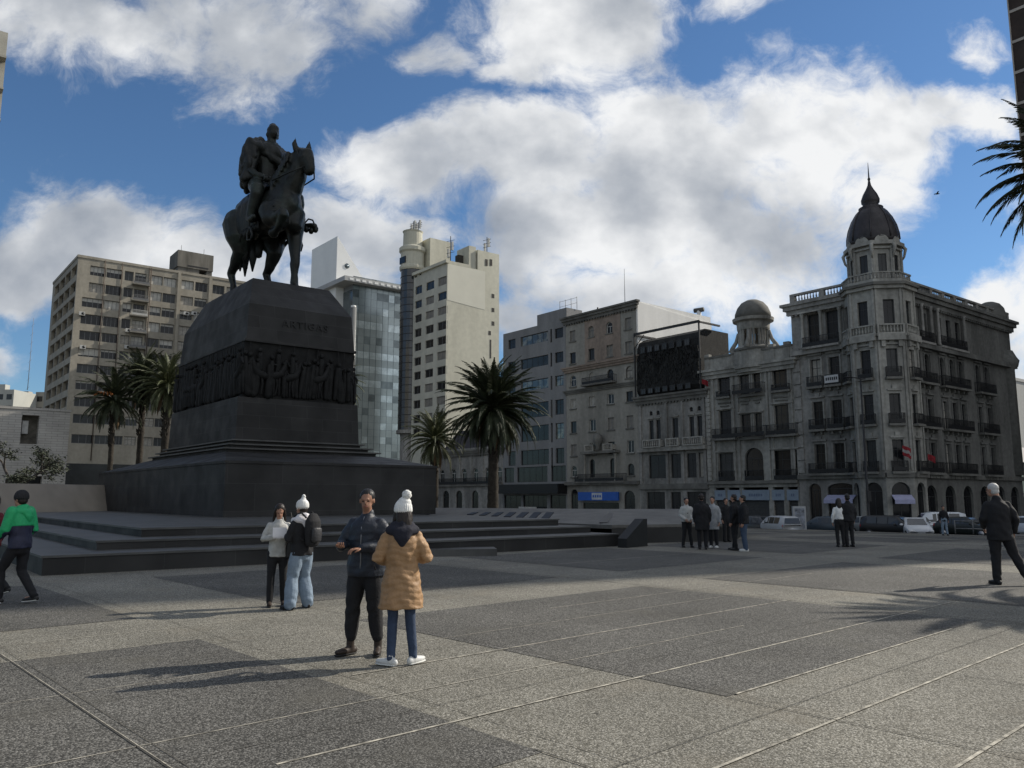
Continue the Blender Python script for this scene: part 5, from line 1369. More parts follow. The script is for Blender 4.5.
# ---- palace with the small open cupola --------------------------------------------------------
def cupola_palace():
    P = on_front(709.5); Q = on_front(799.6); W = Wall(P, EF); L = (Q - P).length
    B = Bld('cupola_palace', 'pale classical three storey palace with small open columned cupola on the roof', 'building', P)
    rel = B.P; wall = MB(); tr = MB(); zc = 15.0
    A = lambda px, y: W.px(px, y)[0]
    zl = [3.3, 7.6, 11.9]
    holes = []
    spec = [(A(723.5, 370), .75), (A(781, 370), .95)]
    lefts, rights = spec
    hl = []
    for (c, hw), n in ((lefts, 0), (rights, 1)):
        for f, h_ in enumerate((2.8, 2.9, 2.4)):
            w_ = hw * (1.35 if f == 0 else 1)
            hl.append((c - w_, c + w_, zl[f] + .05, zl[f] + h_, 0))
    cc = A(753.5, 450)
    hl.append((cc - 1.05, cc + 1.05, zl[0] + .05, zl[0] + 3.2, 1))
    for f in (1, 2):
        hl.append((cc - 1.35, cc - .15, zl[f] + .05, zl[f] + 2.3, 0)); hl.append((cc + .25, cc + 1.15, zl[f] + .05, zl[f] + 2.3, 0))
    shops = [(A(716, 500), A(725, 500)), (A(729, 500), A(740, 500)), (A(743.5, 500), A(769, 500)), (A(773.5, 500), A(784, 500)), (A(788.5, 500), A(798, 500))]
    sh = [(a, b, GRD + .1, 2.6, 0) for a, b in shops]
    holed_wall(wall, W, L, GRD, zc, hl + sh, st_light, .35)
    body_sides(wall, W, L, UN * 16, GRD, zc, st_light)
    B.part('wall', wall)
    for (a0, a1, z0, z1, ar) in hl: window(B.t, W, rel, a0, a1, z0, z1, 2 if a1 - a0 < 1.6 else 3, 2, fr_dark, pick((.7, gl_dark), (.3, gl_blue)), .35, ar)
    shut = mat('dark roller shutter', (.05, .05, .05), .6, .2, 4)
    sgn = mat('pale blue sign board', (.22, .27, .33), .6, .1, 2)
    for a, b in shops:
        m = MB(); n = 16
        for k in range(n):
            z0 = GRD + .1 + (1.15 - GRD) * k / n; m.fbox(W.P, W.e, W.n, a, b, -.3, -.24 if k % 2 else -.2, z0, z0 + (1.25 - GRD) / n, shut)
        B.part('roller_shutter', m)
        m = MB(); m.fbox(W.P, W.e, W.n, a - .1, b + .1, -.1, .06, 1.35, 2.35, sgn)
        dk = mat('sign lettering', (.10, .13, .2), .8, .1, 3)
        nl = max(2, int((b - a) / .35))
        for k in range(nl):
            c = (a + b) / 2 + (k - (nl - 1) / 2) * .2; m.fbox(W.P, W.e, W.n, c - .06, c + .06, .061, .07, 1.72, 1.98, dk)
        B.part('shop_sign', m)
    # first string course, pilasters, window surrounds
    trim(tr, W, 0, L, 2.95, 3.25, .35, st_sooty); trim(tr, W, 0, L, 2.62, 2.9, .1, st_light)
    for a in (.15, .9, A(733, 400), A(737.5, 400), A(767, 400), A(771, 400), A(790, 400), L - .35):
        trim(tr, W, a - .14, a + .14, 3.3, 14.1, .12, st_light)
    for k in range(24):
        z = 3.4 + k * .45; trim(tr, W, 0, .5, z, z + .38, .17, st_light)
    for (a0, a1, z0, z1, ar) in hl:
        if ar: continue
        trim(tr, W, a0 - .16, a0 - .02, z0, z1, .08, st_light); trim(tr, W, a1 + .02, a1 + .16, z0, z1, .08, st_light)
        trim(tr, W, a0 - .25, a1 + .25, z1 + .1, z1 + .25, .22, st_light)
        if z0 > 11: trim(tr, W, a0, a1, z0 - .75, z0 - .6, .15, st_sooty); trim(tr, W, a0 + .2, a1 - .2, z0 - 1.05, z0 - .95, .12, st_sooty)
    # centre bay: gently bowed
    bc = W.pt(cc, -2.9, 0)
    n0 = math.atan2(W.n.y, W.n.x)
    def bow(r, z0, z1, m, half=.62):
        pts = [(bc.x + r * math.cos(n0 + half * (i / 8 - 1)), bc.y + r * math.sin(n0 + half * (i / 8 - 1))) for i in range(17)]
        tr.prism(pts, z0, z1, m)
    bow(3.5, 14.1, 14.5, st_light); bow(3.75, 14.5, 14.9, st_light); bow(3.35, 14.9, 16.4, st_light); bow(3.5, 16.4, 16.6, st_sooty)
    bow(3.4, zl[2] - .28, zl[2] - .02, st_sooty); bow(3.4, zl[1] - .28, zl[1] - .02, st_sooty)
    cornice(tr, W, 0, L, 13.9, 1.0, .6, st_light)
    # parapet rising to the right
    trim(tr, W, 0, L, 14.9, 16.1, .05, st_light, .3); trim(tr, W, 0, L, 16.1, 16.3, .14, st_sooty, .35)
    for a in (.3, A(733, 340), A(771, 340), L - .6): trim(tr, W, a - .3, a + .3, 14.9, 16.6, .1, st_light, .38)
    B.part('stone_trim', tr)
    balcony(B.t, W, rel, cc - 1.75, cc + 1.75, zl[2], .75, 1, iron, None); balcony(B.t, W, rel, cc - 1.75, cc + 1.75, zl[1], .75, 1, iron, None)
    balcony(B.t, W, rel, lefts[0] - 1.3, lefts[0] + 1.5, zl[1], .6, 1, iron, st_sooty); balcony(B.t, W, rel, rights[0] - 1.6, rights[0] + 1.6, zl[1], .6, 1, iron, st_sooty)
    balcony(B.t, W, rel, lefts[0] - .8, lefts[0] + .8, zl[2], .4, .6, iron, st_sooty); balcony(B.t, W, rel, rights[0] - .95, rights[0] + .95, zl[2], .4, .6, iron, st_sooty)
    for c, w_ in ((lefts[0], 1.0), (rights[0], 1.25), (cc, 1.05)): balcony(B.t, W, rel, c - w_, c + w_, zl[0], .15, 1, iron, None)
    rf = MB(); roof_slab(rf, W, L, UN * 16, 15, roof_m); B.part('roof', rf)
    # cupola
    cp = MB(); c = W.pt(A(742, 330), -2.0, 0)
    cp.lathe([(2.35, 15.0), (2.35, 16.7), (2.0, 16.8), (1.75, 17.0)], (c.x, c.y, 0), 24, st_light, sm=False)
    for k in range(8):
        a = n0 + math.pi / 8 + k * math.pi / 4
        for da in (-.2, 0, .2):
            x, y = c.x + 1.45 * math.cos(a + da), c.y + 1.45 * math.sin(a + da)
            cp.lathe([(.2, 0), (.15, .1), (.14, 1.75), (.2, 1.9)], (x, y, 16.95), 8, st_light)
    # arched screens between the columns
    cp.lathe([(1.6, 18.7), (1.65, 18.85), (1.68, 19.5), (2.05, 19.65), (2.1, 19.95), (1.8, 20.0)], (c.x, c.y, 0), 28, st_light, sm=False)
    for k in range(4):      # scroll buttresses
        a = n0 + .3 + k * math.pi / 2
        cp.tube([(c.x + r * math.cos(a), c.y + r * math.sin(a), z) for r, z in ((2.45, 16.6), (2.25, 17.1), (1.85, 17.7), (1.62, 18.6))], [.3, .24, .2, .14], 8, st_light)
    B.part('cupola', cp)
    dm = MB(); dm.lathe([(1.85, 19.98), (1.8, 20.5), (1.55, 21.15), (1.15, 21.65), (.6, 21.95), (.05, 22.05)], (c.x, c.y, 0), 28, st_sooty); B.part('cupola_dome', dm)
cupola_palace()

# ---- classical house with the dark glazed mansard --------------------------------------------
lattice = mat('dark planted lattice', (.02, .02, .019), .9, .5, 1.2, var2=.5, scale2=7, bump=1, bscale=8)
def mansard_house():
    P = on_front(640.5); Q = on_front(709.4); W = Wall(P, EF); L = (Q - P).length
    B = Bld('mansard_house', 'grey classical house under a tall dark glazed mansard extension and steel frame', 'building', P)
    rel = B.P; wall = MB(); tr = MB(); A = lambda px, y: W.px(px, y)[0]
    zc = 13.0; hl = []
    for px, hw in ((651.5, .32), (658.5, .32), (675.5, .42), (692, .32), (700, .32)):
        hl.append((A(px, 435) - hw, A(px, 435) + hw, 7.9, 10.2, 0))
    for px in (651.5, 658.5, 692, 700): hl.append((A(px, 435) - .24, A(px, 435) + .24, 10.75, 11.25, 1))
    lo = [(A(649, 470), A(666, 470), 3.7, 6.3, 0), (A(671, 470), A(681, 470), 3.7, 6.3, 0), (A(687, 470), A(696.5, 470), 3.7, 6.3, 0), (A(699, 470), A(707, 470), 3.7, 6.3, 0)]
    gf = [(A(647, 500), A(665, 500), GRD + .1, 2.2, 0), (A(671, 500), A(681, 500), GRD + .1, 2.2, 0), (A(687, 500), A(706, 500), GRD + .1, 2.2, 0)]
    holed_wall(wall, W, L, GRD, zc, hl + lo + gf, st_grey, .3); body_sides(wall, W, L, UN * 15, GRD, zc, st_grey); B.part('wall', wall)
    for h in hl: window(B.t, W, rel, h[0], h[1], h[2], h[3], 1 if h[4] else 2, 1, fr_dark, gl_dark, .3, h[4])
    for h in lo: window(B.t, W, rel, h[0], h[1], h[2], h[3], 2, 1, fr_dark, pick((.5, gl_dark), (.5, gl_cur)), .3)
    for h in gf: window(B.t, W, rel, h[0], h[1], h[2], h[3], 3, 1, fr_dark, gl_dark, .3, name='shop_window')
    cornice(tr, W, 0, L, 12.1, .9, .55, st_sooty, True); trim(tr, W, 0, L, 2.5, 3.1, .25, st_sooty); trim(tr, W, 0, L, 6.65, 7.1, .55, st_light)
    for a in (.3, A(667, 435), A(683, 435), L - .3): trim(tr, W, a - .16, a + .16, 3.1, 12.1, .16, st_grey)
    for h in hl[:5]: trim(tr, W, h[0] - .12, h[1] + .12, 10.35, 10.5, .16, st_light)
    B.part('stone_trim', tr)
    for c, w_ in ((A(655, 440), 1.3), (A(675.5, 440), .9), (A(696, 440), 1.3)): balcony(B.t, W, rel, c - w_, c + w_, 7.1, .7, .9, st_light, None, 'stone')
    # mansard: bowed dark volume made of vertical ribs
    mm = MB(); prof = [(0, 13.0), (.4, 13.6), (.35, 16.5), (.2, 18.6), (-.15, 19.3), (-.9, 19.7)]
    Lm = L - .5
    for i in range(len(prof) - 1):
        (b0, z0), (b1, z1) = prof[i], prof[i + 1]
        mm.quad(W.pt(.2, b0, z0), W.pt(Lm, b0, z0), W.pt(Lm, b1, z1), W.pt(.2 + (.9 if i == len(prof) - 2 else 0), b1, z1), lattice)
    poly = [W.pt(.2, b, z) for b, z in prof] + [W.pt(.2, -5, 19.7), W.pt(.2, -5, 13)]
    mm.add(poly, [tuple(range(len(poly)))], lattice); poly = [W.pt(Lm, b, z) for b, z in prof] + [W.pt(Lm, -5, 19.7), W.pt(Lm, -5, 13)]; mm.add(poly, [tuple(range(len(poly)))], lattice)
    mm.quad(W.pt(.2, -.9, 19.7), W.pt(Lm, -.9, 19.7), W.pt(Lm, -5, 19.7), W.pt(.2, -5, 19.7), lattice)
    rr = random.Random(4)
    for i in range(420):    # climbing plants and slats over the face
        a = rr.uniform(.3, Lm - .1); z = rr.uniform(13.9, 17.6); b = .36
        l = rr.uniform(.15, .6); mm.fbox(W.pt(a, b, 0), W.e, W.n, 0, rr.uniform(.04, .3), -.1, .1, z, z + l, lattice)
    B.part('mansard', mm)
    for z, b, h in ((17.9, .2, .75), (13.2, .25, .6)):
        for k in range(7):
            a = .9 + k * (Lm - 1.6) / 7; w_ = (Lm - 1.6) / 7 - .35
            W2 = Wall(W.pt(0, b + .3, 0), W.e)
            window(B.t, W2, rel, a, a + w_, z, z + h, 2, 1, fr_dark, pick((.35, gl_blue), (.3, mat('sky lit glass', (.06, .063, .066), .2, .3, 1)), (.35, gl_dark)), .1, name='mansard_window')
    sf = MB(); steel = mat('dark steel frame', (.03, .028, .027), .5, .2, 2)
    for a in (.05, Lm + .25): sf.fbox(W.P, W.e, W.n, a, a + .14, .5, .64, 13, 20.4, steel)
    sf.fbox(W.P, W.e, W.n, .05, Lm + .39, .5, .64, 20.12, 20.4, steel)
    for a in (.05, Lm + .25): sf.fbox(W.P, W.e, W.n, a, a + .2, -3, .5, 20.12, 20.3, steel)
    sf.tube([W.pt(.1, .6, 18.6), W.pt(1.6, .6, 20.0)], .06, 5, steel)
    B.part('steel_frame', sf)
mansard_house()

# ---- cream house with blue sign ---------------------------------------------------------------
cream = mat('stained cream render', (.30, .285, .25), .88, .25, .3, var2=.12, scale2=2.5, streak=True)
pinkish = mat('faded pink render', (.27, .215, .175), .9, .25, .4, var2=.15, scale2=2.5, streak=True)
whitew = mat('whitewashed party wall', (.80, .79, .76), .85, .1, .3, streak=True)
def cream_house():
    P = on_front(567.3); Q = on_front(640.3); W = Wall(P, EF); L = (Q - P).length
    B = Bld('cream_house', 'tall stained cream apartment house with arched top windows, cornices and a blue shop sign', 'building', P)
    rel = B.P; wall = MB(); tr = MB(); A = lambda px, y: W.px(px, y)[0]
    zt = 24.4
    cols = [A(573.5, 420), A(592.5, 420), A(611, 420), A(630, 420)]
    Z = lambda px, y: W.px(px, y)[1]
    rows = [(Z(573, 477), Z(573, 466), 1), (Z(573, 456), Z(573, 444.5), 0), (Z(573, 433), Z(573, 421.5), 0), (Z(573, 408.5), Z(573, 399), 0), (Z(573, 386.5), Z(573, 375.5), 1), (Z(573, 363.5), Z(573, 352.5), 0), (Z(573, 341), Z(573, 330.5), 0)]
    hl = []; closed = set()
    for i, c in enumerate(cols):
        for j, (z0, z1, ar) in enumerate(rows):
            if j == 6 and i in (1, 2): ar = 1
            if j == 0 and i in (1, 2): continue
            hw = .52
            hl.append((c - hw, c + hw, z0, z1, ar))
            if (i, j) in ((0, 6), (1, 6), (3, 6), (3, 5), (2, 5), (2, 2), (3, 2), (0, 1)): closed.add(len(hl) - 1)
    gf = [(A(571, 500), A(578, 500), GRD + .1, 2.6, 1), (A(583, 500), A(619, 500), GRD + .1, 1.0, 0), (A(624, 500), A(635, 500), GRD + .1, 2.4, 1), (cols[1] - .6, cols[1] + .3, 4.0, 6.2, 1), (cols[2] - .3, cols[2] + .6, 4.0, 6.2, 1)]
    holed_wall(wall, W, L, GRD, zt, hl + gf, cream, .28)
    # upper storeys between the pilasters are pinkish: a thin rendered panel, proud of the wall
    body_sides(wall, W, L, UN * 14, GRD, zt, whitew)
    B.part('wall', wall)
    for k, (a0, a1, z0, z1, ar) in enumerate(hl):
        g = gl_shut if k in closed else pick((.5, gl_dark), (.2, gl_cur), (.3, gl_dark)); window(B.t, W, rel, a0, a1, z0, z1, 2, 1, fr_grey if k in closed else fr_white if rw.random() < .4 else fr_dark, g, .28, ar)
    for h in gf: window(B.t, W, rel, h[0], h[1], h[2], h[3], 2, 1, fr_dark, gl_dark, .28, h[4], name='shop_window')
    pn_ = MB(); holed_wall(pn_, W.shift(0, .05), A(621, 340), rows[5][0] - .9, rows[6][1] + .9, [(h[0] - .02, h[1] + .02, h[2] - .02, h[3] + .02, h[4]) for h in hl], pinkish, .06, A(585, 340)); B.part('upper_panel', pn_)
    zb = (rows[5][0] + rows[4][1]) / 2; zb2 = (rows[4][0] + rows[3][1]) / 2
    cornice(tr, W, 0, L, zt - .9, .9, .6, st_sooty, True); cornice(tr, W, 0, L, zb - .4, .7, .5, pinkish); cornice(tr, W, 0, L, zb2 - .2, .5, .35, st_sooty)
    trim(tr, W, 0, L, 3.1, 3.5, .5, st_sooty); trim(tr, W, cols[1] - 1.4, cols[2] + 1.4, 6.8, 7.1, .8, st_sooty)
    for h in hl: trim(tr, W, h[0] - .12, h[1] + .12, h[2] - .16, h[2] - .02, .12, st_sooty)
    for a in (cols[1] - 1.0, cols[2] + 1.0): tr.lathe([(.2, 0), (.15, .2), (.14, 3.0), (.22, 3.2)], (*W.pt(a, .45, 0).xy, 3.5), 8, cream)
    pm_ = W.pt((cols[1] + cols[2]) / 2, .7, 0); tr.lathe([(.35, 7.1), (.25, 7.6), (.55, 8.2), (.5, 8.9), (.2, 9.2)], (pm_.x, pm_.y, 0), 10, st_sooty)
    for k in (.4, .85): pass
    B.part('stone_trim', tr)
    balcony(B.t, W, rel, cols[1] - 1.0, cols[2] + 1.0, rows[4][0] - .15, .8, .85, iron, st_sooty); balcony(B.t, W, rel, cols[0] + .7, cols[3] - .7, 3.5, .6, .9, iron, st_sooty)
    for c in (cols[1], cols[2]):
        balcony(B.t, W, rel, c - .75, c + .75, 7.1, .75, .8, cream, None, 'stone')
    sg = MB(); bl = mat('bright blue sign board', (.02, .10, .42), .5, .1, 2); a0, a1 = A(581, 496), A(621, 496); z0, z1 = Z(600, 500.5), Z(600, 492)
    sg.fbox(W.P, W.e, W.n, a0, a1, .3, .5, z0, z1, bl); c = (a0 + a1) / 2
    wp = mat('white sign panel', (.5, .52, .55), .6, .1, 2); sg.fbox(W.P, W.e, W.n, c - .95, c + .75, .45, .52, z0 + .1, z1 - .1, wp)
    for k in range(4): sg.fbox(W.P, W.e, W.n, c - .8 + k * .38, c - .55 + k * .38, .522, .53, z0 + .36, z1 - .36, bl)
    B.part('shop_sign', sg)
    rf = MB(); roof_slab(rf, W, L, UN * 14, zt - .05, roof_m)
    # whitewashed side gable rising behind, with chimneys
    W2 = Wall(W.pt(L, 0, 0), UN)
    rf2 = MB(); rf2.extr([W2.pt(.1, .0, 13), W2.pt(14, 0, 13), W2.pt(14, 0, zt - .9), W2.pt(.1, 0, zt - .1)], Vector((W2.n.x, W2.n.y, 0)) * .12, whitew); B.part('party_wall', rf2)
    ro = B.part('roof', rf)
    for (a, b, z1, r) in ((9.5, .45, 20.9, .45),):
        ch = MB(); p = W2.pt(a, b, 0); ch.fbox(p, W2.e, W2.n, 0, .9, 0, .6, 15, z1, whitew); B.part('chimney', ch)
    ch = MB(); p = W2.pt(13.0, -1.0, 0); ch.tube([(p.x, p.y, zt - 1), (p.x, p.y, zt + .9)], .28, 10, whitew); ch.tube([(p.x - .5, p.y + .4, zt + 1.0), (p.x + .5, p.y - .4, zt + 1.0)], .3, 8, st_sooty); B.part('chimney', ch)
    m = MB(); p = W.pt(L * .55, -4, 0); m.tube([(p.x, p.y, zt), (p.x, p.y, zt + 5.8)], [.05, .02], 5, iron)
    for k in range(5): m.tube([W.pt(L * .55 + .5 * k, -3.5, zt), W.pt(L * .55 + .5 * k, -3.5, zt + 1.2)], .02, 4, iron)
    m.tube([W.pt(L * .4, -1.0, zt), W.pt(L * .4, -1.0, zt + .7)], .12, 6, iron)
    B.part('aerial', m)
cream_house()

# ---- modern grey office --------------------------------------------------------------------------
mod_grey = mat('grey concrete panel', (.215, .215, .215), .75, .15, .5, var2=.06, scale2=4, streak=True)
def grey_office():
    P = on_front(503); Q = on_front(567.1); W = Wall(P, EF); L = (Q - P).length
    B = Bld('grey_office', 'plain modern grey office block with wide ribbon windows between palms and cream house', 'building', P)
    rel = B.P; wall = MB(); A = lambda px, y: W.px(px, y)[0]; Z = lambda px, y: W.px(px, y)[1]
    zt = Z(540, 325)
    rows = [(Z(559, 463.5), Z(559, 448)), (Z(559, 439), Z(559, 423)), (Z(559, 414.5), Z(559, 399.5)), (Z(559, 386), Z(559, 375.5)), (Z(559, 362.5), Z(559, 352)), (Z(559, 338), Z(559, 328))]
    cols = [(508.3, 515.5, 2), (520.7, 548.5, 5), (550.6, 552.4, 1), (555.2, 563.7, 2)]
    hl = []
    for (z0, z1) in rows:
        for (x0, x1, n) in cols: hl.append((A(x0, 400), A(x1, 400), z0 - (.35 if n == 1 else 0), z1 + (.1 if n == 1 else 0), 0, n))
    gf = [(A(504, 490), A(514, 490), 3.6, 5.6, 0, 2), (A(517, 490), A(547.5, 490), 3.6, 5.6, 0, 5), (A(551, 490), A(566, 490), 3.6, 5.6, 0, 3), (A(504, 500), A(521, 500), GRD + .1, 1.9, 0, 3), (A(523, 500), A(547, 500), GRD + .1, 1.9, 0, 5), (A(550, 500), A(566, 500), GRD + .1, 1.9, 0, 2)]
    holed_wall(wall, W, L, GRD, zt, [h[:5] for h in hl + gf], mod_grey, .3); body_sides(wall, W, L, UN * 14, GRD, zt, mod_grey)
    wall.fbox(W.P, W.e, W.n, A(536, 320), L, -3, -.2, zt, zt + 1.5, mod_grey); B.part('wall', wall)
    refl = mat('glass with painted cream reflections', (.20, .19, .14), .1, .9, .7, col2=(.03, .035, .035), thr=(.45, .55), spec=.8)  # cream patches in the base colour imitate reflections
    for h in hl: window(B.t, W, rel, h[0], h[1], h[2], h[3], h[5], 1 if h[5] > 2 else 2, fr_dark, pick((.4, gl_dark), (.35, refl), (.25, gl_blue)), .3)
    for h in gf: window(B.t, W, rel, h[0], h[1], h[2], h[3], h[5], 1, fr_dark, gl_dark, .3, name='shop_window')
    m = MB(); m.fbox(W.P, W.e, W.n, 0, L, .003, 1.6, 2.1, 3.3, mat('black canopy', (.012, .012, .012), .5, .1, 2)); B.part('canopy', m)
    m = MB(); 
    for k in range(9): m.fbox(W.P, W.e, W.n, A(525, 505) + k * .4, A(525, 505) + k * .4 + .3, 1.0, 1.1, GRD, GRD + 1.6, fr_white)
    B.part('white_railing', m)
    rf = MB(); roof_slab(rf, W, L, UN * 14, zt - .02, roof_m); B.part('roof', rf)
    m = MB()
    for k in range(4): m.tube([W.pt(L * .75 + k * 1.1, -2, zt + 1.5), W.pt(L * .75 + k * 1.1, -2, zt + 3.2)], .03, 4, iron)
    m.tube([W.pt(L * .75, -2, zt + 3.1), W.pt(L * .75 + 3.3, -2, zt + 3.1)], .02, 4, iron); m.tube([W.pt(L * .75, -2, zt + 2.4), W.pt(L * .75 + 3.3, -2, zt + 2.4)], .02, 4, iron)
    B.part('aerial', m)
grey_office()

# ---- low classical house behind the palms --------------------------------------------------------
def low_classical():
    P = on_front(436); Q = on_front(502.8); W = Wall(P, EF); L = (Q - P).length
    B = Bld('low_classical_house', 'low two storey classical house with a row of arched windows behind the palms', 'building', P)
    rel = B.P; wall = MB(); tr = MB(); A = lambda px, y: W.px(px, y)[0]; Z = lambda px, y: W.px(px, y)[1]
    zt = Z(470, 448); z0, z1 = Z(475, 482), Z(475, 468)
    hl = [(A(px, 475) - .62, A(px, 475) + .62, z0, z1, 1) for px in (442, 453.5, 464, 475.5, 487.5, 499)]
    gf = [(A(px, 500) - .8, A(px, 500) + .8, GRD + .1, 2.6, 1) for px in (446, 459, 475, 491)]
    holed_wall(wall, W, L, GRD, zt, hl + gf, st_grey, .3); body_sides(wall, W, L, UN * 12, GRD, zt, st_grey); B.part('wall', wall)
    for h in hl: window(B.t, W, rel, h[0], h[1], h[2], h[3], 2, 1, fr_white, gl_dark, .3, 1)
    for h in gf: window(B.t, W, rel, h[0], h[1], h[2], h[3], 2, 1, fr_dark, gl_dark, .3, 1, name='shop_window')
    cornice(tr, W, 0, L, zt - 1.1, .8, .5, st_sooty, True); trim(tr, W, 0, L, 3.2, 3.5, .4, st_sooty)
    for h in hl: trim(tr, W, h[0] - .45, h[0] - .2, 3.5, zt - 1.1, .12, st_light)
    B.part('stone_trim', tr); balcony(B.t, W, rel, .3, L - .3, 3.5, .5, .9, iron, None)
    rf = MB(); W2 = W.shift(1, -.5); f0 = footprint(W2, L - 2, UN * 11); f1 = footprint(W2.shift(1.2, -2), L - 4.4, UN * 7)
    rf.prism(f0, zt, zt + 3.0, slate, f1); B.part('mansard_roof', rf)
low_classical()
#@@NEXT
# ------------------------------------------------------------------ towers and blocks further off
def corner_at(px, py, D): p = at(px, py, D); return Vector((p.x, p.y, 0)), p.z
b1_wall = mat('weathered beige concrete', (.30, .275, .225), .85, .18, .3, var2=.1, scale2=2, streak=True)
b1_spand = mat('grey brown spandrel', (.20, .19, .165), .8, .2, .5, streak=True)
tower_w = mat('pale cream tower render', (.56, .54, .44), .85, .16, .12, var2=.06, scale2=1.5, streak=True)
tower_w2 = mat('fresh cream render patch', (.66, .64, .54), .85, .05, .2)
ac_m = mat('air conditioner white', (.45, .45, .43), .5, .15, 3)
def ac_unit(parent, W, rel, a, z):
    key = 'ac'
    if key not in WCACHE:
        mb = MB(); mb.box(0, .95, .12, .5, 0, .65, ac_m); mb.lathe([(.24, 0), (.24, .02)], (0, 0, 0), 12, iron)
        mb.v = [v for v in mb.v]
        # fan grille on the outer face
        k = len(mb.v) - 24
        for i in range(24):
            x, y, z_ = mb.v[k + i]; mb.v[k + i] = (.35 + x, .5 + z_, .33 + y)
        mb.box(.1, .14, -.05, .5, -.08, -.04, iron); mb.box(.8, .84, -.05, .5, -.08, -.04, iron)
        WCACHE[key] = mb.mesh('air_conditioner')
    o = inst('air_conditioner', WCACHE[key], parent, W.pt(a + .95, 0, z) - rel, W.rz + math.pi)
def beige_block():
    P, zt = corner_at(78.5, 256.4, 138)
    WR = Wall(P, U); LR = 46; LL = 24
    WL = Wall(P + V * LL, -V)
    B = Bld('beige_apartment_block', 'large beige apartment block with ribbon windows, stacked balconies and rooftop tank house', 'building', P)
    rel = B.P; wall = MB()
    Z = lambda px, y: WR.px(px, y)[1]; A = lambda px, y: WR.px(px, y)[0]
    tops = [266, 283, 298.5, 315, 331.8, 348.5, 365, 381.5, 398.2, 415, 435]; bots = [275.6, 292.5, 308, 325, 341, 357.6, 374, 390.5, 407.3, 424, 444]
    ref = 95
    rows = [(Z(ref, b), Z(ref, t)) for t, b in zip(tops, bots)]
    segs = [(88, 104, 3), (104.6, 121, 3), (123, 132, 1), (133.5, 145, 2), (149, 161.5, 2), (162.3, 175.5, 2), (180.5, 193, 2), (194.5, 207, 2), (212, 224, 2), (226, 240, 2)]
    hl = []
    for j, (z0, z1) in enumerate(rows):
        if j >= 7: z0, z1 = rows[j]
        for i, (x0, x1, n) in enumerate(segs):
            a0, a1 = A(x0, 300), A(x1, 300)
            if i == 0 and j >= 2: a0 = A(82, 300)
            hl.append((a0, a1, z0, z1, 0, n, i, j))
    holed_wall(wall, WR, LR, -1.6, zt, [h[:5] for h in hl], b1_wall, .45)
    hL = []
    for j, (z0, z1) in enumerate(rows):
        for k in range(4): hL.append((LL - 5.6 - k * 5.4 + .1, LL - k * 5.4 - .55, z0 - .1, z1 + .1, 0, 4))
    holed_wall(wall, WL, LL, -1.6, zt, [h[:5] for h in hL], b1_wall, .8)
    b0 = WL.pt(0); b1 = WR.pt(LR); bk = b1 + V * LL
    wall.quad((*b0.xy, -1.6), (*bk.xy, -1.6), (*bk.xy, zt), (*b0.xy, zt), b1_wall); wall.quad((*b1.xy, -1.6), (*bk.xy, -1.6), (*bk.xy, zt), (*b1.xy, zt), b1_wall)
    wall.fbox(WR.P, WR.e, WR.n, A(176.5, 300), A(179.5, 300), 0, .25, 0, zt + .01, b1_wall)
    wall.fbox(WR.P, WR.e, WR.n, A(208, 300), A(211, 300), 0, .25, 0, zt + .01, b1_wall)
    B.part('wall', wall)
    paleb = mat('pale blinds', (.46, .45, .41), .7, .15, 1.5)
    cnt = 0
    rest = MB()
    for h in hl:
        pale = h[6] in (4, 5, 6) and h[7] in (0,) or rw.random() < .12
        gm = paleb if pale else pick((.62, gl_dark), (.2, gl_cur), (.18, gl_blue))
        half = (paleb, rw.choice([.25, .4, .6, .8])) if rw.random() < .45 and not pale else None
        if h[7] < 9 or h[6] > 2: window(B.t, WR, rel, h[0], h[1], h[2], h[3], h[5] + 1, 1, fr_grey, gm, .45, bar=.09, half=half); cnt += 1
        else: window(B.t, WR, rel, h[0], h[1], h[2], h[3], 3, 1, fr_grey, gm, .45, bar=.09)
    # left wall: one long ribbon a floor, its panes set deep
    for j, (z0, z1) in enumerate(rows):
        m = MB()
        for k in range(4):
            h = hL[j * 4 + k]
            m.quad(WL.pt(h[0], -.75, h[2]), WL.pt(h[1], -.75, h[2]), WL.pt(h[1], -.75, h[3]), WL.pt(h[0], -.75, h[3]), pick((.7, gl_dark), (.3, gl_cur)))
            for t in range(5):
                a = h[0] + (h[1] - h[0]) * t / 4; trim(m, WL, a - .05, a + .05, h[2], h[3], -.6, fr_grey, .72)
        B.part('ribbon_window', m)
    for j, (z0, z1) in enumerate(rows[:7]):
        W2 = WR; a0, a1 = A(131, 300), A(147, 300)
        balcony(B.t, WR, rel, a0, a1, z0 - .55, 1.3, 1.0, fr_white if j in (2, 5) else fr_grey, b1_spand, 'iron')
    for (px, py) in ((75, 0),): pass
    for (px, j) in ((125, 4), (137, 4), (124, 5), (78.8, 3), (183, 3), (191, 3), (79.5, 5)):
        a, z = WR.px(px, tops[j] - 3); a = max(a, .1); ac_unit(B.t, WR, rel, a, z - .6)
    pm = mat('brown downpipe', (.09, .07, .055), .6, .2, 2)
    for px in (102.5, 120, 147.8, 149.6):
        m = MB(); a = A(px, 300); m.tube([WR.pt(a, .12, 8), WR.pt(a, .12, zt)], .08, 6, pm); B.part('drain_pipe', m)
    m = MB(); trim(m, WR, -.15, LR, zt - .12, zt + .35, .12, b1_wall, .2); trim(m, WL, 0, LL + .1, zt - .12, zt + .35, .12, b1_wall, .2); B.part('parapet', m)
    f = [WR.pt(0).xy[:], WR.pt(LR).xy[:], bk.xy[:], b0.xy[:]]; m = MB(); m.add([(*p, zt) for p in f], [(0, 1, 2, 3)], roof_m); B.part('roof', m)
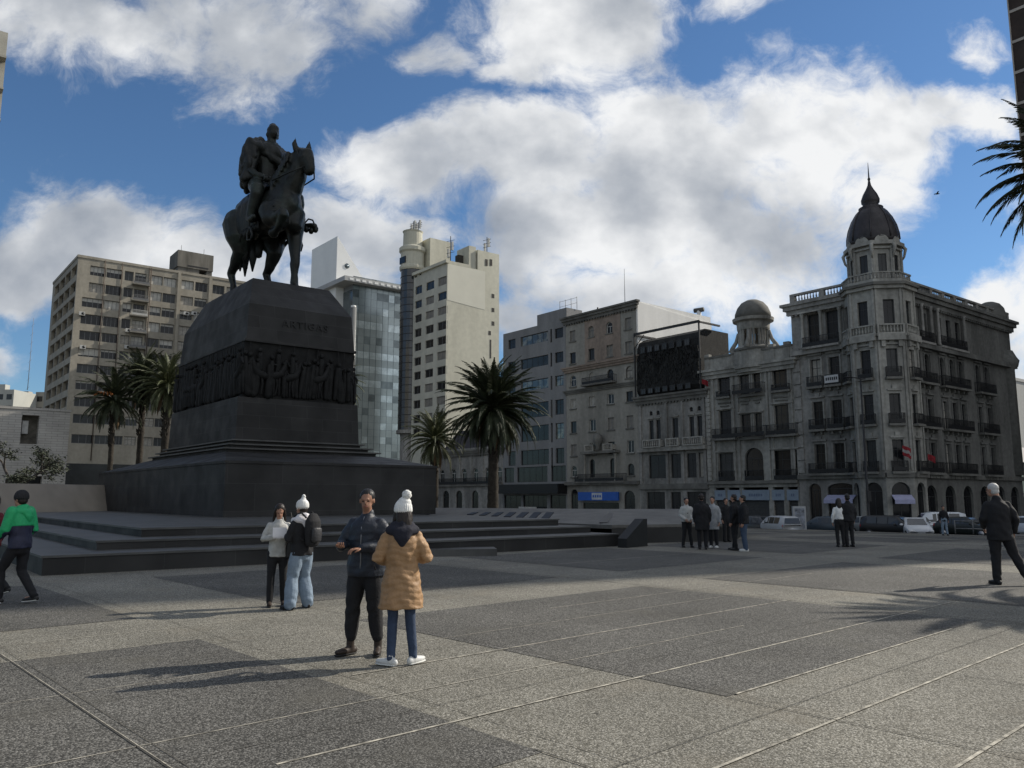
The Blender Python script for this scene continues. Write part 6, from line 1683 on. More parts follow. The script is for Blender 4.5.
    # rooftop tank house
    th = mat('dark stained concrete', (.15, .14, .12), .9, .35, .6, streak=True)
    m = MB(); a0, z0 = WR.px(176, 272); a1, _ = WR.px(206, 278); zt2 = WR.px(176, 249)[1] + 1.2
    W3 = WR.shift(0, -5)
    s_ = 1.04
    a0, a1 = W3.px(177, 270)[0], W3.px(213, 270)[0]; zt2 = W3.px(178, 249.5)[1]; zm = W3.px(178, 266)[1]
    W3b = W3
    m.fbox(W3.P, W3.e, W3.n, a0, a1, -6, 0, zm, zt2, th); m.fbox(W3.P, W3.e, W3.n, a0 + .2, a0 + (a1 - a0) * .62, -5.8, -.2, zt, zm - .005, th); m.fbox(W3.P, W3.e, W3.n, a1 - 1.2, a1 - .1, -5.8, -.2, zt, zm - .005, th)
    m.fbox(W3.P, W3.e, W3.n, a0 + 2, a0 + 6, .0, .04, zm + .3, zm + .55, iron)
    B.part('tank_house', m)
    m = MB(); c = W3.px(171, 272)[0]; m.fbox(W3.P, W3.e, W3.n, c - 1, c + 1.2, -2, 0, zt, zt + 1.4, th); m.fbox(W3.P, W3.e, W3.n, c - 1.3, c + 1.5, -2.3, .3, zt + 1.4, zt + 1.6, th)
    B.part('chimney', m)
    m = MB()
    for px in (184, 207): a = W3.px(px, 250)[0]; m.tube([W3.pt(a, -2, zt2), W3.pt(a, -2, zt2 + 1.6)], .04, 4, iron)
    B.part('aerial', m)
    # dark shop storey at the foot
    m = MB(); zs = Z(100, 464); m.fbox(WR.P, WR.e, WR.n, .1, LR - 1, .01, .06, 0, zs, gl_dark); B.part('shop_front', m)
beige_block()

def cream_tower():
    P, zt = corner_at(447, 263, 128)
    WR = Wall(P, U); LR = WR.px(499, 340)[0]; LL = 10.2
    P2_ = P + V * LL; WL = Wall(P2_, -V)
    B = Bld('cream_tower', 'tall cream tower block with blank sunlit side wall and dark glazed corner bay', 'building', P)
    rel = B.P; wall = MB(); A = lambda px, y: WL.px(px, y)[0]; Z = lambda px, y: WL.px(px, y)[1]
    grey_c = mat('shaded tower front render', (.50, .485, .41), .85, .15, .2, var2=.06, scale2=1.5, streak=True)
    cx = [(414.3, 421), (425.2, 433.2), (437.2, 446)]
    y1 = [(286.5, 294.5), (301, 308.5), (315, 322.5), (329, 337), (343.3, 351), (357.5, 365.5), (371.8, 379.8), (386, 394), (400.3, 408.5), (415, 423), (429, 437)]
    hl = []
    for (x0, x1) in cx:
        for (a, b) in y1: hl.append((A(x0, 350), A(x1, 350), Z(417, b), Z(417, a), 0))
    aL = A(412.6, 350)
    hl += [(A(414.5, 272), A(417, 272), Z(417, 277), Z(417, 272), 0), (A(419, 272), A(421.5, 272), Z(417, 276.5), Z(417, 271.5), 0)]
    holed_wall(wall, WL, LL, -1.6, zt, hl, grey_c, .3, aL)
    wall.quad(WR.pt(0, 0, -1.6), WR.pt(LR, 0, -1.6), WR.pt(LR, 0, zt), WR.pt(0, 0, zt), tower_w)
    far = WR.pt(LR); bk = far + V * (LL + 8); b0 = WL.pt(0) + V * 8
    b0 = WL.pt(aL)
    wall.quad((*far.xy, -1.6), (*bk.xy, -1.6), (*bk.xy, zt), (*far.xy, zt), tower_w); wall.quad((*b0.xy, -1.6), (*bk.xy, -1.6), (*bk.xy, zt), (*b0.xy, zt), tower_w)
    B.part('wall', wall)
    for i, h in enumerate(hl):
        gm = gl_shut if (i >= 11 and i < 33 and rw.random() < .55) else gl_dark
        window(B.t, WL, rel, h[0], h[1], h[2], h[3], 2, 1, fr_grey, gm, .3, bar=.08)
    m = MB(); W2 = WR.shift(0, .03)
    z_ = WR.px(448, 300)[1]; m.add([W2.pt(.1, 0, z_), W2.pt(LR * .72, 0, z_ - .6), W2.pt(LR * .72, 0, zt - .1), W2.pt(.1, 0, zt - .1)], [(0, 1, 2, 3)], tower_w2); B.part('repainted_patch', m)
    # higher rear part of the side wall
    m = MB(); a0 = WR.px(470, 262)[0]; a1 = LR; zh = WR.px(497, 254)[1]
    m.fbox(WR.P, WR.e, WR.n, a0 + 1.6, a1, -6, -.02, zt - .01, zh, tower_w); m.fbox(WR.P, WR.e, WR.n, a0, a0 + 1.4, -4, -.3, zt - .01, zh + .5, tower_w)
    m.fbox(WR.P, WR.e, WR.n, 0, a0, -.6, 0, zt - .01, zt + .5, tower_w); B.part('roof_block', m)
    sq = mat('small dark vent', (.05, .045, .04), .8, .2, 2)
    for (px, py, w, h) in ((486.5, 261, .5, .6), (491, 261, .5, .6), (486.5, 264, .5, .6), (491, 264, .5, .6), (493, 296, .55, .7), (493, 310, .55, .7), (493, 323.5, .55, .7), (489.7, 333, .5, .7), (490.5, 349, .3, 3.2)):
        m = MB(); a, z = WR.px(px, py); m.fbox(WR.P, WR.e, WR.n, a - w / 2, a + w / 2, .0, .03, z - h / 2, z + h / 2, sq); B.part('vent', m)
    m = MB(); a, z = WR.px(468, 255); m.fbox(WR.P, WR.e, WR.n, a - .6, a + 1.0, -3, -2, zt, zt + 2.6, sq); B.part('vent_stack', m)
    # round glazed bay at the left corner and the belvedere above it
    c = WL.pt(A(405, 350), -1.2); zb = Z(405, 430); zb2 = Z(405, 271)
    gb = MB(); glz = mat('dark curtain wall glass', (.03, .035, .04), .12, .4, .5, spec=.7)
    gb.lathe([(2.05, zb), (2.05, zb2)], (c.x, c.y, 0), 20, glz, sm=False)
    n = int((zb2 - zb) / 1.25)
    for k in range(n + 1): z = zb + (zb2 - zb) * k / n; gb.lathe([(2.08, z - .06), (2.11, z), (2.08, z + .06)], (c.x, c.y, 0), 20, fr_dark, sm=False)
    B.part('glazed_bay', gb)
    m = MB(); m.lathe([(1.6, -1.6), (1.6, zb)], (c.x, c.y, 0), 12, st_grey)
    m.lathe([(2.3, zb - .6), (2.3, zb)], (c.x, c.y, 0), 20, st_grey, sm=False); B.part('bay_base', m)
    m = MB(); zz = Z(405, 232)
    m.lathe([(2.15, zb2), (2.3, zb2 + .3), (2.3, zb2 + .7), (2.1, zb2 + .85), (2.1, zb2 + 3.2), (2.4, zb2 + 3.5), (2.4, zb2 + 4.1), (2.2, zb2 + 4.3), (1.75, zb2 + 4.5), (1.7, zz - .3), (1.85, zz)], (c.x, c.y, 0), 24, tower_w, sm=False)
    B.part('belvedere', m)
    m = MB(); m.fbox(c, WL.e, WL.n, -.9, .9, 1.6, 2.13, zb2 + 1.1, zb2 + 2.3, gl_dark); B.part('belvedere_window', m)
    m = MB(); e0 = A(413, 250); W3 = WL.shift(0, -3.5); z1_ = Z(425, 256)
    x0, x1 = W3.px(412, 250)[0], W3.px(432, 250)[0]; zt3 = W3.px(420, 243)[1]
    m.fbox(W3.P, W3.e, W3.n, x0, x0 + (x1 - x0) * .5, -4, 0, zt - .01, zt3 - .9, tower_w); m.fbox(W3.P, W3.e, W3.n, x0 + (x1 - x0) * .5 + .003, x1, -4, .4, zt - .01, zt3 - .1, tower_w)
    trim(m, WL, aL, LL + .3, zt - .01, zt + .5, .4, tower_w, .3)
    B.part('stair_head', m)
    # aerials
    for (px, py, h) in ((406, 238, 2.2), (411, 238, 1.6), (443, 258, 5.2), (492, 250, 3.2)):
        W4 = WL if px < 447 else WR; a, z = W4.px(px, py); m = MB(); p = W4.pt(a, -1.5, 0); base = {406: zz, 411: zz, 443: zt, 492: zh}[px]
        m.tube([(p.x, p.y, base - .3), (p.x, p.y, base + h)], .07, 5, iron)
        for k in range(3):
            z2 = base + h * (.45 + .2 * k); m.tube([(p.x - .7, p.y + .5, z2), (p.x + .7, p.y - .5, z2)], .04, 4, iron)
            if k < 2: m.fbox(p, WL.e, WL.n, -.8 + 1.1 * k, -.5 + 1.1 * k, -.2, .1, z2 - .7, z2 + .8, ac_m)
        B.part('aerial', m)
cream_tower()

def glass_tower():
    P, zt = corner_at(353, 284, 150)
    B = Bld('glass_office_tower', 'glass fronted office tower with overhanging roof and white triangular fin beside the pedestal', 'building', P)
    WR = Wall(P, U); rel = B.P; LR = WR.px(411, 330)[0]
    wfin = mat('white painted fin', (.80, .80, .78), .6, .04, .2)
    gA = mat('blue grey reflective glass', (.27, .31, .32), .2, .12, .25, metal=.6, spec=.5)
    gBn = mat('pale reflecting band', (.42, .48, .50), .18, .2, .8, metal=.6)
    gD = mat('dark reflecting band', (.14, .165, .175), .15, .2, .5, metal=.5)
    m = MB(); body_sides(m, WR, LR, V * 16, -1.6, zt, mat('grey tower cladding', (.22, .23, .24), .5, .1, .3))
    m.quad(WR.pt(0, 0, -1.6), WR.pt(LR, 0, -1.6), WR.pt(LR, 0, zt), WR.pt(0, 0, zt), gD); B.part('wall', m)
    Z = lambda y: WR.px(376, y)[1]
    ys = [276, 289, 304, 319, 334, 349, 363, 377, 391, 405, 419, 433, 447, 461, 475]
    for j in range(len(ys) - 1):
        z1, z0 = Z(ys[j] + 4), Z(ys[j + 1] + 4); n = 10
        # spandrel band and vision band, panes tilting a little differently
        m = MB(); r = random.Random(j); n = 10
        for k in range(n):
            a0, a1 = LR * k / n, LR * (k + 1) / n; zc = z0 + (z1 - z0) * .5
            t = r.uniform(-.003, .003); t2 = r.uniform(-.004, .004)
            m.hexa([WR.pt(a0 + .05, .01, z0 + .05), WR.pt(a1 - .05, .01, z0 + .05), WR.pt(a1 - .05, -.1, z0 + .05), WR.pt(a0 + .05, -.1, z0 + .05), WR.pt(a0 + .05, .05 + t, zc), WR.pt(a1 - .05, .05 + t2, zc), WR.pt(a1 - .05, -.1, zc), WR.pt(a0 + .05, -.1, zc)], gA)
            g = gBn if (j in (3, 5, 6, 7) and r.random() < .85) or (r.random() < .15) else gD if r.random() < .4 else gA
            m.hexa([WR.pt(a0 + .05, .02, zc + .05), WR.pt(a1 - .05, .02, zc + .05), WR.pt(a1 - .05, -.1, zc + .05), WR.pt(a0 + .05, -.1, zc + .05), WR.pt(a0 + .05, .05 - t2, z1), WR.pt(a1 - .05, .05 - t, z1), WR.pt(a1 - .05, -.1, z1), WR.pt(a0 + .05, -.1, z1)], g)
        B.part('glazing_band', m)
    # left dark side, vertical white column, roof slab with louvres
    WL = Wall(P + V * 9, -V); m = MB(); m.quad(WL.pt(0, .02, -1.6), WL.pt(8.9, .02, -1.6), WL.pt(8.9, .02, zt - 1), WL.pt(0, .02, zt - 1), gD)
    B.part('side_glazing', m)
    m = MB(); ct = WR.px(353, 309)[1]; m.tube([WR.pt(-.2, .9, -1.6), WR.pt(-.2, .9, ct)], .6, 18, mat('pale grey cladding column', (.15, .155, .155), .5, .06, .5)); m.tube([WR.pt(-.2, .9, ct), WR.pt(-.2, .9, ct + .4)], .5, 16, wfin); B.part('round_column', m)
    m = MB(); f = [WR.pt(-2.6, 1.8).xy[:], WR.pt(LR + .5, 1.8).xy[:], (WR.pt(LR + .5) + V * 14).xy[:], (WR.pt(-2.6) + V * 14).xy[:]]
    g_roof = mat('light grey roof edge', (.4, .4, .39), .6, .08, .4)
    m.prism(f, zt, zt + .9, g_roof)
    for k in range(11): a = -1.6 + (LR + 1.5) * k / 11; m.fbox(WR.P, WR.e, WR.n, a, a + .8, 1.81, 1.86, zt + .2, zt + .6, wfin)
    B.part('roof_slab', m)
    # the white fin: upright wedge, a tall left face and a triangular right face
    c1, z1 = corner_at(337.5, 236, 152); W1 = Wall(c1, U); a, _ = W1.px(370, 300); zl = zt - 6
    Lp = Vector(c1) + V * 11.5; zL = z1 - .3
    m = MB()
    tri = [W1.pt(0, 0, zl), W1.pt(a, 0, zl), W1.pt(a, 0, zt + .5), W1.pt(0, 0, z1)]
    bk = [p + V * 11.5 for p in tri]
    m.add([tuple(p) for p in tri] + [tuple(p) for p in bk], [(0, 1, 2, 3), (4, 7, 6, 5), (0, 3, 7, 4), (3, 2, 6, 7), (2, 1, 5, 6), (1, 0, 4, 5)], wfin)
    B.part('white_fin', m)
    m = MB(); aa, zz = W1.px(347, 266); m.tube([W1.pt(aa, .02, zz), W1.pt(aa, .12, zz)], .5, 16, gD); B.part('emblem', m)
glass_tower()

# ---- pale stone block at the left with two openings ---------------------------------------------
def stone_block():
    P, zt = corner_at(70.5, 412, 62)
    W = Wall(P - U * 18, U); L = 18
    # W.px gives a from the left end
    B = Bld('pale_stone_building', 'pale stone clad block with one upright and one flat opening, tree in front', 'building', W.P)
    stn = brick_mat('pale stone cladding', (.40, .385, .355), (.35, .335, .31), (.19, .185, .175), .8, .19, .012, .8, rot=R(37.5), var=.14)
    m = MB(); h = [(W.px(21, 430)[0], W.px(38.5, 430)[0], W.px(30, 444)[1], W.px(30, 415)[1], 0), (W.px(11, 480)[0], W.px(42, 480)[0], W.px(30, 496)[1], W.px(30, 476)[1], 0)]
    holed_wall(m, W, L, -1.6, zt, h, stn, .9); body_sides(m, W, L, V * 12, -1.6, zt, stn); B.part('wall', m)
    dk = mat('dark interior', (.03, .03, .03), .8, .2, 1); 
    for i, hh in enumerate(h):
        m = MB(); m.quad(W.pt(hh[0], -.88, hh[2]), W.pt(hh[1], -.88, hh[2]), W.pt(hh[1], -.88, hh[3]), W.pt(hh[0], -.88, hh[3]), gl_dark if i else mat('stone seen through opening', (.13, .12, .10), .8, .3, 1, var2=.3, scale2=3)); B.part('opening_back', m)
    m = MB(); hh = h[0]; m.fbox(W.P, W.e, W.n, hh[0] + .1, hh[0] + .5, -.86, -.5, (hh[2] + hh[3]) / 2 - .3, hh[3] - .4, ac_m); B.part('air_conditioner', m)
    m = MB(); trim(m, W, -.05, L + .05, zt, zt + .18, .06, stn, .35); roof_slab(m, W, L, V * 12, zt - .02, roof_m); B.part('roof', m)
stone_block()

# ---- pale blocks in the street gap at the right -------------------------------------------------
def right_far():
    P, zt = corner_at(993, 373, 128); W = Wall(P, U); L = 26
    B = Bld('pale_far_block', 'pale blank walled block standing at the right edge behind the domed building', 'building', P)
    m = MB(); w_ = mat('pale grey far wall', (.42, .42, .40), .85, .1, .2, streak=True)
    m.quad(W.pt(0, 0, -1.6), W.pt(L, 0, -1.6), W.pt(L, 0, zt), W.pt(0, 0, zt), w_); body_sides(m, W, L, V * 12, -1.6, zt, w_)
    trim(m, W, -.1, L, zt - .5, zt, .15, w_); B.part('wall', m); m = MB(); roof_slab(m, W, L, V * 12, zt - .03, roof_m); B.part('roof', m)
    m = MB(); a = W.px(1009, 370)[0]; m.tube([W.pt(a, -1, zt), W.pt(a, -1, zt + 1.2)], .2, 8, st_sooty); m.tube([W.pt(a, -1, zt + 1.2), W.pt(a, -1, zt + 1.5)], .4, 8, st_sooty); B.part('chimney', m)
    P, zt = corner_at(998, 441, 112); W = Wall(P, U); L = 26
    B = Bld('low_dark_building', 'low dark building with pitched grey roof at the right edge under the pale block', 'building', P)
    m = MB(); w_ = mat('dark low wall', (.07, .07, .065), .85, .3, .4); z0 = W.px(1000, 461)[1]
    m.quad(W.pt(0, 0, -1.6), W.pt(L, 0, -1.6), W.pt(L, 0, z0), W.pt(0, 0, z0), w_); body_sides(m, W, L, V * 10, -1.6, z0, w_); B.part('wall', m)
    m = MB(); m.prism(footprint(W.shift(-.3, .4), L + .6, V * 11), z0, zt, mat('grey sheet roof', (.16, .16, .155), .7, .2, .4), footprint(W.shift(-.3, -4), L + .6, V * 2)); B.part('roof', m)
    for k in range(6):
        m = MB(); m.fbox(W.P, W.e, W.n, 1 + k * 4, 3.4 + k * 4, 0, .08, 2.2, z0 - 1.4, gl_dark); B.part('window', m)
    m = MB(); m.fbox(W.P, W.e, W.n, 0, L, .01, 2.4, 1.6, 2.0, st_sooty); B.part('canopy', m)
right_far()

# ---- dark brown skyscraper outside the right edge, shading the square ---------------------------
def brown_tower():
    e0 = Vector((80.2, 52.9, 0)); X = (1055 - 512) / 808.0
    w = 38.0; W = Wall(e0 + V * w, -V)
    # left end of the wall must be seen in pixel column 1055 at the horizon
    lo, hi = 30, 46
    for _ in range(40):
        md = (lo + hi) / 2; p = e0 + V * md
        if p.x / p.y > X: lo = md
        else: hi = md
    w = lo; W = Wall(e0 + V * w, -V)
    B = Bld('brown_skyscraper', 'dark brown high rise with pale floor lines at the top right corner', 'building', e0)
    br = mat('dark brown brick cladding', (.045, .032, .026), .8, .25, .5); ln = mat('pale floor line', (.42, .38, .34), .8, .1, 1)
    H_ = 84; m = MB(); body_sides(m, W, w, U * 24, -1.6, H_, br, True); m.add([(*p, H_) for p in footprint(W, w, U * 24)], [(0, 1, 2, 3)], br); B.part('wall', m)
    ys = (10.5, 40.5, 73.5)
    zs = [W.px(1014, y)[1] for y in ys]; fh = (zs[0] - zs[2]) / 2
    z = zs[2] - fh * 12
    m = MB(); lw_ = MB()
    while z < H_:
        trim(m, W, -.02, w + .02, z - .16, z + .16, .07, ln)
        z += fh
    trim(m, W, -.12, .0, -1.6, H_, .12, ln)
    B.part('floor_lines', m)
    z = zs[2] - fh * 12
    while z < H_ - fh:
        mm_ = MB()
        for k in range(9):
            a = 1.6 + k * 4.0; mm_.fbox(W.P, W.e, W.n, a, a + 2.4, .0, .03, z + .9, z + fh - .7, gl_dark)
        B.part('window_row', mm_); z += fh
brown_tower()
def left_tower():
    P, z1 = corner_at(8.2, 33, 66); W = Wall(P - U * 14, U)
    B = Bld('tall_pale_tower', 'tall pale tower with balconies just entering the top left corner', 'building', P)
    w_ = mat('pale tower render left', (.42, .40, .34), .85, .15, .4); m = MB()
    body_sides(m, W, 14, V * 10, -1.6, z1, w_, True); roof_slab(m, W, 14, V * 10, z1, roof_m); B.part('wall', m)
    fh = 2.9; z = z1 - fh
    k = 0
    while z > 3:
        m = MB(); m.fbox(W.P, W.e, W.n, 10.2, 13.2, 0, .05, z + .6, z + 2.2, gl_dark); m.fbox(W.P, W.e, W.n, 5, 8.5, 0, .05, z + .6, z + 2.2, gl_dark); B.part('window', m)
        m = MB(); m.fbox(W.P, W.e, W.n, 9.5, 13.99, .002, .9, z + .1, z + .3, w_); B.part('balcony', m); z -= fh; k += 1
left_tower()
# small distant city blocks at the left edge
for i, (x0, x1, y, D, c, lab) in enumerate(((-12, 14.5, 389.5, 205, (.42, .42, .38), 'distant cream and glass block at the far left horizon'), (14, 36, 396, 230, (.40, .36, .30), 'distant low tan block right of the cream one on the left horizon'), (36, 62, 392, 215, (.26, .25, .22), 'distant brownish block tucked beside the beige apartment block'))):
    P, zt = corner_at(x0, y, D); W = Wall(P, Vector((1, 0, 0))); L = (x1 - x0) / 800 * D
    B = Bld('distant_building', lab, 'building', P)
    m = MB(); w_ = mat('distant render %d' % i, c, .85, .12, .1); body_sides(m, W, L, Vector((0, 12, 0)), -1.6, zt, w_, True); B.part('wall', m)
    n = max(2, int(L / 2.2))
    m = MB()
    for r_ in range(4):
        for k in range(n):
            a = L * (k + .2) / n; m.fbox(W.P, W.e, W.n, a, a + L / n * .6, 0, .05, zt - 2.6 - r_ * 3, zt - 1.2 - r_ * 3, gl_blue if i < 2 else gl_dark)
    B.part('window_rows', m)
    m = MB(); roof_slab(m, W, L, Vector((0, 12, 0)), zt - .03, roof_m); m.fbox(W.P, W.e, W.n, L * .3, L * .55, -3, -1, zt, zt + 1.5, w_); B.part('roof', m)
m = MB(); p = at(27.5, 390, 260); q = at(30, 318, 260); m.tube([p, (p.x, p.y, q.z)], [.11, .06], 5, mat('grey steel mast', (.2, .2, .22), .6, .1, 1))
for k in range(8):
    z = p.z + (q.z - p.z) * k / 8; m.tube([(p.x - .6, p.y, z), (p.x + .6, p.y, z + 1.2)], .03, 4, mat('grey steel mast', (.2, .2, .22)))
tag(m.build('radio_mast', rel=tuple(p), loc=tuple(p)), 'thin grey radio mast rising in the blue sky at the left', 'mast')

# ------------------------------------------------------------------ palms and trees
frond_m = mat('dark palm frond', (.035, .045, .018), .6, .35, 1.5, var2=.3, scale2=9)
frond_y = mat('olive palm frond', (.065, .075, .028), .6, .3, 1.5, var2=.3, scale2=9)
frond_dry = mat('dry brown frond', (.12, .075, .035), .8, .3, 2)
trunk_m = mat('rough palm trunk', (.035, .029, .022), .95, .4, 2.5, var2=.4, scale2=9, bump=1, bscale=9)
def palm(px, D, zbase, ycrown, rad, nfr, label, mt=frond_m, tr=.32, seed=1, dense=26, X=None, hz=None):
    p = at(px, 497, D); x = X if X is not None else p.x; y = D
    hc = at(px, ycrown, D).z if hz is None else hz
    r = random.Random(seed)
    t = thing('palm_tree', label, 'palm tree', (x, y, zbase), 0, 'palms around the square')
    h = hc - zbase
    m = MB(); pts = []; rs = []
    n = 26
    for i in range(n + 1):
        f = i / n; pts.append((.05 * math.sin(f * 3), .04 * math.sin(f * 2 + 1), h * f)); rs.append(tr * (1.25 - .35 * f + (.45 if f > .93 else 0) + (.25 * max(0, .06 - f) / .06)) * (1 + .09 * (i % 2)))
    m.tube(pts, rs, 14)
    for i in range(70):      # old leaf bases
        f = r.uniform(.62, .98); a = r.uniform(0, 6.28); rr = tr * (1.05 + .35 * (f > .9))
        m.tube([(rr * .8 * math.cos(a), rr * .8 * math.sin(a), h * f), (rr * 1.35 * math.cos(a), rr * 1.35 * math.sin(a), h * f + .18)], [.07, .03], 5)
    m.build('trunk', trunk_m, t)
    m = MB()
    top = Vector((0, 0, h))
    for k in range(nfr):
        f = (k + .5) / nfr
        el = R(88 - 138 * f ** .95 + r.uniform(-8, 8)); a = k * 2.39996 + r.uniform(-.2, .2)
        L = rad * (1.05 if f < .85 else .85) * r.uniform(.88, 1.08)
        droop = (.42 + .35 * r.random()) * (.75 + .45 * f)
        pts = []; q = top + Vector((0, 0, .15 * (1 - f))); e = el
        ns = 12
        for i in range(ns + 1):
            pts.append(q.copy()); q = q + Vector((math.cos(a) * math.cos(e), math.sin(a) * math.cos(e), math.sin(e))) * (L / ns)
            e -= droop * 2.3 / ns * (.35 + 1.2 * i / ns)
            e = max(e, R(-86))
        mm = frond_dry if (f > .93 and r.random() < .4) else mt
        m.tube(pts, [.045 * (1 - .8 * i / ns) + .008 for i in range(ns + 1)], 4, mm, sm=False, cap=None)
        for i in range(dense):
            s = .12 + .88 * (i + .5) / dense; j = min(ns - 1, int(s * ns)); fr = s * ns - j
            b = pts[j].lerp(pts[j + 1], fr); tg = (pts[j + 1] - pts[j]).normalized()
            sd = Vector((-math.sin(a), math.cos(a), 0)); up = sd.cross(tg).normalized()
            ll = rad * .17 * math.sin(math.pi * min(1, .2 + s * .85)) * r.uniform(.8, 1.1) + .12
            for sg in (-1, 1):
                d = (sd * sg * .5 + tg * .9 + up * (-.05 if sg > 0 else -.05) - Vector((0, 0, .12 + .2 * s)) * r.uniform(.4, 1.4)).normalized()
                w_ = up.cross(d if False else tg) * 0 + sd * 0 + up * 0 + tg * (.036 + .012 * rad / 3)
                mid = b + d * ll * .5; end = b + d * ll - Vector((0, 0, .12 * ll))
                m.add([b - w_ * .6, b + w_ * .6, mid + w_, end, mid - w_], [(0, 1, 2, 3, 4)], mm)
    m.build('crown', None, t)
    return t
palm(492.5, 66, -.9, 410, 4.7, 135, 'large dark palm with dense round crown, centre of the street front', seed=3, dense=46, tr=.38)
palm(434.5, 74, -1.2, 441, 3.3, 75, 'smaller olive green palm just right of the monument plinth', frond_y, seed=5, tr=.26, dense=26)
palm(107, 62, -.4, 401, 2.9, 70, 'leftmost palm with orange fruit stalks between stone block and monument', seed=7, tr=.17)
palm(136, 64, -.4, 383, 3.1, 80, 'tallest of the three palms left of the monument', seed=9, tr=.22)
palm(161, 62, -.4, 387, 2.9, 75, 'palm closest to the left side of the pedestal', frond_y, seed=12, tr=.27)
palm(330, 70, -1.0, 386, 3.2, 44, 'palm hidden behind the pedestal with only yellow fronds showing', frond_y, seed=15)
palm(1106, 34, 0, 172, 4.1, 90, 'palm at the right edge with only its dark drooping fronds in view', seed=21, dense=40, tr=.45)
# orange fruit stalks
m = MB(); p = at(107, 396, 61.6)
for k in range(14):
    a = k * .45; m.tube([(p.x, p.y, p.z), (p.x + .5 * math.cos(a), p.y - .4 + .3 * math.sin(a), p.z + .25), (p.x + .75 * math.cos(a), p.y - .5 + .4 * math.sin(a), p.z - .05)], .045, 4)
tag(m.build('fruit_stalks', mat('orange fruit', (.42, .15, .04), .7, .2, 5), rel=tuple(p), loc=tuple(p)), 'orange date clusters at the heart of the leftmost palm crown', 'fruit')
# palm whose crown shades the paving at the right, outside the frame
ps = G(1006, 607); k_ = 11.5
palm(0, ps.y + .423 * k_, 0, 0, 2.2, 60, 'palm outside the right edge whose crown throws a shadow on the paving', seed=31, X=ps.x + .906 * k_ + .6, hz=.6745 * k_, tr=.3, dense=30)

def small_tree(p, H_, spread, label, seed, lean):
    r = random.Random(seed); t = thing('wind_bent_tree', label, 'tree', p)
    bark = mat('grey bark', (.09, .08, .07), .95, .3, 3, bump=.6); leaf = mat('sparse grey green leaf', (.06, .07, .045), .7, .3, 4)
    m = MB(); tips = []
    def br(q, d, L, rad, lv):
        pts = [q]; 
        for i in range(4):
            d = (d + Vector((r.uniform(-.25, .25), r.uniform(-.25, .25), r.uniform(-.12, .15)))).normalized(); q = q + d * L / 4; pts.append(q)
        m.tube(pts, [rad * (1 - .12 * i) for i in range(5)], 6 if lv < 2 else 4, bark)
        if lv >= 3: tips.append((pts, d)); return
        for k in range(3 if lv else 4):
            nd = (d * .6 + Vector((r.uniform(-1, 1), r.uniform(-.8, .8), r.uniform(-.25, .55))) * .9 + lean * .35).normalized()
            br(pts[-1] if k else pts[3], nd, L * .62, rad * .55, lv + 1)
    br(Vector((0, 0, 0)), (Vector((0, 0, 1)) + lean * .6).normalized(), H_ * .5, .2, 0)
    m.build('trunk', None, t)
    c = MB()
    for pts, d in tips:
        for i in range(70):
            b = pts[r.randrange(1, 5)] + Vector((r.gauss(0, .22), r.gauss(0, .22), r.gauss(0, .1)))
            a = Vector((r.uniform(-1, 1), r.uniform(-1, 1), r.uniform(-.6, .6))).normalized() * r.uniform(.07, .15); q = a.cross(Vector((r.uniform(-1, 1), r.uniform(-1, 1), 1))).normalized() * .045
            c.add([b - a, b + q, b + a, b - q], [(0, 1, 2, 3)], leaf)
    c.build('crown', None, t)
tp = at(6, 505, 52); small_tree((tp.x, tp.y, -.2), 5.6, 3, 'bare spreading tree leaning right in front of the pale stone block', 4, Vector((.95, -.1, .0)))

# ------------------------------------------------------------------ street furniture and vehicles
def lamp():
    p = at(869.5, 525, 61); t = thing('street_lamp', 'tall dark street lamp with short double arm before the domed building', 'street lamp', (p.x, p.y, -1.27))
    zt = at(863, 378, 61).z + 1.27
    m = MB(); m.tube([(0, 0, 0), (0, 0, .9), (0, 0, 1.0), (0, 0, zt)], [.17, .16, .1, .06], 10); m.build('pole', iron, t)
    m = MB(); m.tube([(0, 0, zt - .1), (-.35, -.1, zt), (-1.0, -.25, zt + .02)], .045, 6); m.tube([(0, 0, zt - .1), (.4, .1, zt - .05)], .045, 6); m.build('arm', iron, t)
    m = MB(); m.tube([(-.8, -.2, zt), (-1.1, -.28, zt + .02), (-1.35, -.34, zt)], [(.05, .1), (.07, .16), (.04, .1)], 10, up=(0, 0, 1)); m.build('lamp_head', iron, t)
    m = MB(); m.box(-.14, .14, -.3, -.16, 2.6, 3.4); m.tube([(0, -.1, 3.0), (0, -.28, 3.0)], .03, 5); m.build('signal_box', iron, t)
lamp()
def kiosk():
    p = at(799.5, 525, 60); t = thing('information_panel', 'upright pale information panel on the kerb in front of the palace', 'panel', (p.x, p.y, -1.27), R(8))
    m = MB(); m.box(-.5, .5, -.1, .1, 0, 2.25, mat('pale grey panel frame', (.32, .33, .34), .5, .1, 2)); m.build('frame', None, t)
    m = MB(); m.box(-.38, .38, -.12, -.102, .6, 2.1, mat('poster sheet', (.20, .22, .26), .4, .5, 3)); m.build('poster', None, t)
kiosk()
glassc = mat('car window glass', (.03, .035, .04), .06, .1, 2, spec=.8); tyre = mat('tyre rubber', (.02, .02, .02), .9, .1, 5); rim_m = mat('alloy rim', (.35, .35, .36), .35, .1, 5, metal=.7)
hl_m = mat('headlight glass', (.6, .6, .6), .15, .1, 5); tl_m = mat('tail light red', (.30, .01, .01), .3, .1, 5); dark_pl = mat('black plastic', (.02, .02, .02), .6, .1, 4)
CARM = {}
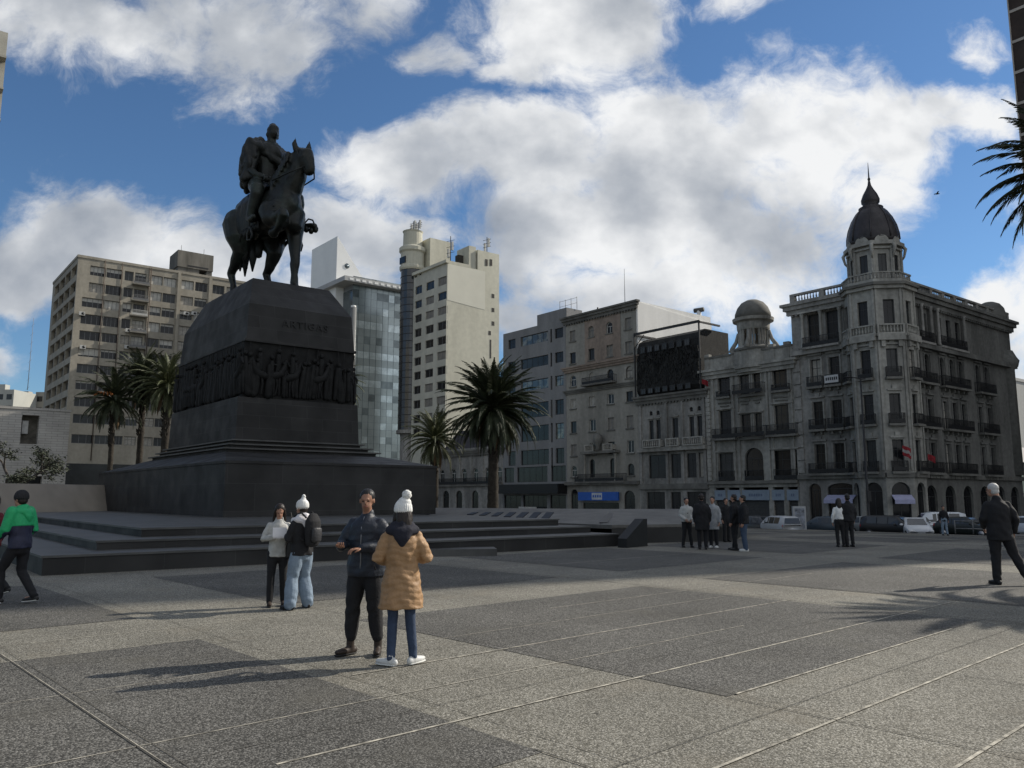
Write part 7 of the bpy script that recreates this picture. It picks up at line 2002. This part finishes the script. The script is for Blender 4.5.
def car(p, rz, paint, label, L=4.2, Wd=1.72, H_=1.48, van=False, sport=False):
    t = thing('parked_car', label, 'car', p, rz, 'cars parked along the street')
    key = (L, Wd, H_, van)
    hb = .78; w2 = Wd / 2
    # stations along x (front at +x): x, z_bottom, z_belt, z_roof(None if bonnet), half width
    if van: st = [(-L / 2, .34, .85, .95), (-L / 2 + .12, .25, .95, H_ * .93), (-L / 2 + .6, .2, .98, H_), (.2, .2, .96, H_), (.75, .2, .94, H_ - .1), (1.35, .2, .92, 1.0), (L / 2 - .3, .22, .82, .84), (L / 2, .34, .6, .62)]
    else: st = [(-L / 2, .36, .82, .86), (-L / 2 + .15, .25, .9, 1.0), (-L / 2 + .75, .2, .93, H_ - .06), (-.3, .2, .92, H_), (.3, .2, .91, H_ - .05), (1.05, .2, .88, .95), (L / 2 - .3, .22, .76, .78), (L / 2, .34, .55, .57)]
    m = MB(); vs = []; fs = []
    for (x, zb, zl, zr) in st:
        kx = 1 - .12 * (abs(x) / (L / 2)) ** 4
        w = w2 * kx; wt = w * (.74 if zr > zl + .15 else .93)
        vs += [(x, -w * .9, zb), (x, -w, zb + .18), (x, -w, zl - .1), (x, -w * .96, zl), (x, -wt, zr - .04), (x, -wt * .82, zr), (x, wt * .82, zr), (x, wt, zr - .04), (x, w * .96, zl), (x, w, zl - .1), (x, w, zb + .18), (x, w * .9, zb)]
    n = 12
    for i in range(len(st) - 1):
        for j in range(n): fs.append((i * n + j, i * n + (j + 1) % n, (i + 1) * n + (j + 1) % n, (i + 1) * n + j))
    fs.append(tuple(range(n))); fs.append(tuple(range((len(st) - 1) * n, len(st) * n))[::-1])
    m.add(vs, fs, paint, True); bo = m.build('body', None, t)
    # glazing as its own shell just proud of the cabin
    m = MB()
    def sec(x):
        for a, b in zip(st[:-1], st[1:]):
            if a[0] <= x <= b[0]:
                f = (x - a[0]) / (b[0] - a[0]); q = [a[i] + (b[i] - a[i]) * f for i in range(4)]
                w = w2 * (1 - .12 * (abs(x) / (L / 2)) ** 4); wt = w * (.74 if q[3] > q[2] + .15 else .93); return q, w, wt
    x0, x1 = (-L / 2 + .55, .85) if van else (-L / 2 + .75, .55)
    nseg = 3
    for s in (-1, 1):
        for k in range(nseg):
            xa = x0 + (x1 - x0) * k / nseg + .04; xb = x0 + (x1 - x0) * (k + 1) / nseg - .04
            (qa, wa, ta), (qb, wb, tb_) = sec(xa), sec(xb)
            def pt(q, w, wt, f, o): return (q[0], s * (w * .96 + (wt - w * .96) * f + .012), q[2] + (q[3] - .04 - q[2]) * f)
            m.quad(pt(qa, wa, ta, .08, 0), pt(qb, wb, tb_, .08, 0), pt(qb, wb, tb_, .9, 0), pt(qa, wa, ta, .9, 0), glassc)
    fi = 4 if van else 4
    for (ia, ib) in ((fi, fi + 1), (2 if not van else 1, 1 if not van else 0)):
        a, b = st[ia], st[ib]
        f0, f1 = .08, .9
        xa, xb = a[0] + (b[0] - a[0]) * f0, a[0] + (b[0] - a[0]) * f1; za, zb_ = a[3] + (b[3] - a[3]) * f0 + .02, a[3] + (b[3] - a[3]) * f1 + .02
        d = .015 if ib > ia else -.015
        m.quad((xa + d, -w2 * .62, za), (xa + d, w2 * .62, za), (xb + d, w2 * .74, zb_), (xb + d, -w2 * .74, zb_), glassc)
    m.build('windows', None, t)
    for sx in (-L * .31, L * .31):
        for s in (-1, 1):
            wm = MB(); wm.tube([(sx, s * (w2 - .16), .31), (sx, s * (w2 + .01), .31)], .31, 20, tyre); wo = wm.build('wheel', None, t)
            wm = MB(); wm.tube([(sx, s * (w2 + .005), .31), (sx, s * (w2 + .02), .31)], .19, 14, rim_m); wm.build('rim', None, wo)
    for s in (-1, 1):
        h = MB(); h.ball((L / 2 - .12, s * w2 * .72, .62), (.12, .2, .09), 10, hl_m); h.build('headlight', None, t)
        h = MB(); h.ball((-L / 2 + .1, s * w2 * .78, .82), (.08, .12, .16), 10, tl_m); h.build('tail_light', None, t)
        h = MB(); h.ball((.62, s * (w2 + .1), 1.0), (.07, .12, .08), 8, paint); h.build('mirror', None, t)
    h = MB(); h.box(L / 2 - .06, L / 2 + .03, -w2 * .62, w2 * .62, .3, .42, dark_pl); h.build('bumper', None, t)
    h = MB(); h.box(L / 2 + .01, L / 2 + .04, -.24, .24, .44, .54, rim_m); h.build('number_plate', None, t)
    return t
def paint(name, c): return mat(name, c, .3, .05, .8, spec=.6)
cz = -1.26; ang = math.atan2(EF.y, EF.x)
def cp_(px, D): p = at(px, 520, D); return (p.x, p.y, cz)
car(cp_(779, 60), ang + R(150), paint('silver car paint', (.42, .43, .44)), 'silver hatchback with rear window visible, parked left of the information panel', van=True, L=4.0, H_=1.55)
car(cp_(752, 63), ang + R(170), paint('dark grey car paint', (.04, .042, .045)), 'dark grey car half hidden behind the standing group')
car(cp_(822, 62), ang + R(195), paint('dark blue car paint', (.03, .045, .06)), 'dark blue car behind the couple, between panel and street lamp')
car(cp_(873, 63), ang + R(10), paint('grey car paint', (.20, .21, .21)), 'mid grey car just right of the street lamp', L=4.3)
car(cp_(892, 58.5), ang + R(0), paint('black car paint', (.01, .01, .011)), 'black car with rounded roof between grey car and white taxi', van=True, H_=1.6)
car(cp_(914, 57.5), R(-105), paint('white car paint', (.62, .63, .64)), 'white car facing the square with bright bonnet and windscreen')
car(cp_(934, 64), R(170), paint('white van paint', (.58, .6, .62)), 'white taller car behind the forward facing white car', van=True, H_=1.75, L=4.5)
car(cp_(1030, 62), ang, paint('bluish white car paint', (.5, .54, .6)), 'bluish white car cut off by the right edge of the picture')
car(cp_(966, 60), ang, paint('dark green car paint', (.012, .016, .014)), 'very dark car in the shade left of the silver haired man')
# barrier rail by the kerb
t = thing('kerb_barrier', 'low metal kerb barrier right of the distant lone person', 'barrier', at(955, 528, 54.5) + Vector((0, 0, 0)))
t.location.z = -.78
for k, dz in enumerate((.35, .85)):
    m = MB(); m.tube([(0, 0, dz), (1.9, -.9, dz - .02)], .035, 6, fr_grey); m.build('rail', None, t)
for k in range(3): m = MB(); m.tube([(k * .95, -k * .45, 0), (k * .95, -k * .45, .9)], .035, 6, fr_grey); m.build('post', None, t)
# bird
p = at(937, 194, 60); t = thing('bird', 'tiny dark bird in the blue sky right of the dome', 'bird', p)
m = MB(); m.tube([(-.18, 0, 0), (-.05, 0, .01), (.1, 0, .02), (.2, 0, .03)], [.02, .06, .05, .02], 8, iron, cap='round'); m.build('body', None, t)
for s in (-1, 1): m = MB(); m.add([(.06, 0, .03), (-.06, 0, .03), (-.08, s * .25, .12), (-.02, s * .42, .08), (.05, s * .22, .12)], [(0, 1, 2, 3, 4)], iron); m.build('wing', None, t)
